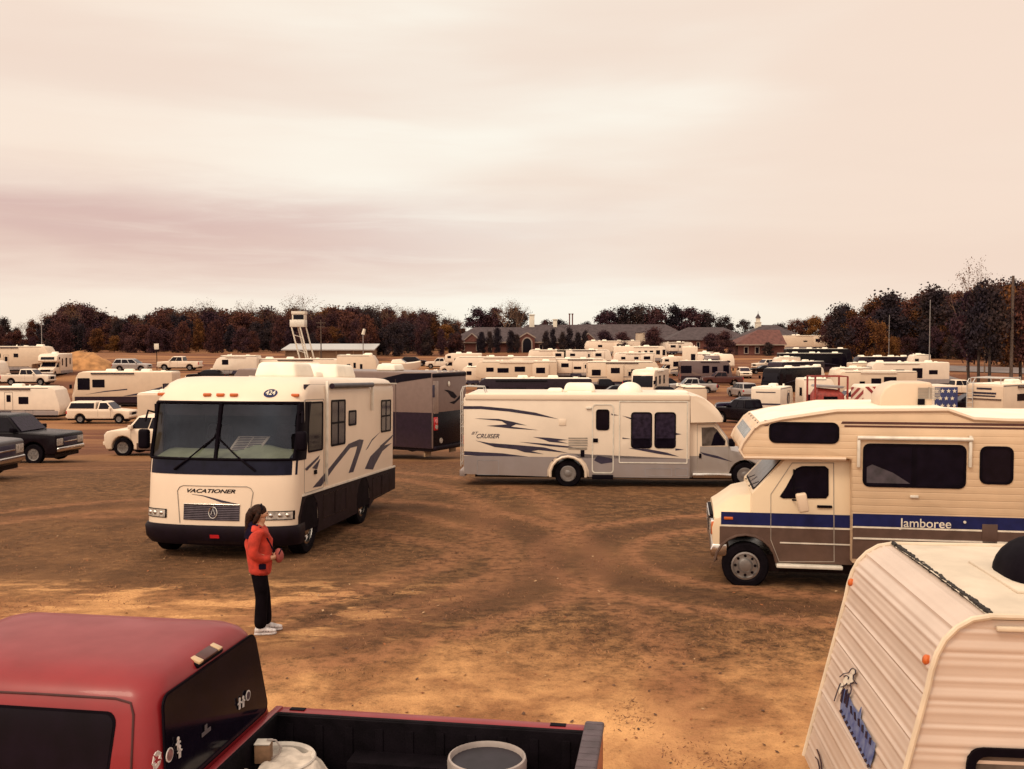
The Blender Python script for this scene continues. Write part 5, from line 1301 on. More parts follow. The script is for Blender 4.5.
# ================================================================== dark coach, seen from its rear corner
def diesel():
    Yc = 40; k = 1000 / Yc
    hd = Vector((-.875, .484)); rz = math.atan2(hd.y, hd.x); W = 2.6; L = 11.0
    # rear-left corner nearest: local (-L, +W/2)
    t = thing('class_a_motorhome', 'taupe and dark plum coach showing its tail between the two white motorhomes', 'motorhome', anchor(432.5, Yc, rz, 1, W, -L), rz)
    g = gnd(432.5, Yc); t.location.z = g.z; H = CAMH - (372.5 - 340) / k - g.z
    zb = CAMH - (449.5 - 340) / k - g.z; zm = CAMH - (413 - 340) / k - g.z
    MB().prism([(0, zb), (0, H - .6), (-.5, H), (-L, H), (-L, zb)], -W/2, W/2).build('body', TAUPE, t, bevel=.07, seg=3)
    for s in (1, -1): flat(t, 'lower_panel', PLUM, s * W/2, s, [[(-.02, zb + .02), (-.02, zm - .1), (-6, zm - .12), (-8.8, zm - .03), (-L + .05, zm), (-L + .05, zb + .02)] + []], .012)
    MB().box(-L - .014, -L + .02, -W/2 + .05, W/2 - .05, zb, zm).build('rear_lower_panel', BLACK, t, bevel=.01)
    flat(t, 'roof_stripe', DARKSKIRT, W/2, 1, [[(-L + .06, H - .02), (-L + .06, H - .2), (-L + 1.6, H - .42), (-L + 3.4, H - .85), (-L + 5.4, H - 1.25), (-L + 5.4, H - .85), (-L + 3.6, H - .5), (-L + 1.4, H - .06)]], .012)
    MB().box(-L - .02, -L + .4, -W/2 + .02, W/2 - .02, H - .22, H - .04).build('rear_cap_band', DARKSKIRT, t, bevel=.04)
    y = W/2
    MB().box(-L - .02, -L + .03, y - .42, y - .06, zm - .05, H - .35).build('corner_panel', mat('corner_taupe', (.27, .19, .16), .35), t, bevel=.02)
    tl = MB().box(-L - .05, -L + .05, y - .34, y - .06, zm - .72, zm - .18).build('tail_light', REDL, t, bevel=.03)
    for zz in (zm - .34, zm - .58): MB().cyl((-L - .07, y - .20, zz), (-L - .04, y - .20, zz), .09).build('tail_lamp_lens', LENS if zz < zm - .5 else mat('pink_lens', (.6, .2, .2), .3), tl)
    MB().cyl((-L - .04, y - .58, zb + .30), (-L - .01, y - .58, zb + .30), .11).build('fog_lamp', LENS, t)
    MB().box(-L - .12, -L + .05, -W/2 + .05, W/2 - .05, zb - .04, zb + .10).build('bumper', DARKSKIRT, t, bevel=.02)
    sw = MB()
    for pts in ([(.45, .62), (.15, .60), (-.25, .50), (-.55, .30), (-.35, .22), (-.1, .30), (.05, .42), (.15, .50)], [(.05, .08), (-.4, .14), (-.8, .35), (-1.0, .52), (-.75, .2), (-.3, .0)]):
        vs = [(-L - .006, a, H - 1.35 + b_) for a, b_ in pts]; sw.slab(vs, .006)
    sw.build('rear_stripe', DARKSKIRT, t, smooth=0)
    MB().ell((-L - .02, .1, H - .50), (.04, .07, .11), 12, 8).build('camera_housing', ALU, t)
    MB().box(-L - .03, -L + .02, y - .13, y - .02, H - 1.0, H - .5).build('corner_vent', CHARCOAL, t, bevel=.01)
    for x in (-L + 1.8, -L + 3.9): MB().box(x - .008, x + .008, y, y + .016, zb + .1, H - .3).build('panel_seam', BROWNP, t, smooth=0)
    MB().box(-L + .1, -.3, -W/2 + .06, W/2 - .06, zb - .12, zb + .02).build('chassis', BLACK, t, smooth=0)
    mf = MB()
    for yy in (-.95, .95): mf.box(-L + .45, -L + .52, yy - .22, yy + .22, .12, zb)
    mf.build('mud_flap', mat('tan_rubber', (.30, .19, .11), .8), t, smooth=0)
    for x in (-L + 2.6, -2.6):
        for s in (1, -1): wheel(t, x, s * (W/2 - .18), .5, .3, side=s, detail=False)
    rounded_unit(t, 'roof_air_conditioner', -4, -3, -.4, .4, H, H + .28); rounded_unit(t, 'roof_air_conditioner', -8.5, -7.5, -.4, .4, H, H + .28)
    # bright roof rail lights
    for yy in (-.8, -.45, 0, .45, .8): MB().box(-L + .02, -L + .09, yy - .05, yy + .05, H - .02, H + .035).build('marker_light', ALU, t, smooth=0)
diesel()

# ================================================================== white travel trailer with ribbed skin, near right
def near_trailer():
    rz = R(174.2); W = 2.16; L = 4.6
    h = Vector((math.cos(rz), math.sin(rz))); 
    t = thing('travel_trailer', 'white ribbed travel trailer at the lower right with orange marker lights and blue script', 'trailer', (3.04, 7.12, -.05), rz)
    pr = [(-.30, 2.115), (0, 2.11), (.11, 2.09), (.20, 2.035), (.27, 1.96), (.315, 1.87), (.345, 1.77), (.365, 1.66), (.69, .30)]
    # dense profile from the roof seam down the front
    dense = []; acc = 0
    for (x0, z0), (x1, z1) in zip(pr[1:], pr[2:]):
        ln = math.hypot(x1 - x0, z1 - z0); n = max(2, int(ln / .012))
        for i in range(n): dense.append((x0 + (x1 - x0) * i / n, z0 + (z1 - z0) * i / n, acc + ln * i / n))
        acc += ln
    dense.append((pr[-1][0], pr[-1][1], acc))
    def rib(s, per, hgt, ph=0):
        q = ((s + ph) / per) % 1.0
        return hgt * (math.exp(-((q - .5) / .085) ** 2) + .45 * math.exp(-((q - .16) / .10) ** 2) - .55 * math.exp(-((q - .66) / .03) ** 2))
    P = []
    for i, (x, z, s) in enumerate(dense):
        a = dense[max(0, i - 1)]; c = dense[min(len(dense) - 1, i + 1)]; tx, tz = c[0] - a[0], c[1] - a[1]; ln = math.hypot(tx, tz)
        nx, nz = -tz / ln, tx / ln
        o = rib(s, .152, .013) * min(1, max(0, (s - .03) / .1))
        P.append([(x + nx * o, y, z + nz * o) for y in (-W/2, -W/2 + .4, 0, W/2 - .4, W/2)])
    MB().grid(P).build('front_panel', SKIN, t, smooth=60)
    # side walls with horizontal ribs
    zs = [2.09 - i * .0105 for i in range(int(1.79 / .0105))]
    fx = lambda z: prof([(b_, a) for a, b_ in pr[::-1]], z) if z < 2.1 else 0
    for s in (1, -1):
        P = [[(x, s * (W/2 + rib(z, .30, .011, .04) * .8 + rib(z, .15, .006, .02)), z) for x in (fx(z) - .012, fx(z) - .4, -2, -L)] for z in zs]
        MB().grid(P).build('side_wall', SKIN, t, smooth=60)
    MB().grid([[(-L, y, z) for y in (-W/2, W/2)] for z in (.3, 2.1)]).build('rear_wall', SKIN, t, smooth=0)
    MB().box(-L, .60, -W/2 + .03, W/2 - .03, .28, .34).build('floor_frame', BLACK, t, smooth=0)
    MB().grid([[(x, y, 2.113 + .02 * (1 - (2*y/W) ** 2)) for y in [(-1 + .25 * i) * W/2 for i in range(9)]] for x in (.02, -.4, -1.2, -2.4, -L)]).build('roof', RFM, t, smooth=60)
    tr = MB()
    for s in (1, -1):
        tr.tube([(x + .004, s * (W/2 + .012), z + .004) for x, z in pr[1:]], .020, 8)
        tr.tube([(0.02, s * (W/2 + .012), 2.115), (-1, s * (W/2 + .012), 2.115), (-L, s * (W/2 + .012), 2.115)], .020, 8)
    tr.build('corner_moulding', TRIMT, t)
    for i in range(1, len(pr) - 1):
        for q in range(1 if i < 7 else 10):
            u = (q + .5) / (1 if i < 7 else 10); x = pr[i][0] + (pr[i+1][0] - pr[i][0]) * u; z = pr[i][1] + (pr[i+1][1] - pr[i][1]) * u
            MB().ell((x - .02, -(W/2 + .028), z), (.012, .01, .012), 8, 5).build('trim_screw', DARKTRIM, t)
    # black lap sealant along the roof seam
    rg = random.Random(3); sm = MB(); N_ = 60
    for i in range(N_):
        y0 = -W/2 + W * i / N_; y1 = y0 + W / N_ * 1.05
        sm.tube([(rg.gauss(.0, .006), y0, 2.125), (rg.gauss(.0, .006), (y0 + y1)/2, 2.128), (rg.gauss(.0, .006), y1, 2.125)], rg.uniform(.010, .019), 6)
    sm.build('roof_seam', mat('black_sealant', (.02, .014, .012), .8), t)
    for i in range(24):
        y0 = -W/2 + W * (i + .5) / 24
        pass
    # awning rail on the near edge
    MB().box(-L, -.02, W/2 + .01, W/2 + .045, 2.03, 2.06).build('awning_rail', TRIMT, t, bevel=.008)
    # clearance lights
    f = on_plane(t, 1, W/2)
    for yy, zz in ((-W/2 + .05, 1.80), (W/2 - .10, 1.80)):
        x = fx(zz); o = MB().lathe([(.032, -.01), (.032, .010), (.024, .020), (.008, .024)], (0, 0, 0), 'x', 20).build('marker_light', ORANGE, t)
        o.location = (x + .01, yy, zz); o.rotation_euler = (0, -R(12), 0)
    # big black roof vent cover
    v = MB(); vx, vy = -.93, .10; rr = []
    for i in range(9):
        a = i / 8 * math.pi / 2
        rr.append([(vx + (.52 * math.cos(a) ** .6 if i < 8 else .02) * math.copysign(abs(math.cos(q)) ** .6, math.cos(q)), vy + (.40 * math.cos(a) ** .6 if i < 8 else .02) * math.copysign(abs(math.sin(q)) ** .6, math.sin(q)), 2.13 + .30 * math.sin(a)) for q in [2 * math.pi * k / 28 + .05 for k in range(28)]])
    vc = v.loft(rr).build('roof_vent_cover', mat('black_vent_plastic', (.006, .004, .007), .6, var=.2, spec=.03), t, smooth=60)
    MB().box(vx - .58, vx + .58, vy - .46, vy + .46, 2.125, 2.15).build('vent_flange', RFM, vc, bevel=.01)
    # window low on the near side
    x0, x1, z0, z1 = wrect(f, 966, 746, 1090, 830)
    window(t, 1, W, x0, x1, z0, z1, .10, .05, glass=GLASSL, proud=.03)
    # decal: rider-like figure and slanting blue script on the front skin
    def fp(px, py):   # point on the slanting front sheet
        I = root_matrix(t).inverted(); c = I @ Vector((0, 0, CAMH)); d = I.to_3x3() @ ray(px, py)
        a, b_ = Vector((.365, 0, 1.66)), Vector((.69, 0, .30)); n = Vector((1.36, 0, .325)).normalized()
        tt = (a - c).dot(n) / d.dot(n); return c + d * tt + n * .019
    Zp = lambda x, y: (820 + x / 5.96, 640 + y / 5.96)
    def dec(name, m, polys, off=0):
        b = MB(); n = Vector((1.36, 0, .325)).normalized()
        for p in polys: b.slab([fp(*Zp(*q)) + n * off for q in p], .003)
        return b.build(name, m, t, smooth=0)
    top = [(150, 300), (180, 350), (205, 385), (215, 400), (240, 425), (262, 398), (258, 470), (272, 490), (290, 525), (300, 560), (318, 570), (330, 600), (348, 618)]
    bot = [(132, 430), (150, 470), (175, 510), (200, 560), (225, 605), (245, 640), (265, 670), (290, 720), (308, 768)]
    body = [(160, 290), (190, 345), (210, 390), (232, 420), (244, 440), (262, 402), (256, 470), (275, 500), (290, 535), (312, 568), (325, 600), (346, 620), (335, 690), (312, 765), (290, 735), (262, 690), (240, 640), (215, 590), (190, 545), (160, 490), (135, 430), (138, 380)]
    dec('script_decal', mat('decal_blue', (.035, .06, .20), .5, var=.5, scale=14, col2=(.16, .19, .32)), [body])
    dk = []
    for i in range(11):
        u = i / 10; x, y = 140 + 165 * u, 432 + 325 * u
        dk.append([(x - 8, y - 6), (x + 6, y - 14), (x + 12, y + 2), (x, y + 10)])
    for x0, y0 in ((150, 300), (170, 305), (182, 330)): dk.append([(x0, y0), (x0 + 14, y0 - 8), (x0 - 2, y0 + 80), (x0 - 12, y0 + 70)])
    for i in range(6): dk.append([(196 + i*24, 395 + i*38), (206 + i*24, 398 + i*38), (212 + i*22, 452 + i*36), (200 + i*22, 440 + i*36)])
    dec('script_shadow', NAVY, dk, .0045)
    def outline(pts, w=4):
        out = []
        for (a, b_), (c, d) in zip(pts, pts[1:]):
            L_ = math.hypot(c - a, d - b_) or 1; nx, ny = -(d - b_) / L_ * w / 2, (c - a) / L_ * w / 2
            out.append([(a + nx, b_ + ny), (c + nx, d + ny), (c - nx, d - ny), (a - nx, b_ - ny)])
        return out
    dec('figure_decal', TRIMW, [[(150, 250), (165, 225), (200, 205), (215, 222), (218, 248), (190, 268), (160, 270)], [(204, 180), (222, 178), (230, 196), (220, 212), (205, 208)], [(140, 262), (155, 258), (145, 300), (128, 330), (126, 300)]])
    dec('figure_outline', CHARCOAL, outline([(135, 225), (160, 205), (190, 200), (202, 180), (215, 172), (230, 182), (230, 205), (218, 215)]) + outline([(218, 215), (216, 240), (240, 268), (225, 262), (200, 262), (205, 300), (200, 330)]) + outline([(140, 262), (125, 300), (102, 370)]) + outline([(160, 225), (175, 215), (190, 225), (185, 240)]) + outline([(140, 285), (165, 280), (180, 262)]), .0045)
    cur = [(0, 670), (12, 690), (24, 730), (30, 769)]
    dec('corner_swoosh', NAVY, outline([(-4, 655), (10, 690), (22, 740), (26, 800)], 7) + outline([(-14, 700), (2, 720), (10, 760), (14, 800)], 5))
    # tongue, jack and wheels
    MB().tube([(.6, .5, .33), (1.6, 0, .40)], .045, 8).tube([(.6, -.5, .33), (1.6, 0, .40)], .045, 8).cyl((1.45, 0, .05), (1.45, 0, .5), .035).build('tongue', BLACK, t)
    for s in (1, -1):
        wheel(t, -2.3, s * (W/2 - .14), .33, .2, side=s, rim=STEEL)
    return t
SKIN = mat('ribbed_white_skin', (.57, .445, .375), .35, var=.04, scale=2.5, dirt=.5)
RFM = mat('rubber_roof', (.60, .50, .40), .7, var=.10, scale=3, bump=.15)
TRIMT = mat('ivory_trim', (.62, .50, .38), .4, var=.08)
near_trailer()

# ================================================================== red pickup, near left
def red_pickup():
    rz = R(171); W = 1.72
    t = thing('pickup_truck', 'dark red pickup with open black lined bed in the near left corner', 'pickup', (-1.90, 6.38, 0), rz)
    ZR = 1.08
    # cab with rounded corners
    def rg(x0, x1, hw_, z, r): return [(x, y, z) for x, y in rrect(x0, x1, -hw_, hw_, min(r, hw_ * .9, (x1 - x0) * .45), 6)]
    lv = [(-.03, 2.6, .84, .98, .10), (-.02, 2.46, .83, 1.10, .12), (.008, 2.26, .79, 1.34, .14), (.038, 2.05, .74, 1.58, .15), (.055, 1.96, .705, 1.67, .16), (.085, 1.90, .66, 1.725, .17), (.13, 1.82, .60, 1.762, .18), (.22, 1.70, .50, 1.79, .2), (.38, 1.55, .33, 1.805, .2), (.68, 1.28, .1, 1.81, .08)]
    MB().loft([rg(a, b_, c, z, r) for a, b_, c, z, r in lv]).build('cab', RED, t, smooth=50)
    X = lambda z: prof([(q[3], q[0]) for q in lv], z); HW = lambda z: prof([(q[3], q[2]) for q in lv], z)
    rw = panel(t, 'rear_window', GLASS, [(X(1.09) - .006, .74, 1.09), (X(1.09) - .006, -.74, 1.09), (X(1.675) - .02, -.655, 1.675), (X(1.675) - .02, .655, 1.675)][::-1], .07, .012, DARKTRIM, .012)
    # roof drip seam, body creases
    for s in (1, -1):
        MB().tube([(x, s * (HW(z) + .003), z) for x, z in ((1.96, 1.655), (.8, 1.668), (.30, 1.668), (.20, 1.65), (.17, 1.59), (.155, 1.32), (.15, 1.0))], .007, 6).build('door_seam', mat('seam_dark_red', (.05, .006, .008), .6), t)
    for s in (1, -1):
        do = MB().prism([(.18, .45), (.17, 1.02), (2.05, 1.02), (2.05, .45)], s * (W/2 - .02), s * (W/2 + .006)).build('door', RED, t, bevel=.01)
        q = [(1.75, s * (HW(1.10) + .006), 1.10), (.30, s * (HW(1.10) + .006), 1.10), (.27, s * (HW(1.60) + .006), 1.60), (1.60, s * (HW(1.60) + .006), 1.60)]
        panel(do, 'window', GLASS, q if s < 0 else [q[1], q[0], q[3], q[2]], .07, .010, DARKTRIM, .016)
        MB().box(.26, .40, s * (W/2), s * (W/2 + .03), .90, .94).build('handle', DARKTRIM, do, bevel=.008)
        MB().prism(rrect(1.80, 2.03, 1.12, 1.28, .04), s * (W/2 + .06), s * (W/2 + .2)).build('mirror', DARKTRIM, do, bevel=.03)
    panel(t, 'windshield', GLASS, [(2.46, -.72, 1.12), (2.46, .72, 1.12), (1.99, .60, 1.66), (1.99, -.60, 1.66)], .06, .012, DARKTRIM, .02)
    # third brake light on the roof lip
    bl = MB().slab([(.135, .185, 1.729), (.135, -.185, 1.729), (.045, -.175, 1.693), (.045, .175, 1.693)], .018).build('brake_light', DARKTRIM, t, bevel=.008)
    MB().slab([(.115, .10, 1.739), (.115, -.10, 1.739), (.045, -.10, 1.711), (.045, .10, 1.711)], .016).build('brake_lens', MAROON, bl, bevel=.006)
    for s in (1, -1): MB().slab([(.115, s*.165, 1.739), (.115, s*.105, 1.739), (.045, s*.105, 1.711), (.045, s*.165, 1.711)][::s], .016).build('cargo_lens', mat('cargo_lamp', (.50, .34, .20), .2), bl, bevel=.006)
    # front end
    low = [(2.86, .42), (2.90, .72), (2.84, .93), (2.0, 1.03), (-.03, 1.03), (-.03, .42), (1.62, .42)] + []
    hood = [(-.03, .40), (-.03, 1.04), (2.55, 1.04), (3.15, .98), (3.46, .88), (3.50, .60), (3.46, .42)] + arch(2.85, .36, .42, .42)
    MB().prism(hood, -W/2, W/2).build('front_body', RED, t, bevel=.05, seg=3)
    MB().box(3.46, 3.56, -W/2 + .02, W/2 - .02, .42, .60).build('bumper', CHROME, t, bevel=.03)
    for s in (1, -1): MB().box(3.42, 3.51, s * .50, s * .80, .66, .84).build('headlight', LENS, t, bevel=.02)
    MB().box(3.43, 3.515, -.46, .46, .64, .84).build('grille', DARKTRIM, t, bevel=.02)
    # bed: outer walls, liner, rails, tailgate
    XB = -2.38
    bd = t
    wall = [(-.06, .45), (-.06, ZR - .01), (XB, ZR - .01), (XB, .45)] + arch(-1.12, .36, .43, .45)[::-1]
    for s in (1, -1):
        MB().prism(wall, s * (W/2 - .13), s * W/2).build('bed_side', RED, bd, bevel=.012, seg=2)
        MB().box(XB + .02, -.06, s * (W/2 - .16), s * (W/2 - .115), ZR - .03, ZR - .006).build('rail_cap', LINER, bd, bevel=.005)
        pk = MB()
        for x in (-.22, -2.12): pk.box(x - .055, x + .055, s * (W/2 - .07), s * (W/2 - .02), ZR - .012, ZR - .004)
        pk.build('stake_pocket', DARKTRIM, bd, smooth=0)
    ln = MB()
    yi = W/2 - .15
    ln.box(XB + .07, -.09, -yi, yi, .58, .62)
    for s in (1, -1): ln.box(XB + .07, -.09, s * (yi - .03), s * yi, .62, ZR - .01)
    ln.box(-.12, -.07, -yi, yi, .60, ZR)
    for s in (1, -1): ln.box(-1.55, -.70, s * (yi - .24), s * (yi - .03), .62, .86)
    for k in range(14): ln.box(XB + .1, -.12, -yi + .06 + k * .1, -yi + .10 + k * .1, .62, .632)
    for k in range(10):
        for s in (1, -1): ln.box(XB + .16 + k * .22, XB + .22 + k * .22, s * (yi - .042), s * (yi - .028), .64, ZR - .06)
    ln.build('bed_liner', LINER, bd, bevel=.006)
    MB().box(-.10, -.045, -W/2 + .02, W/2 - .02, .55, ZR + .003).build('bed_front_wall', RED, bd, bevel=.01)
    tg = MB().box(XB - .05, XB + .06, -W/2 + .01, W/2 - .01, .50, ZR - .01).build('tailgate', RED, bd, bevel=.02)
    cp = MB().box(XB - .06, XB + .075, -W/2 + .005, W/2 - .005, ZR - .02, ZR + .022).build('tailgate_cap', CAPM, tg, bevel=.018, seg=3)
    for k in range(16): MB().box(XB - .052, XB + .066, -W/2 + .06 + k * .1, -W/2 + .07 + k * .1, ZR + .021, ZR + .024).build('cap_rib', CAPM, cp, smooth=0)
    for s in (1, -1): MB().box(XB - .05, XB + .03, s * (W/2 - .12), s * (W/2 + .004), .66, ZR - .06).build('tail_light', REDL, t, bevel=.015)
    MB().box(XB - .2, XB - .05, -W/2 + .05, W/2 - .05, .40, .54).build('rear_bumper', CHROME, t, bevel=.03)
    MB().box(XB + .1, 3.2, -.5, .5, .32, .46).build('chassis', BLACK, t, smooth=0)
    for x in (2.85, -1.12):
        for s in (1, -1): wheel(t, x, s * (W/2 - .12), .36, .22, side=s)
    # stickers on the rear glass
    f = on_plane(t, 0, X(1.2) - .022)
    st = []
    def disc(px, py, r, m, rr=.6):
        c = f(px, py); zq = c.z; xq = X(zq) - .022
        b = MB().cyl((xq, c.y, zq), (xq - .004, c.y, zq), r, n=20); o = b.build('sticker', m, rw, smooth=0)
        return c, o
    TW = mat('sticker_white', (.62, .56, .54), .6, var=.2, scale=30)
    c, o = disc(172, 755, .042, TW); MB().cyl((X(c.z) - .026, c.y, c.z), (X(c.z) - .028, c.y, c.z), .033, n=20).build('sticker_print', mat('sticker_maroon', (.22, .10, .10), .6, var=.4, scale=40), o, smooth=0)
    c, o = disc(249.5, 695.5, .036, TW); MB().cyl((X(c.z) - .026, c.y, c.z), (X(c.z) - .028, c.y, c.z), .026, n=20).build('sticker_print', CHARCOAL, o, smooth=0)
    fg = MB()
    for px, py in ((181, 744), (181.5, 752), (241, 704), (244.5, 702)):
        c = f(px, py); xq = X(c.z) - .022; fg.cyl((xq, c.y, c.z + .03), (xq - .004, c.y, c.z + .03), .013, n=10); fg.box(xq - .004, xq, c.y - .012, c.y + .012, c.z - .035, c.z + .018); fg.box(xq - .004, xq, c.y - .028, c.y + .028, c.z + .0, c.z + .009)
    c = f(160, 760); xq = X(c.z) - .022
    for k in range(7):
        a = k * .9; fg.slab([(xq, c.y + .05 * math.cos(a), c.z + .05 * math.sin(a)), (xq, c.y + .02 * math.cos(a + .5), c.z + .02 * math.sin(a + .5)), (xq, c.y + .06 * math.cos(a + .9), c.z + .045 * math.sin(a + .9)), (xq, c.y + .045 * math.cos(a + .45), c.z + .05 * math.sin(a + .45))], .003)
    fg.build('sticker_figures', TW, rw, smooth=0)
    c = f(208, 730); xq = X(c.z) - .022; MB().box(xq - .003, xq, c.y - .06, c.y + .06, c.z - .025, c.z + .0).box(xq - .003, xq, c.y - .012, c.y + .02, c.z, c.z + .035).build('sticker', mat('faint_decal', (.10, .08, .09), .6), rw, smooth=0)
    return t
RAILM = mat('rail_red', (.27, .035, .035), .4, var=.12)
LINER = mat('black_bed_liner', (.006, .004, .006), .7, var=.3, bump=.2, bscale=80, spec=.05)
CAPM = mat('grey_cap_plastic', (.085, .060, .072), .7, var=.2, bump=.3, bscale=120)
pk = red_pickup()

# things lying in the bed (each its own thing)
BMx = root_matrix(pk)
f_bed = lambda px, py, z: (lambda d: Vector((0, 0, CAMH)) + d * ((z - CAMH) / d.z))(ray(px, py))
p = f_bed(487, 756, 1.02)
dm = thing('storage_drum', 'round dark tub with pale rim standing in the red pickup bed', 'tub', (p.x, p.y, .633))
DR = mat('drum_pale_rim', (.34, .28, .26), .5, var=.15); DK = mat('drum_dark_plastic', (.014, .009, .016), .6, var=.2)
MB().lathe([(.20, 0), (.215, .02), (.235, .34), (.245, .36), (.235, .35)], (0, 0, 0), 'z', 36).build('tub_wall', DK, dm, smooth=40)
MB().lathe([(.238, .27), (.258, .28), (.262, .36), (.255, .385), (.243, .39), (.236, .37), (.236, .32)], (0, 0, 0), 'z', 40, caps=False).build('rim', DR, dm, smooth=40)
MB().lathe([(.238, .335), (.20, .338), (.12, .345), (.01, .348)], (0, 0, 0), 'z', 36).build('lid', DK, dm, smooth=40)
MB().tube([(.262 * math.cos(a), .262 * math.sin(a), .30 - .06 * math.sin((a + 2.6) / 2.0 * math.pi) if False else .30) for a in [-2.6 + .2 * i for i in range(11)]], .006, 6).build('handle', STEEL, dm)
p = f_bed(277, 756, .93)
bs = thing('basin', 'shallow pale round basin lying at the front of the pickup bed', 'basin', (p.x, p.y, .633))
BW = mat('basin_enamel', (.62, .54, .48), .4, var=.15)
MB().lathe([(.16, 0), (.18, .02), (.235, .26), (.262, .285), (.255, .295), (.228, .28), (.17, .04), (.01, .035)], (0, 0, 0), 'z', 36).build('basin_bowl', BW, bs, smooth=40)
# crumpled cloth hanging over the basin
P = []; CL = mat('pale_canvas_cloth', (.58, .49, .42), .9, var=.2, scale=8, bump=.4, bscale=18)
for i in range(22):
    row = []
    for j in range(30):
        u, v = j / 29, i / 21
        x = -.06 + .50 * u; y = -.32 + .44 * v
        r_ = math.hypot(x, y); z = .285 + .035 * mnoise.noise((u * 3.5, v * 3, 5)) + .02 * mnoise.noise((u * 9, v * 8, 8)) - .16 * sstep(.22, .40, r_) + .02 * math.exp(-((u - .35) / .2) ** 2)
        row.append((p.x + x * math.cos(-.15) - y * math.sin(-.15), p.y + x * math.sin(-.15) + y * math.cos(-.15), .633 + max(z, .05)))
    P.append(row)
tag(MB().grid(P).build('cloth', CL, smooth=180), 'crumpled pale canvas cloth draped over the basin in the pickup bed', 'cloth')
q = f_bed(264, 756, .95)
mg = thing('wooden_mallet', 'brown wooden block with a wire loop on the canvas cloth', 'block', (q.x, q.y, .633 + .28))
MB().box(-.055, .05, -.05, .05, 0, .13).build('block_body', BROWNW, mg, bevel=.01)
MB().box(-.055, .05, -.052, .05, .13, .137).build('block_top', mat('pale_paper', (.60, .53, .47), .8), mg, bevel=.002)
MB().tube([(.05 + .0, 0, .02), (.10, 0, .05), (.115, 0, .10), (.08, 0, .145), (.02, 0, .15)], .007, 6).build('loop', DR, mg)
# ================================================================== the woman in the red jacket
def skin_mesh(name, nodes, edges, m, parent, sub=2, root=0, smooth=True):
    """one continuous surface grown round a skeleton: nodes = [(x, y, z, rx, ry)]"""
    me = bpy.data.meshes.new(name); me.from_pydata([n[:3] for n in nodes], edges, [])
    o = bpy.data.objects.new(name, me); COL.objects.link(o)
    md = o.modifiers.new('skin', 'SKIN'); md.use_smooth_shade = True
    sb = o.modifiers.new('sub', 'SUBSURF'); sb.levels = sub; sb.render_levels = sub
    if not me.skin_vertices: 
        bpy.context.view_layer.objects.active = o
    sv = me.skin_vertices[0].data
    for i, n in enumerate(nodes):
        sv[i].radius = (n[3], n[4]); sv[i].use_root = (i == root)
    bpy.context.view_layer.update()
    ev = o.evaluated_get(bpy.context.evaluated_depsgraph_get())
    nm = bpy.data.meshes.new_from_object(ev); bpy.data.objects.remove(o)
    nm.name = name; nm.materials.clear(); nm.materials.append(m)
    for p in nm.polygons: p.use_smooth = True
    q = bpy.data.objects.new(name, nm); COL.objects.link(q); q.parent = parent
    return q
def skin_available():
    me = bpy.data.meshes.new('probe'); me.from_pydata([(0, 0, 0), (0, 0, 1)], [(0, 1)], [])
    o = bpy.data.objects.new('probe', me); o.modifiers.new('s', 'SKIN'); ok = len(me.skin_vertices) > 0
    bpy.data.objects.remove(o); bpy.data.meshes.remove(me); return ok
SKINC = mat('skin', (.50, .25, .15), .55, var=.06)
JACK = mat('red_fleece', (.47, .035, .018), .9, var=.25, scale=9, bump=.3, bscale=60)
YOKE = mat('navy_yoke_fabric', (.010, .006, .018), .9, var=.2, spec=.04)
PANTS = mat('black_trousers', (.006, .004, .006), .9, var=.3, bump=.2, bscale=20, spec=.04)
HAIR = mat('dark_brown_hair', (.030, .012, .008), .6, var=.5, scale=40, spec=.1)
SHOE = mat('trainer_white', (.58, .52, .52), .6, var=.2, scale=30); SHOED = mat('trainer_grey', (.14, .11, .15), .7, var=.2)
POUCH = mat('dusky_red_pouch', (.33, .065, .055), .8, var=.2, bump=.3, bscale=30)
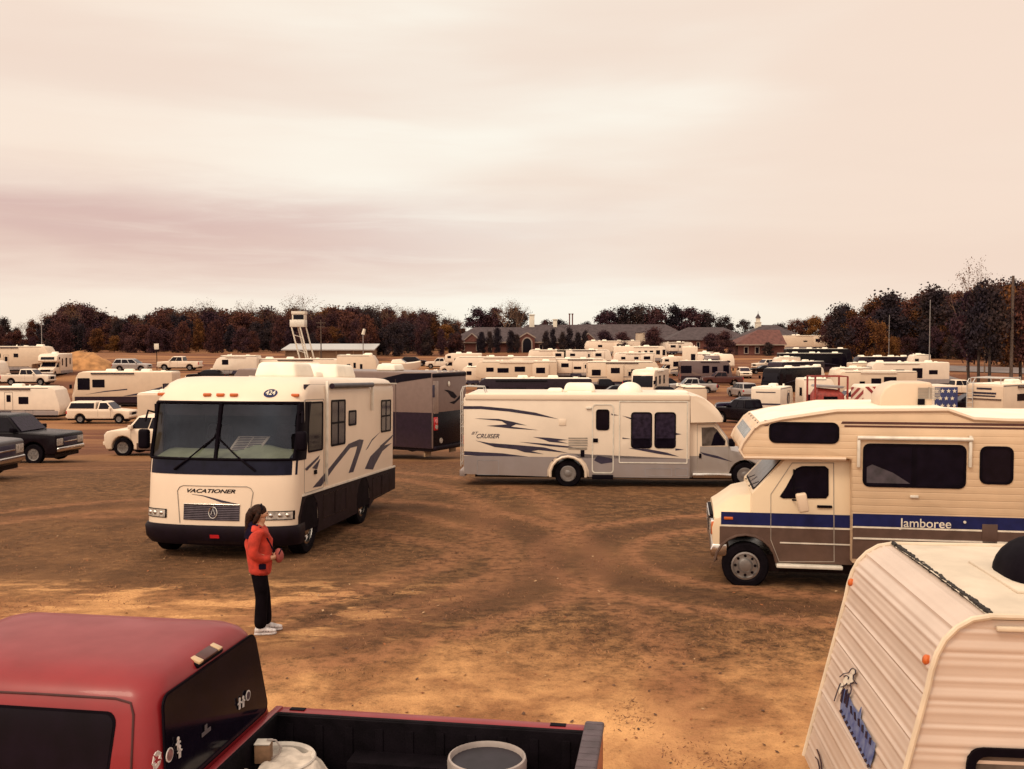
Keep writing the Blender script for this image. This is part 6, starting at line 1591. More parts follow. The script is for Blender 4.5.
def woman(loc, rz, label, jack=JACK, scale=1.0):
    t = thing('person', label, 'person', loc, rz); t.scale = (scale,) * 3
    # body: pelvis, spine, neck, head, both legs and both arms with hands
    N_ = [(0, 0, .90, .055, .09), (.0, 0, 1.05, .065, .10), (-.005, 0, 1.22, .07, .11), (-.015, 0, 1.36, .050, .08), (.012, 0, 1.43, .050, .052), (.025, 0, 1.475, .058, .056), (.035, 0, 1.535, .088, .074), (.018, 0, 1.60, .070, .062)]
    E = [(0, 1), (1, 2), (2, 3), (3, 4), (4, 5), (5, 6), (6, 7)]
    def add(p, *nodes):
        for n in nodes: N_.append(n); E.append((p, len(N_) - 1)); p = len(N_) - 1
        return p
    for s, fx, fy in ((-1, .02, -.08), (1, .09, .10)):
        a = add(0, (.0, s * .085, .82, .050, .050), (.015 + fx * .4, s * .095, .48, .046, .046), (fx * .8 - .01, fy, .10, .040, .042))
        add(a, (fx + .06, fy, .045, .036, .036), (fx + .145, fy + s * .01, .03, .026, .030))
    hands = []
    for s in (-1, 1):
        w = add(3, (-.02, s * .155, 1.335, .035, .035), (-.07, s * .22, 1.07, .032, .032), (.13, s * .135, .985, .028, .028), (.19, s * .065, .985, .020, .034))
        for k, (dy, ln) in enumerate(((.030, .055), (.010, .066), (-.010, .062), (-.028, .048))):
            add(w, (.215, s * .04, .985 + dy, .0095, .0095), (.215 + ln * .5, s * .005, .98 + dy, .0085, .0085), (.205 + ln * .45, s * -.03, .978 + dy, .007, .007))
        add(w, (.185, s * .05, 1.02, .010, .010), (.205, s * .02, 1.04, .008, .008))
    # nose and chin
    add(6, (.122, 0, 1.522, .014, .013)); add(5, (.088, 0, 1.470, .026, .026))
    skin_mesh('body', N_, E, SKINC, t, 2)
    fc = MB()
    for s in (-1, 1): fc.ell((.108, s * .030, 1.545), (.008, .012, .006), 10, 6)
    fc.build('eyes', HAIR, t); MB().ell((.112, 0, 1.492), (.008, .022, .006), 10, 6).build('mouth', mat('lips', (.38, .12, .09), .5), t)
    for s in (-1, 1): MB().ell((.02, s * .083, 1.53), (.018, .010, .030), 10, 6).build('ear', SKINC, t)
    # jacket: torso and sleeves
    J = [(0, 0, .735, .152, .205), (.01, 0, .84, .160, .210), (.01, 0, 1.02, .158, .195), (-.005, 0, 1.20, .155, .19), (-.02, 0, 1.335, .122, .155), (-.005, 0, 1.405, .066, .074), (.008, 0, 1.455, .066, .068)]
    JE = [(i, i + 1) for i in range(6)]
    for s in (-1, 1):
        p = 4
        for n in ((-.02, s * .17, 1.335, .078, .078), (-.06, s * .215, 1.20, .080, .076), (-.075, s * .225, 1.06, .076, .074), (.045, s * .18, .985, .060, .058), (.145, s * .12, .983, .045, .045)):
            J.append(n); JE.append((p, len(J) - 1)); p = len(J) - 1
    j = skin_mesh('jacket', J, JE, jack, t, 2, root=2)
    for v in j.data.vertices:
        v.co.x += .010 * mnoise.noise((v.co.x * 14, v.co.y * 14, v.co.z * 9)); v.co.z += .006 * mnoise.noise((v.co.x * 20, v.co.y * 20, v.co.z * 20 + 4))
    b = MB()   # darker shoulder yoke and hood hanging behind the neck
    rg = []
    for k in range(9):
        z = 1.245 + .175 * k / 8; w = prof([(1.24, .206), (1.32, .214), (1.38, .160), (1.43, .09)], z); d = prof([(1.24, .165), (1.32, .150), (1.38, .118), (1.43, .085)], z)
        rg.append([(-.018 - d * math.cos(a) * (1.02), w * math.sin(a), z) for a in [R(-97 + 194 * q / 16) for q in range(17)]])
    b.grid(rg); b.build('shoulder_yoke', YOKE, t, smooth=180)
    MB().ell((-.085, 0, 1.40), (.055, .10, .055), 14, 8).build('hood', YOKE, t)
    MB().tube([(.02, -.155, 1.39), (.10, -.13, 1.25), (.165, -.06, 1.10), (.20, 0, 1.02)], .011, 6).tube([(.02, -.155, 1.39), (-.12, -.05, 1.30), (-.15, .10, 1.1)], .011, 6).build('shoulder_strap', YOKE, t)
    MB().prism(rrect(.0, .09, .86, .93, .015), -.197, -.19).build('pocket_flap', YOKE, t)
    # trousers
    Pn = [(0, 0, .92, .115, .165), (0, 0, .82, .118, .165)]; PE = [(0, 1)]
    for s, fx, fy in ((-1, .02, -.08), (1, .09, .10)):
        p = 1
        for n in ((.0, s * .088, .74, .102, .094), (.02 + fx * .4, s * .095, .48, .082, .078), (fx * .8 - .005, fy, .22, .084, .078), (fx * .8 - .01, fy, .055, .092, .082)):
            Pn.append(n); PE.append((p, len(Pn) - 1)); p = len(Pn) - 1
    skin_mesh('trousers', Pn, PE, PANTS, t, 2, root=0)
    for fx, fy in ((.02, -.08), (.09, .10)):
        b = MB(); rr = []
        for x, w, h in ((-.085, .030, .05), (-.07, .040, .085), (-.01, .043, .095), (.06, .045, .075), (.12, .046, .055), (.165, .038, .045), (.185, .02, .035)):
            rr.append([(fx + x, fy + w * math.cos(a), .018 + max(0, h * .5 + h * .5 * math.sin(a))) for a in [2 * math.pi * q / 14 for q in range(14)]])
        sh = b.loft(rr).build('shoe', SHOE, t, smooth=60)
        MB().prismz([(fx - .09, fy - .035), (fx - .02, fy - .045), (fx + .10, fy - .05), (fx + .17, fy - .042), (fx + .192, fy), (fx + .17, fy + .042), (fx + .10, fy + .05), (fx - .02, fy + .045), (fx - .09, fy + .035)], 0, .024).build('sole', SHOE, sh, bevel=.006)
        b = MB()
        for k in range(3): b.tube([(fx + .02 + k * .035, fy - .047, .045), (fx + .035 + k * .03, fy, .088 - k * .012), (fx + .02 + k * .035, fy + .047, .045)], .007, 5)
        b.build('shoe_stripe', SHOED, sh)
    # hair: cap and loose tail down the back
    b = MB()
    b.ell((-.004, 0, 1.572), (.103, .088, .090), 20, 12, zmin=-.35)
    b.tube([(-.075, 0, 1.595), (-.105, 0, 1.52), (-.125, .0, 1.44), (-.135, 0, 1.36), (-.15, 0, 1.29), (-.155, 0, 1.25)], [.050, .062, .052, .042, .03, .012], 12)
    b.tube([(.02, -.076, 1.60), (.0, -.088, 1.54), (-.035, -.075, 1.47), (-.07, -.05, 1.40)], [.02, .035, .034, .02], 10)
    b.tube([(.02, .076, 1.60), (.0, .088, 1.54), (-.035, .075, 1.47), (-.07, .05, 1.40)], [.02, .035, .034, .02], 10)
    h = b.build('hair', HAIR, t, smooth=180)
    for v in h.data.vertices: v.co += Vector((mnoise.noise((v.co.x * 30, v.co.y * 30, v.co.z * 12)), mnoise.noise((v.co.y * 30, v.co.z * 12, 3)), 0)) * .006
    MB().tube([(.045, -.083, 1.60), (.03, -.05, 1.652), (.03, .05, 1.652), (.045, .083, 1.60)], .012, 6).build('sunglasses_on_hair', DARKTRIM, t)
    return t
if skin_available() or True:
    g = gnd(257.5, 12.7)
    wm = woman((g.x, g.y, .0 + zg(g.x, g.y) + .004), R(12), 'woman in red jacket and black trousers standing before the white motorhome, looking right')
    M_ = root_matrix(wm)
    q = M_ @ Vector((.245, -.01, .99))
    bg_ = thing('hand_bag', 'dusky red pouch held in the hands of the woman in the red jacket', 'bag', q, R(12))
    b = MB(); b.ell((0, 0, 0), (.060, .075, .092), 20, 12); o = b.build('pouch', POUCH, bg_, smooth=180)
    for v in o.data.vertices: v.co *= 1 + .10 * mnoise.noise(v.co * 14)
    MB().tube([(0, -.07, .03), (.03, -.03, .085), (.03, .03, .085), (0, .07, .03)], .008, 6).build('zip', YOKE, bg_)
# ================================================================== the rest of the field: trailers, coaches, cars
ROOFP = [ROOFW]
def wins(parent, W, side, rects, m=None, name='window'):
    for (x0, x1, z0, z1) in rects:
        MB().prism(rrect(x0, x1, z0, z1, .05, 3), side * W / 2 - .01 * side, side * W / 2 + .02 * side).build(name, m or GLASS, parent, smooth=0)
def acs(t, H, xs_, rg=None, m=None):
    for x in xs_: rounded_unit(t, 'roof_air_conditioner', x - .5, x + .5, -.36, .36, H - .02, H + .27, m or ROOFW, bev=.08)
def bare_thing(name, label, cat, loc, rz, group): return thing(name, label, cat, loc, rz, group)
def trailer(loc, rz, L, H, label, kind='travel', m=None, win=None, seed=0, stripe=None, acx=None, door=None, name=None, skirt=None, group=None, nose='slant', W=2.4, rear_win=True):
    rg = random.Random(seed); m = m or WHITE2; z0 = .45
    t = bare_thing(name or ('fifth_wheel_trailer' if kind == 'fifth' else 'travel_trailer'), label, 'trailer', loc, rz, group)
    if kind == 'fifth': poly = [(-2.3, z0), (-2.25, z0 + .75), (-.25, z0 + .95), (0, z0 + 1.25), (-.12, H - .8), (-.55, H - .08), (-.9, H), (-L + .06, H), (-L, H - .1), (-L, z0)]
    elif nose == 'wedge': poly = [(-.25, z0), (-.05, z0 + .35), (0, z0 + .8), (-.5, H - .45), (-1.2, H - .02), (-1.5, H), (-L + .15, H), (-L, H - .2), (-L, z0)]
    else: poly = [(-.10, z0), (0, z0 + .5), (-.08, z0 + 1.0), (-.42, H - .25), (-.75, H), (-L + .06, H), (-L, H - .1), (-L, z0)]
    MB().prism(poly, -W/2, W/2).build('body', m, t, bevel=.05, seg=2)
    MB().box(-L + .06, -1.0, -W/2 + .05, W/2 - .05, H - .01, H + .035).build('roof', ROOFW, t, bevel=.02)
    xw = -L * .60
    xf0 = -2.3 if kind == 'fifth' else -.15
    for s in (1, -1):
        MB().box(-L - .004, xf0, s * (W/2 - .02), s * (W/2 + .008), z0 + .01, z0 + .36).build('lower_panel', skirt or GREY, t, smooth=0)
        if stripe is None and s in (1, -1) and seed == 0: MB().prism([(xf0 - .3, z0 + .40), (-L + .02, z0 + .40), (-L + .02, z0 + .46), (xf0 - .3, z0 + .46)], s * (W/2 - .01), s * (W/2 + .010)).build('side_stripe', CHARCOAL, t, smooth=0)
        if stripe:
            zz = z0 + (H - z0) * .33
            MB().prism([(-.5 + xf0 * .5, zz), (-L * .5, zz + .08), (-L + .1, zz + .02), (-L + .1, zz - .07), (-L * .5, zz - .03)], s * (W/2 - .01), s * (W/2 + .008)).build('side_stripe', stripe, t, smooth=0)
        w = win if win is not None else [(-L * .28 - .5, -L * .28 + .3, .48, .70), (-L * .52 - .3, -L * .52 + .25, .48, .70), (-L * .84 - .5, -L * .84 + .4, .46, .70)]
        rects = [(a, b_, z0 + (H - z0) * c, z0 + (H - z0) * d) for a, b_, c, d in w]
        wins(t, W, s, rects, None)
        dx = door if door is not None else -L * .42
        if s < 0 or door is not None:
            do = MB().ring(rrect(dx - .36, dx + .36, z0 + .12, z0 + 2.0, .06, 3), rrect(dx - .33, dx + .33, z0 + .15, z0 + 1.97, .05, 3), s * (W/2 - .01), s * (W/2 + .018)).build('door', GREYD, t, smooth=0)
            MB().prism(rrect(dx - .18, dx + .18, z0 + 1.15, z0 + 1.75, .05, 3), s * (W/2 - .01), s * (W/2 + .02)).build('door_window', GLASS, do, smooth=0)
        if L > 6.0:
            busy = [(r_[0], r_[1]) for r_ in rects] + [(dx - .4, dx + .4)]
            for fc in (.62, .25, .80, .42):
                sa, sb_ = -L * fc - 1.1, -L * fc + 1.1
                if sb_ < xf0 - .6 and sa > -L + .1 and all(b1 < sa - .05 or b0 > sb_ + .05 for b0, b1 in busy):
                    so_ = MB().box(sa, sb_, s * (W/2 - .02), s * (W/2 + .22), z0 + .42, H - .38).build('slide_out', m, t, bevel=.02)
                    MB().prism(rrect(sa + .5, sb_ - .5, z0 + (H - z0) * .50, z0 + (H - z0) * .74, .05, 3), s * (W/2 + .2), s * (W/2 + .235)).build('window', GLASS, so_, smooth=0)
                    break
        for dxw in (-.42, .42): wheel(t, xw + dxw, s * (W/2 - .12), .35, .22, side=s, detail=False)
        MB().prism([(xw - .95, z0 - .02), (xw - .8, z0 + .36), (xw + .8, z0 + .36), (xw + .95, z0 - .02)], s * (W/2), s * (W/2 + .03)).build('wheel_arch', CHARCOAL, t, smooth=0)
    if rear_win: MB().box(-L - .02, -L + .05, -.85, -.15, z0 + (H - z0) * .5, z0 + (H - z0) * .74).build('window', GLASS, t, smooth=0)
    for s in (1, -1): MB().box(-L - .03, -L + .02, s * (W/2 - .2), s * (W/2 - .06), z0 + .3, z0 + .6).build('tail_light', REDL, t, smooth=0)
    if kind != 'fifth':
        MB().box(-.02 if nose != 'wedge' else -.1, .0, -.7, .7, z0 + .9, z0 + 1.5) 
        MB().tube([(-.2, .6, z0 - .05), (1.1, 0, z0)], .05, 6).tube([(-.2, -.6, z0 - .05), (1.1, 0, z0)], .05, 6).cyl((1.0, 0, 0), (1.0, 0, z0 + .3), .04).build('tongue', BLACK, t)
        rounded_unit(t, 'propane_cover', .12, .62, -.36, .36, z0 - .03, z0 + .62, WHITE, bev=.1)
    else:
        MB().cyl((-.9, 0, z0 + .2), (-.9, 0, z0 + .9), .09).build('king_pin', BLACK, t)
        for s in (1, -1): MB().cyl((-2.1, s * .8, 0), (-2.1, s * .8, z0 + .1), .05).build('landing_leg', STEEL, t)
    MB().box(-L + .2, xf0 - .2, -1.0, 1.0, z0 - .2, z0 + .02).build('chassis', BLACK, t, smooth=0)
    acs(t, H, acx if acx is not None else [-L * .45])
    for vx in (-L * .75, -L * .22 - .6): MB().box(vx - .22, vx + .22, -.2, .25, H, H + .13).build('roof_vent', ROOFW, t, bevel=.03)
    MB().cyl((-L * .33, -.7, H), (-L * .33, -.7, H + .22), .10, .07, 10).build('roof_antenna', ROOFW, t)
    for s in (1, -1):
        MB().box(-L + .05, -1.0, s * (W/2 - .01), s * (W/2 + .012), H - .10, H - .05).build('gutter_rail_or_shade', CHARCOAL, t, smooth=0)  # dark strip along the gutter, painting the shadow line under the roof edge
        if L > 5: MB().cyl((-L * .30, s * (W/2 + .06), H - .17), (-L * .30 - min(4.5, L * .45), s * (W/2 + .06), H - .17), .065, n=8).build('awning_roll', rg.choice((CHARCOAL, GREY, BROWNP, WHITE)), t)
        for i_ in range(2):
            xh = -L * (.35 + .42 * i_) + rg.uniform(-.3, .3); MB().ring(rrect(xh - .35, xh + .35, z0 + .05, z0 + .42, .02, 1), rrect(xh - .325, xh + .325, z0 + .075, z0 + .395, .02, 1), s * (W/2), s * (W/2 + .014)).build('compartment_door', CHARCOAL, t, smooth=0)
    return t

def coach(loc, rz, L, H, label, m=None, low=None, seed=0, stripe=None, win=None, acx=None, group=None, W=2.5, roof=None, dark_front=True):
    m = m or WHITE2; low = low or GREY
    t = bare_thing('class_a_motorhome', label, 'motorhome', loc, rz, group)
    zt = H
    poly = [(-.12, .36), (0, .5), (.02, 1.1), (-.06, 1.35), (-.38, H - .55), (-.62, H - .12), (-.95, H), (-L + .08, H), (-L, H - .12), (-L, .42)]
    MB().prism(poly, -W/2, W/2).build('body', m, t, bevel=.07, seg=3)
    MB().box(-L + .1, -1.0, -W/2 + .10, W/2 - .10, H - .01, H + .03).build('roof', roof or ROOFW, t, bevel=.02)
    a, c = Vector((-.055, 0, 1.42)), Vector((-.355, 0, H - .62))
    MB().slab([(a.x, W/2 - .12, a.z), (a.x, -W/2 + .12, a.z), (c.x, -W/2 + .16, c.z), (c.x, W/2 - .16, c.z)][::-1], .03).build('windshield', GLASS, t, bevel=.01)
    MB().box(-.02, .035, -.5, .5, .72, .98).build('grille', DARKTRIM, t, bevel=.01)
    for s in (1, -1):
        MB().box(-.06, .04, s * .72, s * 1.08, .74, .92).build('headlight', LENS, t, bevel=.02)
        MB().prism([(-.25, .36), (-.25, .95), (-L, 1.0), (-L, .40)], s * (W/2 - .02), s * (W/2 + .012)).build('lower_panel', low, t, smooth=0)
        w = win if win is not None else [(-1.05, -.45, .40, .78), (-2.9, -1.7, .46, .74), (-L * .5 - .5, -L * .5 + .4, .5, .72), (-L * .78 - .5, -L * .78 + .4, .5, .74)]
        wins(t, W, s, [(x0, x1, H * c_, H * d_) for x0, x1, c_, d_ in w])
        if stripe:
            b = MB()
            b.prism([(-1.2, 1.15), (-3.2, 1.42), (-L * .55, 1.62), (-L * .55, 1.74), (-3.2, 1.52)], s * (W/2 - .01), s * (W/2 + .01)).prism([(-L * .5, 1.0), (-L * .68, 1.35), (-L * .9, 1.95), (-L * .9, 1.75), (-L * .72, 1.12)], s * (W/2 - .01), s * (W/2 + .01))
            b.build('side_stripe', stripe, t, smooth=0)
        mr = MB().box(-.02, .18, s * (W/2 + .02), s * (W/2 + .22), 1.75, 2.15).build('mirror', DARKTRIM, t, bevel=.03)
        for x in (-1.0, -L * .68): wheel(t, x, s * (W/2 - .14), .45, .28, side=s, detail=False)
        MB().box(-L - .02, -L + .03, s * (W/2 - .28), s * (W/2 - .08), .9, 1.25).build('tail_light', REDL, t, smooth=0)
        MB().cyl((-1.9, s * (W/2 + .06), H - .16), (-L * .62, s * (W/2 + .06), H - .16), .07, n=8).build('awning_roll', low if low in (BLACK, PLUM) else ALU, t)
    MB().box(-L + .02, -.1, -W/2 + .08, W/2 - .08, .24, .46).build('chassis', BLACK, t, smooth=0)  # wide low chassis box, shaped to deepen the shade under the coach
    MB().box(-L - .012, -L + .05, -.5, .5, H * .55, H * .72).build('window', GLASS, t, smooth=0)
    acs(t, H, acx if acx is not None else [-L * .28, -L * .72])
    for vx in (-L * .5, -L * .87): MB().box(vx - .2, vx + .2, -.2, .2, H, H + .14).build('roof_vent', ROOFW, t, bevel=.03)
    MB().ell((-L * .40, .4, H), (.30, .30, .26), 14, 7, zmin=0).build('satellite_dome', ROOFW, t)
    return t

def classc(loc, rz, L, H, label, m=None, seed=0, stripe=None, cabm=None, group=None, win=None, acx=None, W=2.35, bunkwin=True):
    m = m or WHITE2; cabm = cabm or WHITE
    t = bare_thing('cabover_motorhome', label, 'motorhome', loc, rz, group)
    poly = [(-2.15, .42), (-2.15, 1.92), (-.95, 1.92), (-.75, 2.1), (-.95, H - .25), (-1.5, H - .02), (-1.8, H), (-L + .05, H), (-L, H - .1), (-L, .42)]
    MB().prism(poly, -W/2, W/2).build('body', m, t, bevel=.06, seg=3)
    MB().box(-L + .1, -1.9, -W/2 + .08, W/2 - .08, H - .01, H + .03).build('roof', ROOFW, t, bevel=.02)
    CW = 1.96
    cp = [(-2.2, .42), (-2.2, 1.93), (-1.55, 1.93), (-.92, 1.28), (-.12, 1.12), (0, .95), (.02, .5), (-.1, .42)] + arch(-.75, .36, .44, .42)
    MB().prism(cp, -CW/2, CW/2).build('cab_body', cabm, t, bevel=.05, seg=2)
    a, c = Vector((-.95, 0, 1.33)), Vector((-1.5, 0, 1.89))
    MB().slab([(a.x, CW/2 - .1, a.z), (a.x, -CW/2 + .1, a.z), (c.x, -CW/2 + .2, c.z), (c.x, CW/2 - .2, c.z)][::-1], .03).build('windshield', GLASS, t, smooth=0)
    MB().box(-.02, .05, -.6, .6, .72, 1.0).build('grille', DARKTRIM, t, bevel=.01)
    MB().box(-.05, .10, -CW/2, CW/2, .45, .62).build('bumper', CHROME, t, bevel=.03)
    if bunkwin: MB().slab([(-.78, W/2 - .35, 2.24), (-.78, -W/2 + .35, 2.24), (-.925, -W/2 + .35, H - .38), (-.925, W/2 - .35, H - .38)][::-1], .025).build('bunk_window', GLASS, t, smooth=0)
    for s in (1, -1):
        MB().box(-.05, .05, s * .66, s * .92, .76, .98).build('headlight', LENS, t, bevel=.02)
        MB().prism([(-2.1, 1.25), (-1.12, 1.25), (-1.6, 1.82), (-2.1, 1.84)], s * (CW/2 - .01), s * (CW/2 + .015)).build('cab_window', GLASS, t, smooth=0)
        w = win if win is not None else [(-1.9, -1.2, .76, .88), (-3.4, -2.6, .50, .76), (-4.4, -4.0, .42, .80), (-L + .5, -L + 1.3, .52, .76)]
        wins(t, W, s, [(x0, x1, H * c_, H * d_) for x0, x1, c_, d_ in w])
        MB().box(-L - .003, -2.16, s * (W/2 - .02), s * (W/2 + .008), .44, .80).build('lower_panel', GREY, t, smooth=0)
        if stripe: MB().prism([(-2.2, .95), (-2.2, 1.1), (-L * .7, 1.25), (-L, 1.6), (-L, 1.3), (-L * .7, 1.05)], s * (W/2 - .01), s * (W/2 + .01)).build('side_stripe', stripe, t, smooth=0)
        for x, yo in ((-.75, CW), (-L * .72, W)): wheel(t, x, s * (yo/2 - .13), .38, .25, side=s, detail=False)
        MB().box(-L - .02, -L + .03, s * (W/2 - .22), s * (W/2 - .06), .8, 1.1).build('tail_light', REDL, t, smooth=0)
        MB().box(-1.15, -1.0, s * (CW/2 + .03), s * (CW/2 + .22), 1.3, 1.6).build('mirror', DARKTRIM, t, bevel=.03)
    MB().box(-L + .05, -.4, -.8, .8, .34, .48).build('chassis', BLACK, t, smooth=0)
    acs(t, H, acx if acx is not None else [-L * .55])
    return t

CARS = {'pickup': dict(L=5.7, W=1.98, H=1.92, hood=1.20, belt=1.24, cab=(-1.5, -3.55, -2.10, -3.42), r=.40, ax=(-.98, -4.45)),
        'single': dict(L=5.3, W=1.92, H=1.82, hood=1.08, belt=1.16, cab=(-1.35, -2.75, -1.95, -2.62), r=.38, ax=(-.92, -4.15)),
        'suv': dict(L=4.8, W=1.88, H=1.74, hood=1.06, belt=1.10, cab=(-1.25, -4.72, -2.05, -4.35), r=.37, ax=(-.90, -3.75)),
        'sport': dict(L=5.0, W=1.9, H=1.84, hood=1.18, belt=1.22, cab=(-1.0, -3.0, -1.50, -2.85), r=.42, ax=(-.85, -3.95)),
        'van': dict(L=5.0, W=1.95, H=1.90, hood=1.02, belt=1.10, cab=(-.85, -4.95, -1.75, -4.80), r=.35, ax=(-.90, -3.95)),
        'sedan': dict(L=4.8, W=1.82, H=1.45, hood=.92, belt=.95, cab=(-1.35, -4.2, -2.15, -3.65), r=.33, ax=(-.92, -3.75))}
def car(kind, loc, rz, label, m, group=None, s_=1.0, shell=False, low=None, cat=None, chrome=True, glass=None):
    c = CARS[kind]; L, W, H = c['L'], c['W'], c['H']; r = c['r']; hd, be = c['hood'], c['belt']
    nm = {'pickup': 'pickup_truck', 'single': 'pickup_truck', 'suv': 'parked_suv', 'sport': 'sport_truck', 'van': 'passenger_van', 'sedan': 'parked_car'}[kind]
    t = bare_thing(nm, label, cat or {'pickup': 'pickup', 'single': 'pickup', 'suv': 'SUV', 'sport': 'pickup', 'van': 'van', 'sedan': 'car'}[kind], loc, rz, group); t.scale = (s_,) * 3
    x0, x1, x2, x3 = c['cab']; zb = .40 if kind in ('pickup', 'single') else .32
    rear = be + (.02 if kind in ('pickup', 'single') else 0)
    fl = (.10, .03, .03) if kind in ('pickup', 'single') else (.22, .06, .10)
    poly = [(-.10, zb), (0, .55), (0, hd - fl[0]), (-fl[2], hd - fl[1]), (-.35, hd), (x0 - .05, be + .02), (-L + .04, rear), (-L, rear - .08), (-L, .50), (-L + .12, zb)]
    poly += arch(c['ax'][1], r, r + .085, zb)[::-1] + arch(c['ax'][0], r, r + .085, zb)[::-1]
    MB().prism(poly, -W/2, W/2).build('body', m, t, bevel=.06, seg=3)
    hb, ht = W/2 - .05, W/2 - .24
    x1b = x1
    def R4(z, xa, xb, h): return [(xa, -h, z), (xa, h, z), (xb, h, z), (xb, -h, z)]
    MB().loft([R4(be - .02, x0, x1b, hb), R4(H - .05, x2, x3, ht + .03), R4(H, x2 - .14, x3 + .12, ht - .08)]).build('cabin', m, t, bevel=.04, seg=3)
    gl = glass or GLASS
    zt = H - .10; k0, k1 = (be + .04 - be) / (H - .05 - be), (zt - be) / (H - .05 - be)
    lx = lambda a, b_, k: a + (b_ - a) * k
    yb_, yt_ = lx(hb, ht + .03, k0), lx(hb, ht + .03, k1)
    for s in (1, -1):
        fa, fb = lx(x0, x2, k0) - .16, lx(x0, x2, k1) - .10; ra, rb_ = lx(x1, x3, k0) + .14, lx(x1, x3, k1) + .12
        nW = 2 if kind in ('pickup', 'sedan', 'sport') else (1 if kind == 'single' else 3)
        for i in range(nW):
            u0, u1 = i / nW + (.02 if i else 0), (i + 1) / nW - (.02 if i < nW - 1 else 0)
            q = [(lx(fa, ra, u0), s * (yb_ + .004), be + .05), (lx(fa, ra, u1), s * (yb_ + .004), be + .05), (lx(fb, rb_, u1), s * (yt_ + .004), zt), (lx(fb, rb_, u0), s * (yt_ + .004), zt)]
            MB().slab(q if s > 0 else q[::-1], .012).build('window', gl, t, smooth=0)
    MB().slab([(lx(x0, x2, k0) + .01, -yb_ + .10, be + .05), (lx(x0, x2, k0) + .01, yb_ - .10, be + .05), (lx(x0, x2, k1) + .01, yt_ - .06, zt), (lx(x0, x2, k1) + .01, -yt_ + .06, zt)], .012).build('windshield', glass or GLASSP, t, smooth=0)
    MB().slab([(lx(x1, x3, k0) - .01, -yb_ + .10, be + .08), (lx(x1, x3, k0) - .01, yb_ - .10, be + .08), (lx(x1, x3, k1) - .01, yt_ - .06, zt), (lx(x1, x3, k1) - .01, -yt_ + .06, zt)][::-1], .012).build('rear_window', gl, t, smooth=0)
    bm = CHROME if chrome else m
    MB().box(-.06, .07, -W/2 + .04, W/2 - .04, .50, .68).build('bumper', bm, t, bevel=.04, seg=3); MB().box(-L - .07, -L + .05, -W/2 + .04, W/2 - .04, .50, .66).build('bumper', bm, t, bevel=.04)
    MB().box(-.04, .02, -.48, .48, .70, hd - .16).build('grille', DARKTRIM if not chrome else CHARCOAL, t, bevel=.02)
    if chrome: MB().box(-.01, .035, -.46, .46, (.70 + hd - .16)/2 - .025, (.70 + hd - .16)/2 + .025).build('grille_bar', CHROME, t, bevel=.01)
    for s in (1, -1):
        MB().box(-.14, .015, s * .52, s * (W/2 - .03), .74, hd - .17).build('headlight', LENS, t, bevel=.03)
        MB().box(-L - .015, -L + .1, s * (W/2 - .17), s * (W/2 + .004), .78, rear - .12).build('tail_light', REDL, t, bevel=.02)
        MB().box(x0 - .35, x0 - .17, s * (W/2 - .02), s * (W/2 + .18), be + .02, be + .2).build('mirror', DARKTRIM if chrome else m, t, bevel=.03)
        for x in c['ax']: wheel(t, x, s * (W/2 - .12), r, .23, side=s, detail=False)
        xd = x0 - .25
        MB().box(xd - 1.05, xd - 1.04, s * (W/2 - .02), s * (W/2 + .004), .55, be).box(xd, xd + .01, s * (W/2 - .02), s * (W/2 + .004), .55, be).build('door_seam', DARKTRIM, t, smooth=0)
        if low: MB().prism([(-1.5, zb + .01), (-1.5, .62), (-c['L'] + 1.85, .62), (-c['L'] + 1.85, zb + .01)], s * (W/2 - .01), s * (W/2 + .01)).build('lower_panel', low, t, smooth=0)
    MB().box(-L + .1, -.15, -W/2 + .12, W/2 - .12, .26, zb + .08).build('chassis', BLACK, t, smooth=0)
    if kind in ('pickup', 'single'):
        if shell:
            MB().loft([R4(rear - .01, x1 - .10, -L + .03, hb), R4(H - .05, x1 - .12, -L + .30, ht + .05), R4(H + .01, x1 - .2, -L + .42, ht - .06)]).build('camper_shell', m, t, bevel=.05, seg=3)
            for s in (1, -1):
                q = [(x1 - .25, s * (hb - .0), be + .10), (-L + .22, s * (hb - .0), be + .10), (-L + .40, s * (ht + .09), H - .12), (x1 - .25, s * (ht + .09), H - .12)]
                MB().slab(q if s > 0 else q[::-1], .02).build('shell_window', GLASS, t, smooth=0)
        else:
            MB().box(-L + .08, x1 - .12, -W/2 + .12, W/2 - .12, rear - .05, rear + .004).build('bed_shade_panel', DARKTRIM, t, smooth=0)  # flat dark slab standing in for the shaded inside of the bed
    return t

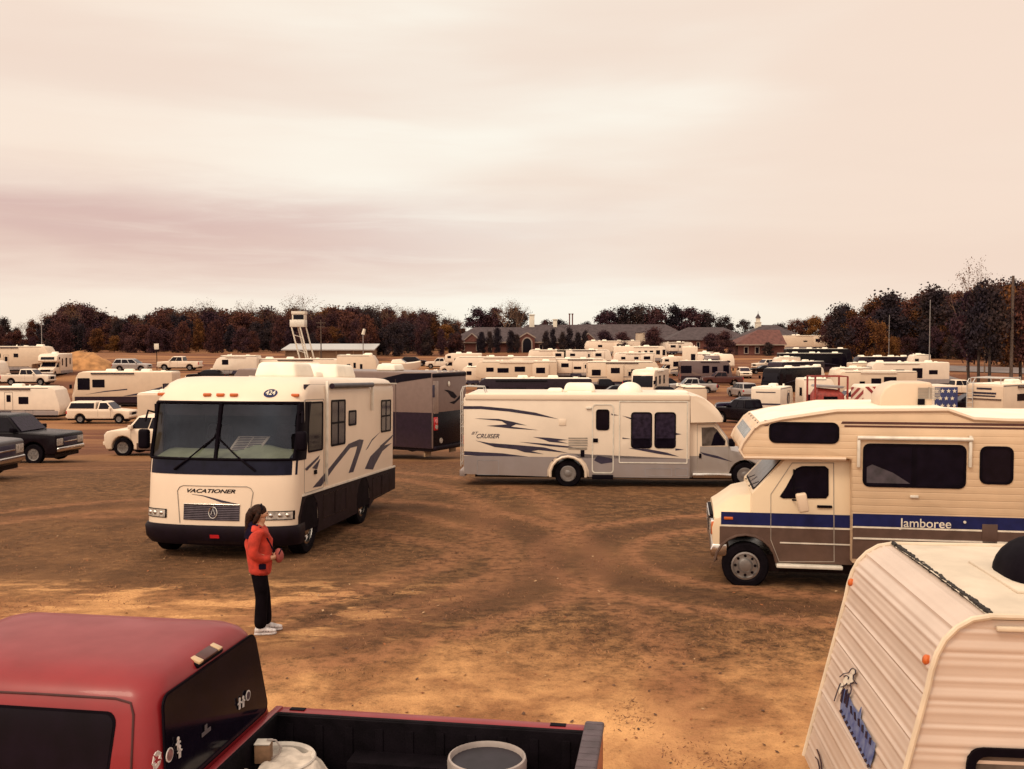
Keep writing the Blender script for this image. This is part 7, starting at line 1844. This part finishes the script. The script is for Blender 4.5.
def spot(px, Y, rz, side=0, W=0, x=0.0): return anchor(px, Y, rz, side, W, x)
def park(px, Y, face, W=1.98):
    """root of a car seen side-on whose nose reaches image column px (its far front corner where that one shows further out)"""
    if (face == 'R') == (px < CX): px = CX + (px - CX) * (Y + W) / Y
    return anchor(px, Y, 0 if face == 'R' else R(180), -1 if face == 'R' else 1, W)
def lay(fn, x0, x1, roof, h, label, face='L', lo=45, hi=330, Y=None, yaw=0, **kw):
    """a vehicle seen side-on: nose on column x0 (face L) or x1 (face R), roof line at 'roof', height h"""
    pxm = (x0 + x1) / 2
    if Y is None: Y = solve_depth(pxm, roof, h, lo, hi)
    else: h = CAMH - (roof - 340) * Y / FPX - gnd(pxm, Y).z
    if face == 'R' and x1 < CX: x1 = CX + (x1 - CX) * (Y + 2.4) / Y
    if face == 'L' and x0 > CX: x0 = CX + (x0 - CX) * (Y + 2.4) / Y
    if face == 'L' and x1 < CX: x1 = CX + (x1 - CX) * (Y + 2.4) / Y
    if face == 'R' and x0 > CX: x0 = CX + (x0 - CX) * (Y + 2.4) / Y
    L = (x1 - x0) / FPX * Y / math.cos(R(yaw)); rz = (R(180) if face == 'L' else 0) + R(yaw)
    loc = anchor(x0 if face == 'L' else x1, Y, rz, 1 if face == 'L' else -1, 2.4)
    return fn(loc, rz, L, h, label, **kw)
TR, FW, CO, CC = trailer, (lambda *a, **k: trailer(*a, kind='fifth', **k)), coach, classc

# ---------------------------------------------------------------- left of the tall white motorhome
car('pickup', park(80, 40, 'R', 1.98), R(-6), 'black pickup with chrome bumper and silver wheels at the left edge', BLACK, s_=1.03)
car('pickup', park(21, 29.3, 'R', 1.98), R(-4), 'dark grey pickup nose with chrome grille cut by the left frame edge', mat('gunmetal_paint', (.05, .042, .05), .3, dirt=.3), s_=1.0)
car('sport', park(105, 47, 'L', 1.9), R(176), 'white sport truck with dark lower trim half hidden by the tall motorhome', WHITE, s_=1.06, low=BROWNP, chrome=False)
car('single', park(138, 83, 'R', 1.92), R(0), 'white pickup with a long white camper shell beside the trailers', WHITE, shell=True, chrome=False)
lay(TR, -38, 72, 387.5, 2.8, 'white travel trailer with small dark windows at the left edge, slanted nose right', 'R', Y=86, win=[(-8.0, -7.4, .30, .80), (-3.55, -2.7, .40, .66)], door=-4.4, acx=[-4.1], stripe=None)
lay(CO, 72.5, 181, 372.5, 3.2, 'white motorhome facing left with dark curved stripe, behind the camper shell pickup', 'L', Y=98, m=CREAM2, stripe=CHARCOAL, low=PLUM, win=[(-1.75, -.55, .48, .82), (-3.2, -2.0, .55, .78), (-9.6, -8.9, .50, .66)], acx=[-3.4, -5.2, -6.9])
trailer(anchor(137, 68, R(97), 1, 2.0, -5.5), R(97), 5.5, CAMH - (390.5 - 340) * .068 - gnd(150, 68).z, 'cream square backed trailer standing behind the white sport truck', m=CREAM2, win=[], acx=[], W=2.0)
car('pickup', park(56.5, 118, 'R', 1.98), R(0), 'white crew cab pickup facing right in front of the small white motorhome', WHITE2, chrome=False)
t_ = classc(spot(46, 127, R(-84)), R(-84), 6.8, 2.95, 'small white motorhome with dark overcab window facing the camera at far left', m=WHITE, win=[(-1.9, -1.5, .76, .88), (-3.0, -2.6, .50, .80), (-4.6, -4.0, .42, .82), (-6.0, -5.6, .52, .80)])
lay(FW, -52, 58, 347, 3.7, 'long cream trailer with two dark windows along the far left edge', 'R', Y=131, m=CREAM2, win=[(-7.1, -6.3, .52, .70), (-4.6, -4.0, .54, .70)], acx=[-1.6])
lay(TR, -26, 11, 361.5, 2.5, 'small white trailer behind the crew cab pickup at the left edge', 'R', Y=121, win=[], acx=[])
car('suv', park(153, 134, 'R', 1.9), R(0), 'silver SUV facing right on the bank below the treeline', SILVER, chrome=False)
car('pickup', park(157.5, 137, 'L', 1.98), R(180), 'white crew cab pickup facing left on the bank by the small sign', WHITE, chrome=False)
car('sedan', park(186, 122, 'L', 1.82), R(180), 'dark car mostly hidden behind the roof of the tall motorhome', BLACK)
lay(TR, 213, 262, 356.5, 2.7, 'white wedge nosed trailer behind the roof of the tall motorhome', 'L', lo=95, m=WHITE2, nose='wedge', win=[(-2.0, -1.2, .50, .78)], acx=[])
lay(FW, 246, 345, 353, 3.4, 'long white trailer below the white tower', 'R', Y=128, m=WHITE, win=[(-5.0, -4.4, .50, .74), (-3.9, -3.0, .50, .74)], acx=[-9.5, -6.8])
lay(FW, 337, 380, 353.5, 3.3, 'cream trailer with slanted nose to the right, below the low shed', 'R', Y=122, m=CREAM2, win=[(-3.7, -3.3, .58, .74), (-2.9, -2.6, .62, .78), (-2.1, -1.8, .58, .74)], acx=[-1.2])
car('pickup', park(425.5, 185, 'L', 1.98), R(180), 'white pickup parked far off left of the brick building', WHITE2, chrome=False)
car('suv', park(427, 192, 'R', 1.9), R(0), 'dark SUV parked far off left of the white pickup by the brick building', BLACK)
# a boat under its pale cover
Y = 112; g = gnd(402, Y)
bt = thing('motor_boat', 'white motor boat on a trailer beyond the dark coach, bow to the right', 'boat', (g.x, g.y, g.z), 0)
zr = CAMH - (360 - 340) * Y / FPX - g.z
b = MB(); rr = []
for x, w, zk, zd in ((-2.2, 1.05, 0, 1.15), (-1, 1.15, 0, 1.15), (.4, 1.1, .05, 1.2), (1.4, .75, .25, 1.3), (2.1, .1, .8, 1.42)):
    rr.append([(x, -w, zr - 1.6 + zd), (x, -w * .8, zr - 1.6 + zk + .35), (x, 0, zr - 1.6 + zk), (x, w * .8, zr - 1.6 + zk + .35), (x, w, zr - 1.6 + zd), (x, 0, zr - 1.6 + zd + .12)])
b.loft(rr).build('hull', WHITE, bt, smooth=30)
b = MB().loft([[(-1.2, -.8, zr - .4), (.6, -.75, zr - .35), (.6, .75, zr - .35), (-1.2, .8, zr - .4)], [(-1.0, -.65, zr + .05), (-.1, -.6, zr + .12), (-.1, .6, zr + .12), (-1.0, .65, zr + .05)]]).build('cabin', WHITE2, bt, bevel=.06, seg=3)
MB().slab([(.52, -.6, zr - .3), (.52, .6, zr - .3), (-.03, .5, zr + .06), (-.03, -.5, zr + .06)], .03).build('windscreen', GLASS, bt, smooth=0)
tb = MB().box(-2.3, 2.6, -.5, -.42, .45, .55).box(-2.3, 2.6, .42, .5, .45, .55)
for x in (-1.6, -.4, .9): tb.box(x - .05, x + .05, -.6, .6, .45, zr - 1.55 + .3)
tb.build('trailer_frame', STEEL, bt, smooth=0)
for s in (1, -1): wheel(bt, -.9, s * 1.0, .32, .2, side=s, detail=False)

# ---------------------------------------------------------------- centre rows, far to near
lay(FW, 584, 640, 341, 3.4, 'white trailer with several roof pods, highest in the middle of the field', 'L', lo=150, m=WHITE, acx=[-2, -4.6, -8, -11], win=[(-4, -3, .5, .68)])
lay(CO, 612, 667, 346.5, 3.3, 'white bus like motorhome with a row of dark windows, facing right', 'R', lo=120, m=WHITE, win=[(-1.0, -.4, .44, .80), (-2.3, -1.5, .50, .76), (-3.6, -2.9, .50, .74), (-4.7, -4.1, .50, .74), (-5.9, -5.4, .50, .70)], acx=[-4, -8])
lay(TR, 658, 694, 342.5, 2.9, 'white trailer behind the tall square white box trailer', 'R', lo=150, m=WHITE2, acx=[-3.5], win=[])
lay(TR, 556, 612, 350, 3.0, 'white trailer with one dark window left of the bus like motorhome', 'R', lo=120, m=WHITE2, win=[(-8.2, -7.2, .52, .72)], acx=[-4])
lay(TR, 527, 566, 350, 3.0, 'white trailer roof before the arched brick entrance', 'L', lo=120, m=WHITE, win=[], acx=[-2, -4.5])
car('van', park(599, 150, 'L', 1.95), R(180), 'white van with dark side windows among the trailers', WHITE, s_=1.1, chrome=False)
cc = classc(park(440, 172, 'L', 2.35), R(180), 7.2, 3.35, 'white cabover motorhome facing left, leftmost of the middle rows', m=WHITE, win=[(-1.9, -1.3, .76, .88), (-2.9, -2.5, .45, .75), (-3.8, -3.4, .50, .72), (-5.6, -4.6, .42, .74)], acx=[-3.2, -5])
lay(FW, 453, 556, 357, 3.5, 'long white trailer with an unbroken roof line behind the nearest middle row', 'L', lo=100, m=WHITE, win=[(-3, -2.4, .5, .7)], acx=[-6, -9])
lay(FW, 475, 557, 361.5, 3.6, 'white trailer with three dark windows and slanted nose to the left', 'L', lo=90, m=CREAM2, win=[(-2.5, -1.5, .56, .74), (-4.5, -3.0, .52, .72), (-6.7, -5.3, .56, .78)], acx=[-9.5])
lay(TR, 553, 609, 359, 3.1, 'white trailer with small high window, behind the striped one', 'R', lo=90, m=WHITE, win=[(-5.6, -4.4, .38, .54), (-3.2, -2.7, .58, .78)], acx=[-4, -6.5])
lay(FW, 586, 660, 362, 3.5, 'cream trailer with dark window and swoosh stripes, nose to the right', 'R', lo=90, m=CREAM2, stripe=CHARCOAL, win=[(-9.2, -8.0, .40, .66), (-3.9, -3.4, .50, .68)], acx=[-6])
car('pickup', park(628, 120, 'R', 1.98), R(0), 'dark pickup below the striped cream trailer', BLACK)  # dark by its own black paint
car('pickup', anchor(671, 128, R(200), 1, 1.98), R(-20), 'dark blue pickup behind the motorhome with the big black windshield', NAVY)
t_ = coach(spot(642, 112, R(-116)), R(-112), 7.5, 3.3, 'white motorhome with big black windshield facing the camera', m=WHITE, win=[(-1.5, -.8, .46, .78), (-3.4, -2.6, .50, .80), (-5.4, -4.7, .50, .80)], acx=[-3.3], W=2.6)
lay(CO, 474, 592, 378.5, 3.3, 'dark coach with white roof and two black roof pods behind the white motorhome', 'L', lo=55, m=PLUM, low=BLACK, stripe=GREY, win=[(-1.3, -.5, .45, .80), (-4.6, -2.6, .52, .76), (-7.5, -6.2, .52, .76)], acx=[-4.3, -7.0])
lay(CO, 463, 560, 385.5, 3.1, 'grey coach right behind the white and grey motorhome, mostly hidden', 'L', lo=40, m=TAUPE, low=PLUM, win=[(-1.2, -.4, .45, .80), (-3.4, -2.0, .55, .80), (-5.5, -4.2, .52, .76)], acx=[-3])
lay(TR, 612, 655, 353, 2.9, 'small white trailer just right of the white van', 'L', lo=110, m=WHITE2, win=[(-2.2, -1.4, .5, .7), (-4.6, -3.8, .5, .7)])
lay(CC, 655, 684, 357, 3.2, 'white overcab motorhome side on behind the dark pickups', 'L', lo=110, m=WHITE2, stripe=CHARCOAL)
lay(TR, 460, 482, 367, 2.7, 'short white trailer at the nose of the one with three dark windows', 'L', lo=80, m=WHITE, win=[(-1.6, -.9, .5, .74)], acx=[])
car('pickup', park(668, 122, 'L'), R(180), 'silver pickup in the shade right of the motorhome with the black windshield', SILVER)
lay(TR, 420, 446, 371, 2.4, 'small white trailer roof just over the tail of the dark coach', 'R', lo=70, m=WHITE, win=[], acx=[])
car('suv', park(592, 108, 'L'), R(180), 'dark SUV low below the cream trailer with swoosh stripes', BLACK)
car('pickup', park(700, 140, 'L'), R(180), 'maroon pickup in the shade just left of the bronze coach', MAROON)
car('sedan', park(690, 112, 'R'), R(4), 'black sedan beside the silver pickup', BLACK)
lay(TR, 770, 800, 357.5, 2.9, 'white trailer showing between the two slanted dark coaches', 'L', lo=110, m=WHITE, win=[(-1.8, -1.0, .5, .7)], acx=[-2.4])
lay(TR, 905, 930, 355, 2.8, 'small white trailer at the right end of the coach with the bright white roof', 'L', lo=110, m=WHITE2, win=[(-1.4, -.7, .5, .7)], acx=[-1.8])
lay(TR, 846, 874, 363, 2.8, 'small cream trailer just in front of the coach with the bright white roof', 'R', lo=90, m=CREAM2, win=[(-2.6, -1.8, .5, .72)])
car('pickup', park(822, 96, 'L'), R(180), 'white pickup behind the red cage trailer', WHITE2)
car('suv', park(938, 92, 'L'), R(176), 'dark SUV behind the starred end of the flag trailer', BLACK)
car('pickup', park(985, 118, 'R'), R(0), 'white pickup by the roadside trees', WHITE)
# ---------------------------------------------------------------- right of the middle
trailer(anchor(682, 160, R(80), 1, 2.4, -5), R(80), 5, CAMH - (347.5 - 340) * .160 - gnd(690, 160).z, 'tall square white box trailer seen from behind', m=WHITE, win=[], acx=[], name='box_trailer')
t_ = classc(spot(701, 176, R(-110)), R(-110), 6.5, 3.4, 'white overcab motorhome between the box trailer and the dark coach front', m=WHITE)
t_ = coach(spot(711, 165, R(-106)), R(-106), 9, 3.35, 'dark grey coach facing the camera beside the tall white trailer nose', m=BRONZE, low=BLACK)
t_ = trailer(spot(728, 165, R(-80)), R(-72), 8.5, 3.55, 'white trailer with a tall rounded nose facing the camera', kind='fifth', m=WHITE, win=[(-4, -3, .5, .7)])
MB().ell((-.06, 0, 2.35), (.03, .45, .2), 16, 6).build('nose_emblem', PLUM, t_)
lay(CO, 678, 732, 361, 3.2, 'bronze coach with pale roof edge parked across the lane, facing right', 'R', lo=90, m=BRONZE, low=PLUM, stripe=TAUPE, win=[(-1.35, -.5, .42, .80), (-3.0, -2.2, .46, .74), (-4.4, -3.4, .44, .78), (-7.6, -6.0, .44, .78)], acx=[])
car('suv', park(688, 126, 'R', 1.9), R(0), 'black SUV in front of the bronze coach, left one', BLACK)
car('sedan', park(719, 128, 'R', 1.82), R(0), 'dark car parked in front of the bronze coach, right one', PLUM)
lay(TR, 664, 707, 386.5, 1.9, 'low cream covered trailer behind the roof of the grey and white motorhome', 'L', Y=72, m=CREAM2, win=[], acx=[], name='utility_trailer', nose='wedge')
car('sedan', park(713.5, 92, 'L', 1.82), R(172), 'dark blue sedan facing left in the lane beside the trailers', NAVY, s_=1.0)
car('pickup', anchor(733, 80, R(-60), 1, 1.98), R(118), 'black pickup seen from behind above the white nose of the middle motorhome', BLACK)
car('suv', anchor(741, 118, R(-70), 1, 1.9), R(100), 'silver SUV seen from behind at the end of the lane', SILVER, chrome=False)
car('suv', anchor(752, 158, R(-95), 1, 1.9), R(-95), 'white SUV facing the camera at the far end of the lane', WHITE, chrome=False)
car('pickup', anchor(757, 180, R(200), 1, 1.98), R(200), 'white pickup beyond the white SUV at the far end of the lane', WHITE2, chrome=False)
car('sedan', park(748, 170, 'L', 1.82), R(180), 'dark car between the white SUV and the white pickup', BLACK)
# cream trailer high on the right and the dark coaches
lay(FW, 773, 838, 335.5, 3.9, 'very long cream trailer with roof box standing highest on the right', 'L', lo=150, yaw=-14, m=CREAM2, win=[(-8, -7, .5, .6)], acx=[-4.5, -5.6])
lay(CO, 783, 852, 349, 3.3, 'black coach with white roof gear, rearmost of the dark row', 'R', lo=110, m=BLACK, low=BLACK, acx=[-2, -5, -8, -10.5])
lay(CO, 776, 848, 353.5, 3.3, 'black coach with a pale roof edge, in the middle of the dark row', 'R', lo=110, m=BLACK, low=PLUM, stripe=CHARCOAL, acx=[-2, -6, -9])
t_ = coach(spot(772, 140, R(-130)), R(-142), 10.5, 3.3, 'dark plum coach with slanted front turned to the camera, left end of the dark row', m=PLUM, low=BLACK, stripe=TAUPE)
t_ = coach(spot(769, 124, R(-130)), R(-140), 9.5, 3.1, 'black coach nearest the camera in the dark row, front to the left', m=BLACK, low=BLACK, stripe=CHARCOAL, acx=[-4])
lay(TR, 799, 826, 366.5, 3.0, 'white trailer behind the one with the oval emblem', 'R', lo=90, m=WHITE2, win=[(-2.4, -1.0, .50, .66)], acx=[-.9])
lay(CO, 850, 906, 357, 3.2, 'dark coach with bright white roof below the right hand woods', 'L', lo=90, m=PLUM, low=BLACK, acx=[-1.3, -4.2, -6.2, -8.3])
lay(CO, 863, 949, 362.5, 3.3, 'white coach with grey skirt, door and dark windows, longest in the right hand rows', 'L', lo=80, m=WHITE2, low=GREY, win=[(-4.8, -3.2, .50, .70), (-7.3, -5.9, .34, .76), (-9.4, -8.2, .50, .68)], acx=[-1.8, -8.6])
lay(TR, 829, 917, 371.5, 3.2, 'cream trailer with two dark windows in front of the longest white coach', 'L', lo=70, m=CREAM2, win=[(-5.0, -3.9, .50, .72), (-6.7, -5.3, .54, .78), (-3.2, -2.6, .50, .60)], acx=[])
lay(TR, 826, 872, 368, 3.0, 'white trailer tucked behind the cream one with two windows', 'L', lo=80, m=WHITE, win=[(-2.4, -1.5, .5, .66)], acx=[-3])
lay(FW, 795, 838, 378.5, 2.6, 'white trailer with small side window between the emblem trailer and the red cage trailer', 'R', Y=84, m=WHITE2, win=[(-2.6, -2.2, .30, .55)], acx=[], nose='slant')
# trailer showing its back with the oval emblem on the side
t_ = trailer(anchor(751, 82, R(62), 1, 2.4, -4.8), R(62), 4.8, 2.75, 'white trailer showing its square back and an oval emblem on its side', m=WHITE2, win=[], acx=[-2.2], stripe=None, rear_win=False)
for dz in (1.35,): MB().box(-4.83, -4.79, -1.2, 1.2, dz, dz + .13).box(-4.83, -4.79, -.8, .8, 2.35, 2.42).build('rear_stripe', CHARCOAL, t_, smooth=0)
e = MB().lathe([(.50, -.012), (.50, .012), (.01, .014)], (0, 0, 0), 'y', 24).build('oval_emblem', CHARCOAL, t_); e.location = (-2.0, -1.215, 1.75)
e2 = MB().lathe([(.36, -.012), (.36, .020), (.01, .022)], (0, 0, 0), 'y', 24).build('oval_emblem_face', GLASSL, t_); e2.location = (-2.0, -1.217, 1.75); e2.rotation_euler = (math.pi, 0, 0)
# red cage trailer
Y = 76; g = gnd(827, Y)
rt_ = thing('cage_trailer', 'red framed open cage trailer with a red load among the white trailers', 'trailer', (g.x, g.y, g.z)); k = FPX / Y
zt = CAMH - (376 - 340) / k - g.z; b = MB(); w = 16 / k
for x in (-w, w):
    for y in (-1, 1): b.box(x - .06, x + .06, y - .06, y + .06, .45, zt)
for z in (zt - .04, 1.5): b.box(-w, w, -1.06, -.96, z, z + .07).box(-w, w, .96, 1.06, z, z + .07).box(-w - .04, -w + .04, -1, 1, z, z + .07).box(w - .04, w + .04, -1, 1, z, z + .07)
b.build('cage_frame', REDM, rt_, smooth=0)
MB().box(-w, w, -1, 1, .40, .55).build('deck', DARKTRIM, rt_, smooth=0)
MB().loft([[(-w + .1, -.85, .55), (w - .1, -.85, .55), (w - .1, .85, .55), (-w + .1, .85, .55)], [(-w + .15, -.8, 2.25), (w - .15, -.8, 2.25), (w - .15, .8, 2.25), (-w + .15, .8, 2.25)], [(-w + .4, -.5, 2.75), (w - .5, -.5, 2.6), (w - .5, .5, 2.6), (-w + .4, .5, 2.75)]]).build('red_load', REDM, rt_, bevel=.08)
MB().box(-.5, .5, -.9, -.78, 1.5, 2.1).build('load_opening', DARKTRIM, rt_, smooth=0)
MB().prism([(-w + .2, 2.80), (w - .3, 2.70), (w - .1, 2.86), (-w + .3, 2.97)], -.85, .85).build('canopy', GREY, rt_, bevel=.03)
for s in (1, -1): wheel(rt_, 0, s * 1.12, .36, .2, side=s, detail=False)
# flag painted trailer behind the camper's roof: red and white stripes at one end, stars on blue at the other
Y = 58; g = gnd(898, Y); k = FPX / Y; zt = CAMH - (384.5 - 340) / k - g.z
x0, x1 = (857 - 898) / k, (949 - 898) / k
ft = thing('flag_trailer', 'trailer painted with red and white stripes and white stars on blue, behind the camper roof', 'trailer', (g.x, g.y, g.z))
MB().prism([(x0, .5), (x0, zt - .15), (x0 + .15, zt), (x1 - .15, zt), (x1, zt - .15), (x1, .5)], -1.1, 1.1).build('body', WHITE2, ft, bevel=.05, seg=2)
b = MB()
for i in range(7):
    a = x0 + .05 + i * .42; b.prism([(a, zt - .08), (a + .22, zt - .08), (a + 1.45, zt - 1.3), (a + 1.23, zt - 1.3)], -1.112, -1.09)
for i in range(-3, 6):     # diagonal stripes on the end wall, cut off at its edges
    for q in range(12):
        ya, yb = -1.04 + 2.08 * q / 12, -1.04 + 2.08 * (q + 1) / 12
        top = [min(zt - .18, zt - .25 - i * .45 - .42 * (y + 1.04)) for y in (ya, yb)]
        bot = [max(.55, min(zt - .18, zt - .47 - i * .45 - .42 * (y + 1.04))) for y in (ya, yb)]
        if min(top[0] - bot[0], top[1] - bot[1]) > .03: b.slab([(x0 - .004, ya, top[0]), (x0 - .004, ya, bot[0]), (x0 - .004, yb, bot[1]), (x0 - .004, yb, top[1])], .006)
b.build('red_stripe', mat('flag_red', (.30, .03, .03), .5, var=.2), ft, smooth=0)
fb = MB().box(x1 - 1.3, x1 + .012, -1.114, 1.0, .9, zt - .1).build('blue_field', mat('flag_blue', (.02, .025, .11), .5, var=.2), ft, bevel=.01)
b = MB()
def star(cx, cz, r): return [(cx + (r if i % 2 == 0 else r * .42) * math.sin(i * math.pi / 5), cz + (r if i % 2 == 0 else r * .42) * math.cos(i * math.pi / 5)) for i in range(10)]
for i in range(4):
    for j in range(5): b.prism(star(x1 - .18 - i * .34 - (j % 2) * .12, zt - .32 - j * .42, .13), -1.13, -1.10)
b.build('white_star', TRIMW, ft, smooth=0)
MB().box(x0 + .3, x1 - .3, -.8, .8, .4, .52).build('chassis', BLACK, ft, smooth=0)
for s in (1, -1):
    for x in (-.4, .4): wheel(ft, x, s * 1.0, .35, .22, side=s, detail=False)
# trailer at the right edge with lettered cap and roof ladder
Y = 62; g = gnd(973, Y); k = FPX / Y; zt = CAMH - (384 - 340) / k - g.z
loc = anchor(972, Y, R(-128), 0, 0); 
rv = trailer(anchor(1003, Y, R(34), -1, 2.4, -6.6), R(34), 6.6, zt + .12, 'cream trailer with ladder and roof rack, its lettered back cap at the right edge', rear_win=False, m=CREAM2, win=[(-5.0, -3.9, .62, .78)], acx=[-3.5], W=2.4)
H_ = zt + .12
for zz, s_, w_ in ((H_ - .50, 'RVS', .7), (H_ - .88, 'GO BIG', 1.1)): pass
b = MB()
for row, (zz, n_, w_) in enumerate(((H_ - .34, 6, .9), (H_ - .62, 9, 1.5), (H_ - .78, 8, 1.4))):
    for i in range(n_): b.box(-6.62, -6.60, .0 - w_/2 + i * w_/n_, .15 - w_/2 + (i + .62) * w_/n_, zz, zz + (.12 if row < 2 else .09))
b.build('cap_lettering', CHARCOAL, rv, smooth=0)
MB().box(-6.66, -6.58, -1.1, 1.1, H_ - .98, H_ - .90).build('rear_stripe', BROWNP, rv, smooth=0)
b = MB()
for y in (.72, 1.12): b.tube([(-6.74, y, .6), (-6.74, y, H_ + .1), (-6.5, y, H_ + .34)], .028, 6)
for i in range(8): b.cyl((-6.74, .72, .8 + i * .3), (-6.74, 1.12, .8 + i * .3), .022, n=6)
b.build('ladder', WIRE, rv)
b = MB()
for y in (-.95, 1.05): b.tube([(-6.45, y, H_), (-6.45, y, H_ + .38), (-4.2, y, H_ + .42), (-4.1, y, H_)], .03, 6)
for x in (-6.3, -5.6, -4.9, -4.2): b.cyl((x, -.95, H_ + .38), (x, 1.05, H_ + .38), .025, n=6)
b.build('roof_rack', WIRE, rv)
car('sedan', park(955, 66, 'L', 1.82), R(170), 'pale blue car beside the ladder of the cream trailer at the right edge', mat('pale_blue_paint', (.35, .36, .42), .3), chrome=False)
# a person in dark red far off by the cream trailer
JD = mat('maroon_coat', (.16, .025, .03), .9, var=.2)
g = gnd(362.5, 112)
woman((g.x, g.y, g.z), R(250), 'distant person in dark red coat by the cream trailer', JD, 1.06)

# ------------------------------------------------------------------ no deeper than thing > part > sub-part; names keep Blender's own suffix
def depth(o):
    d = 0
    while o.parent: o = o.parent; d += 1
    return d
bpy.context.view_layer.update()
for o in list(COL.objects):
    if o.parent and depth(o) > 2:
        ch = [o]
        while ch[-1].parent: ch.append(ch[-1].parent)
        o.parent = ch[-2]
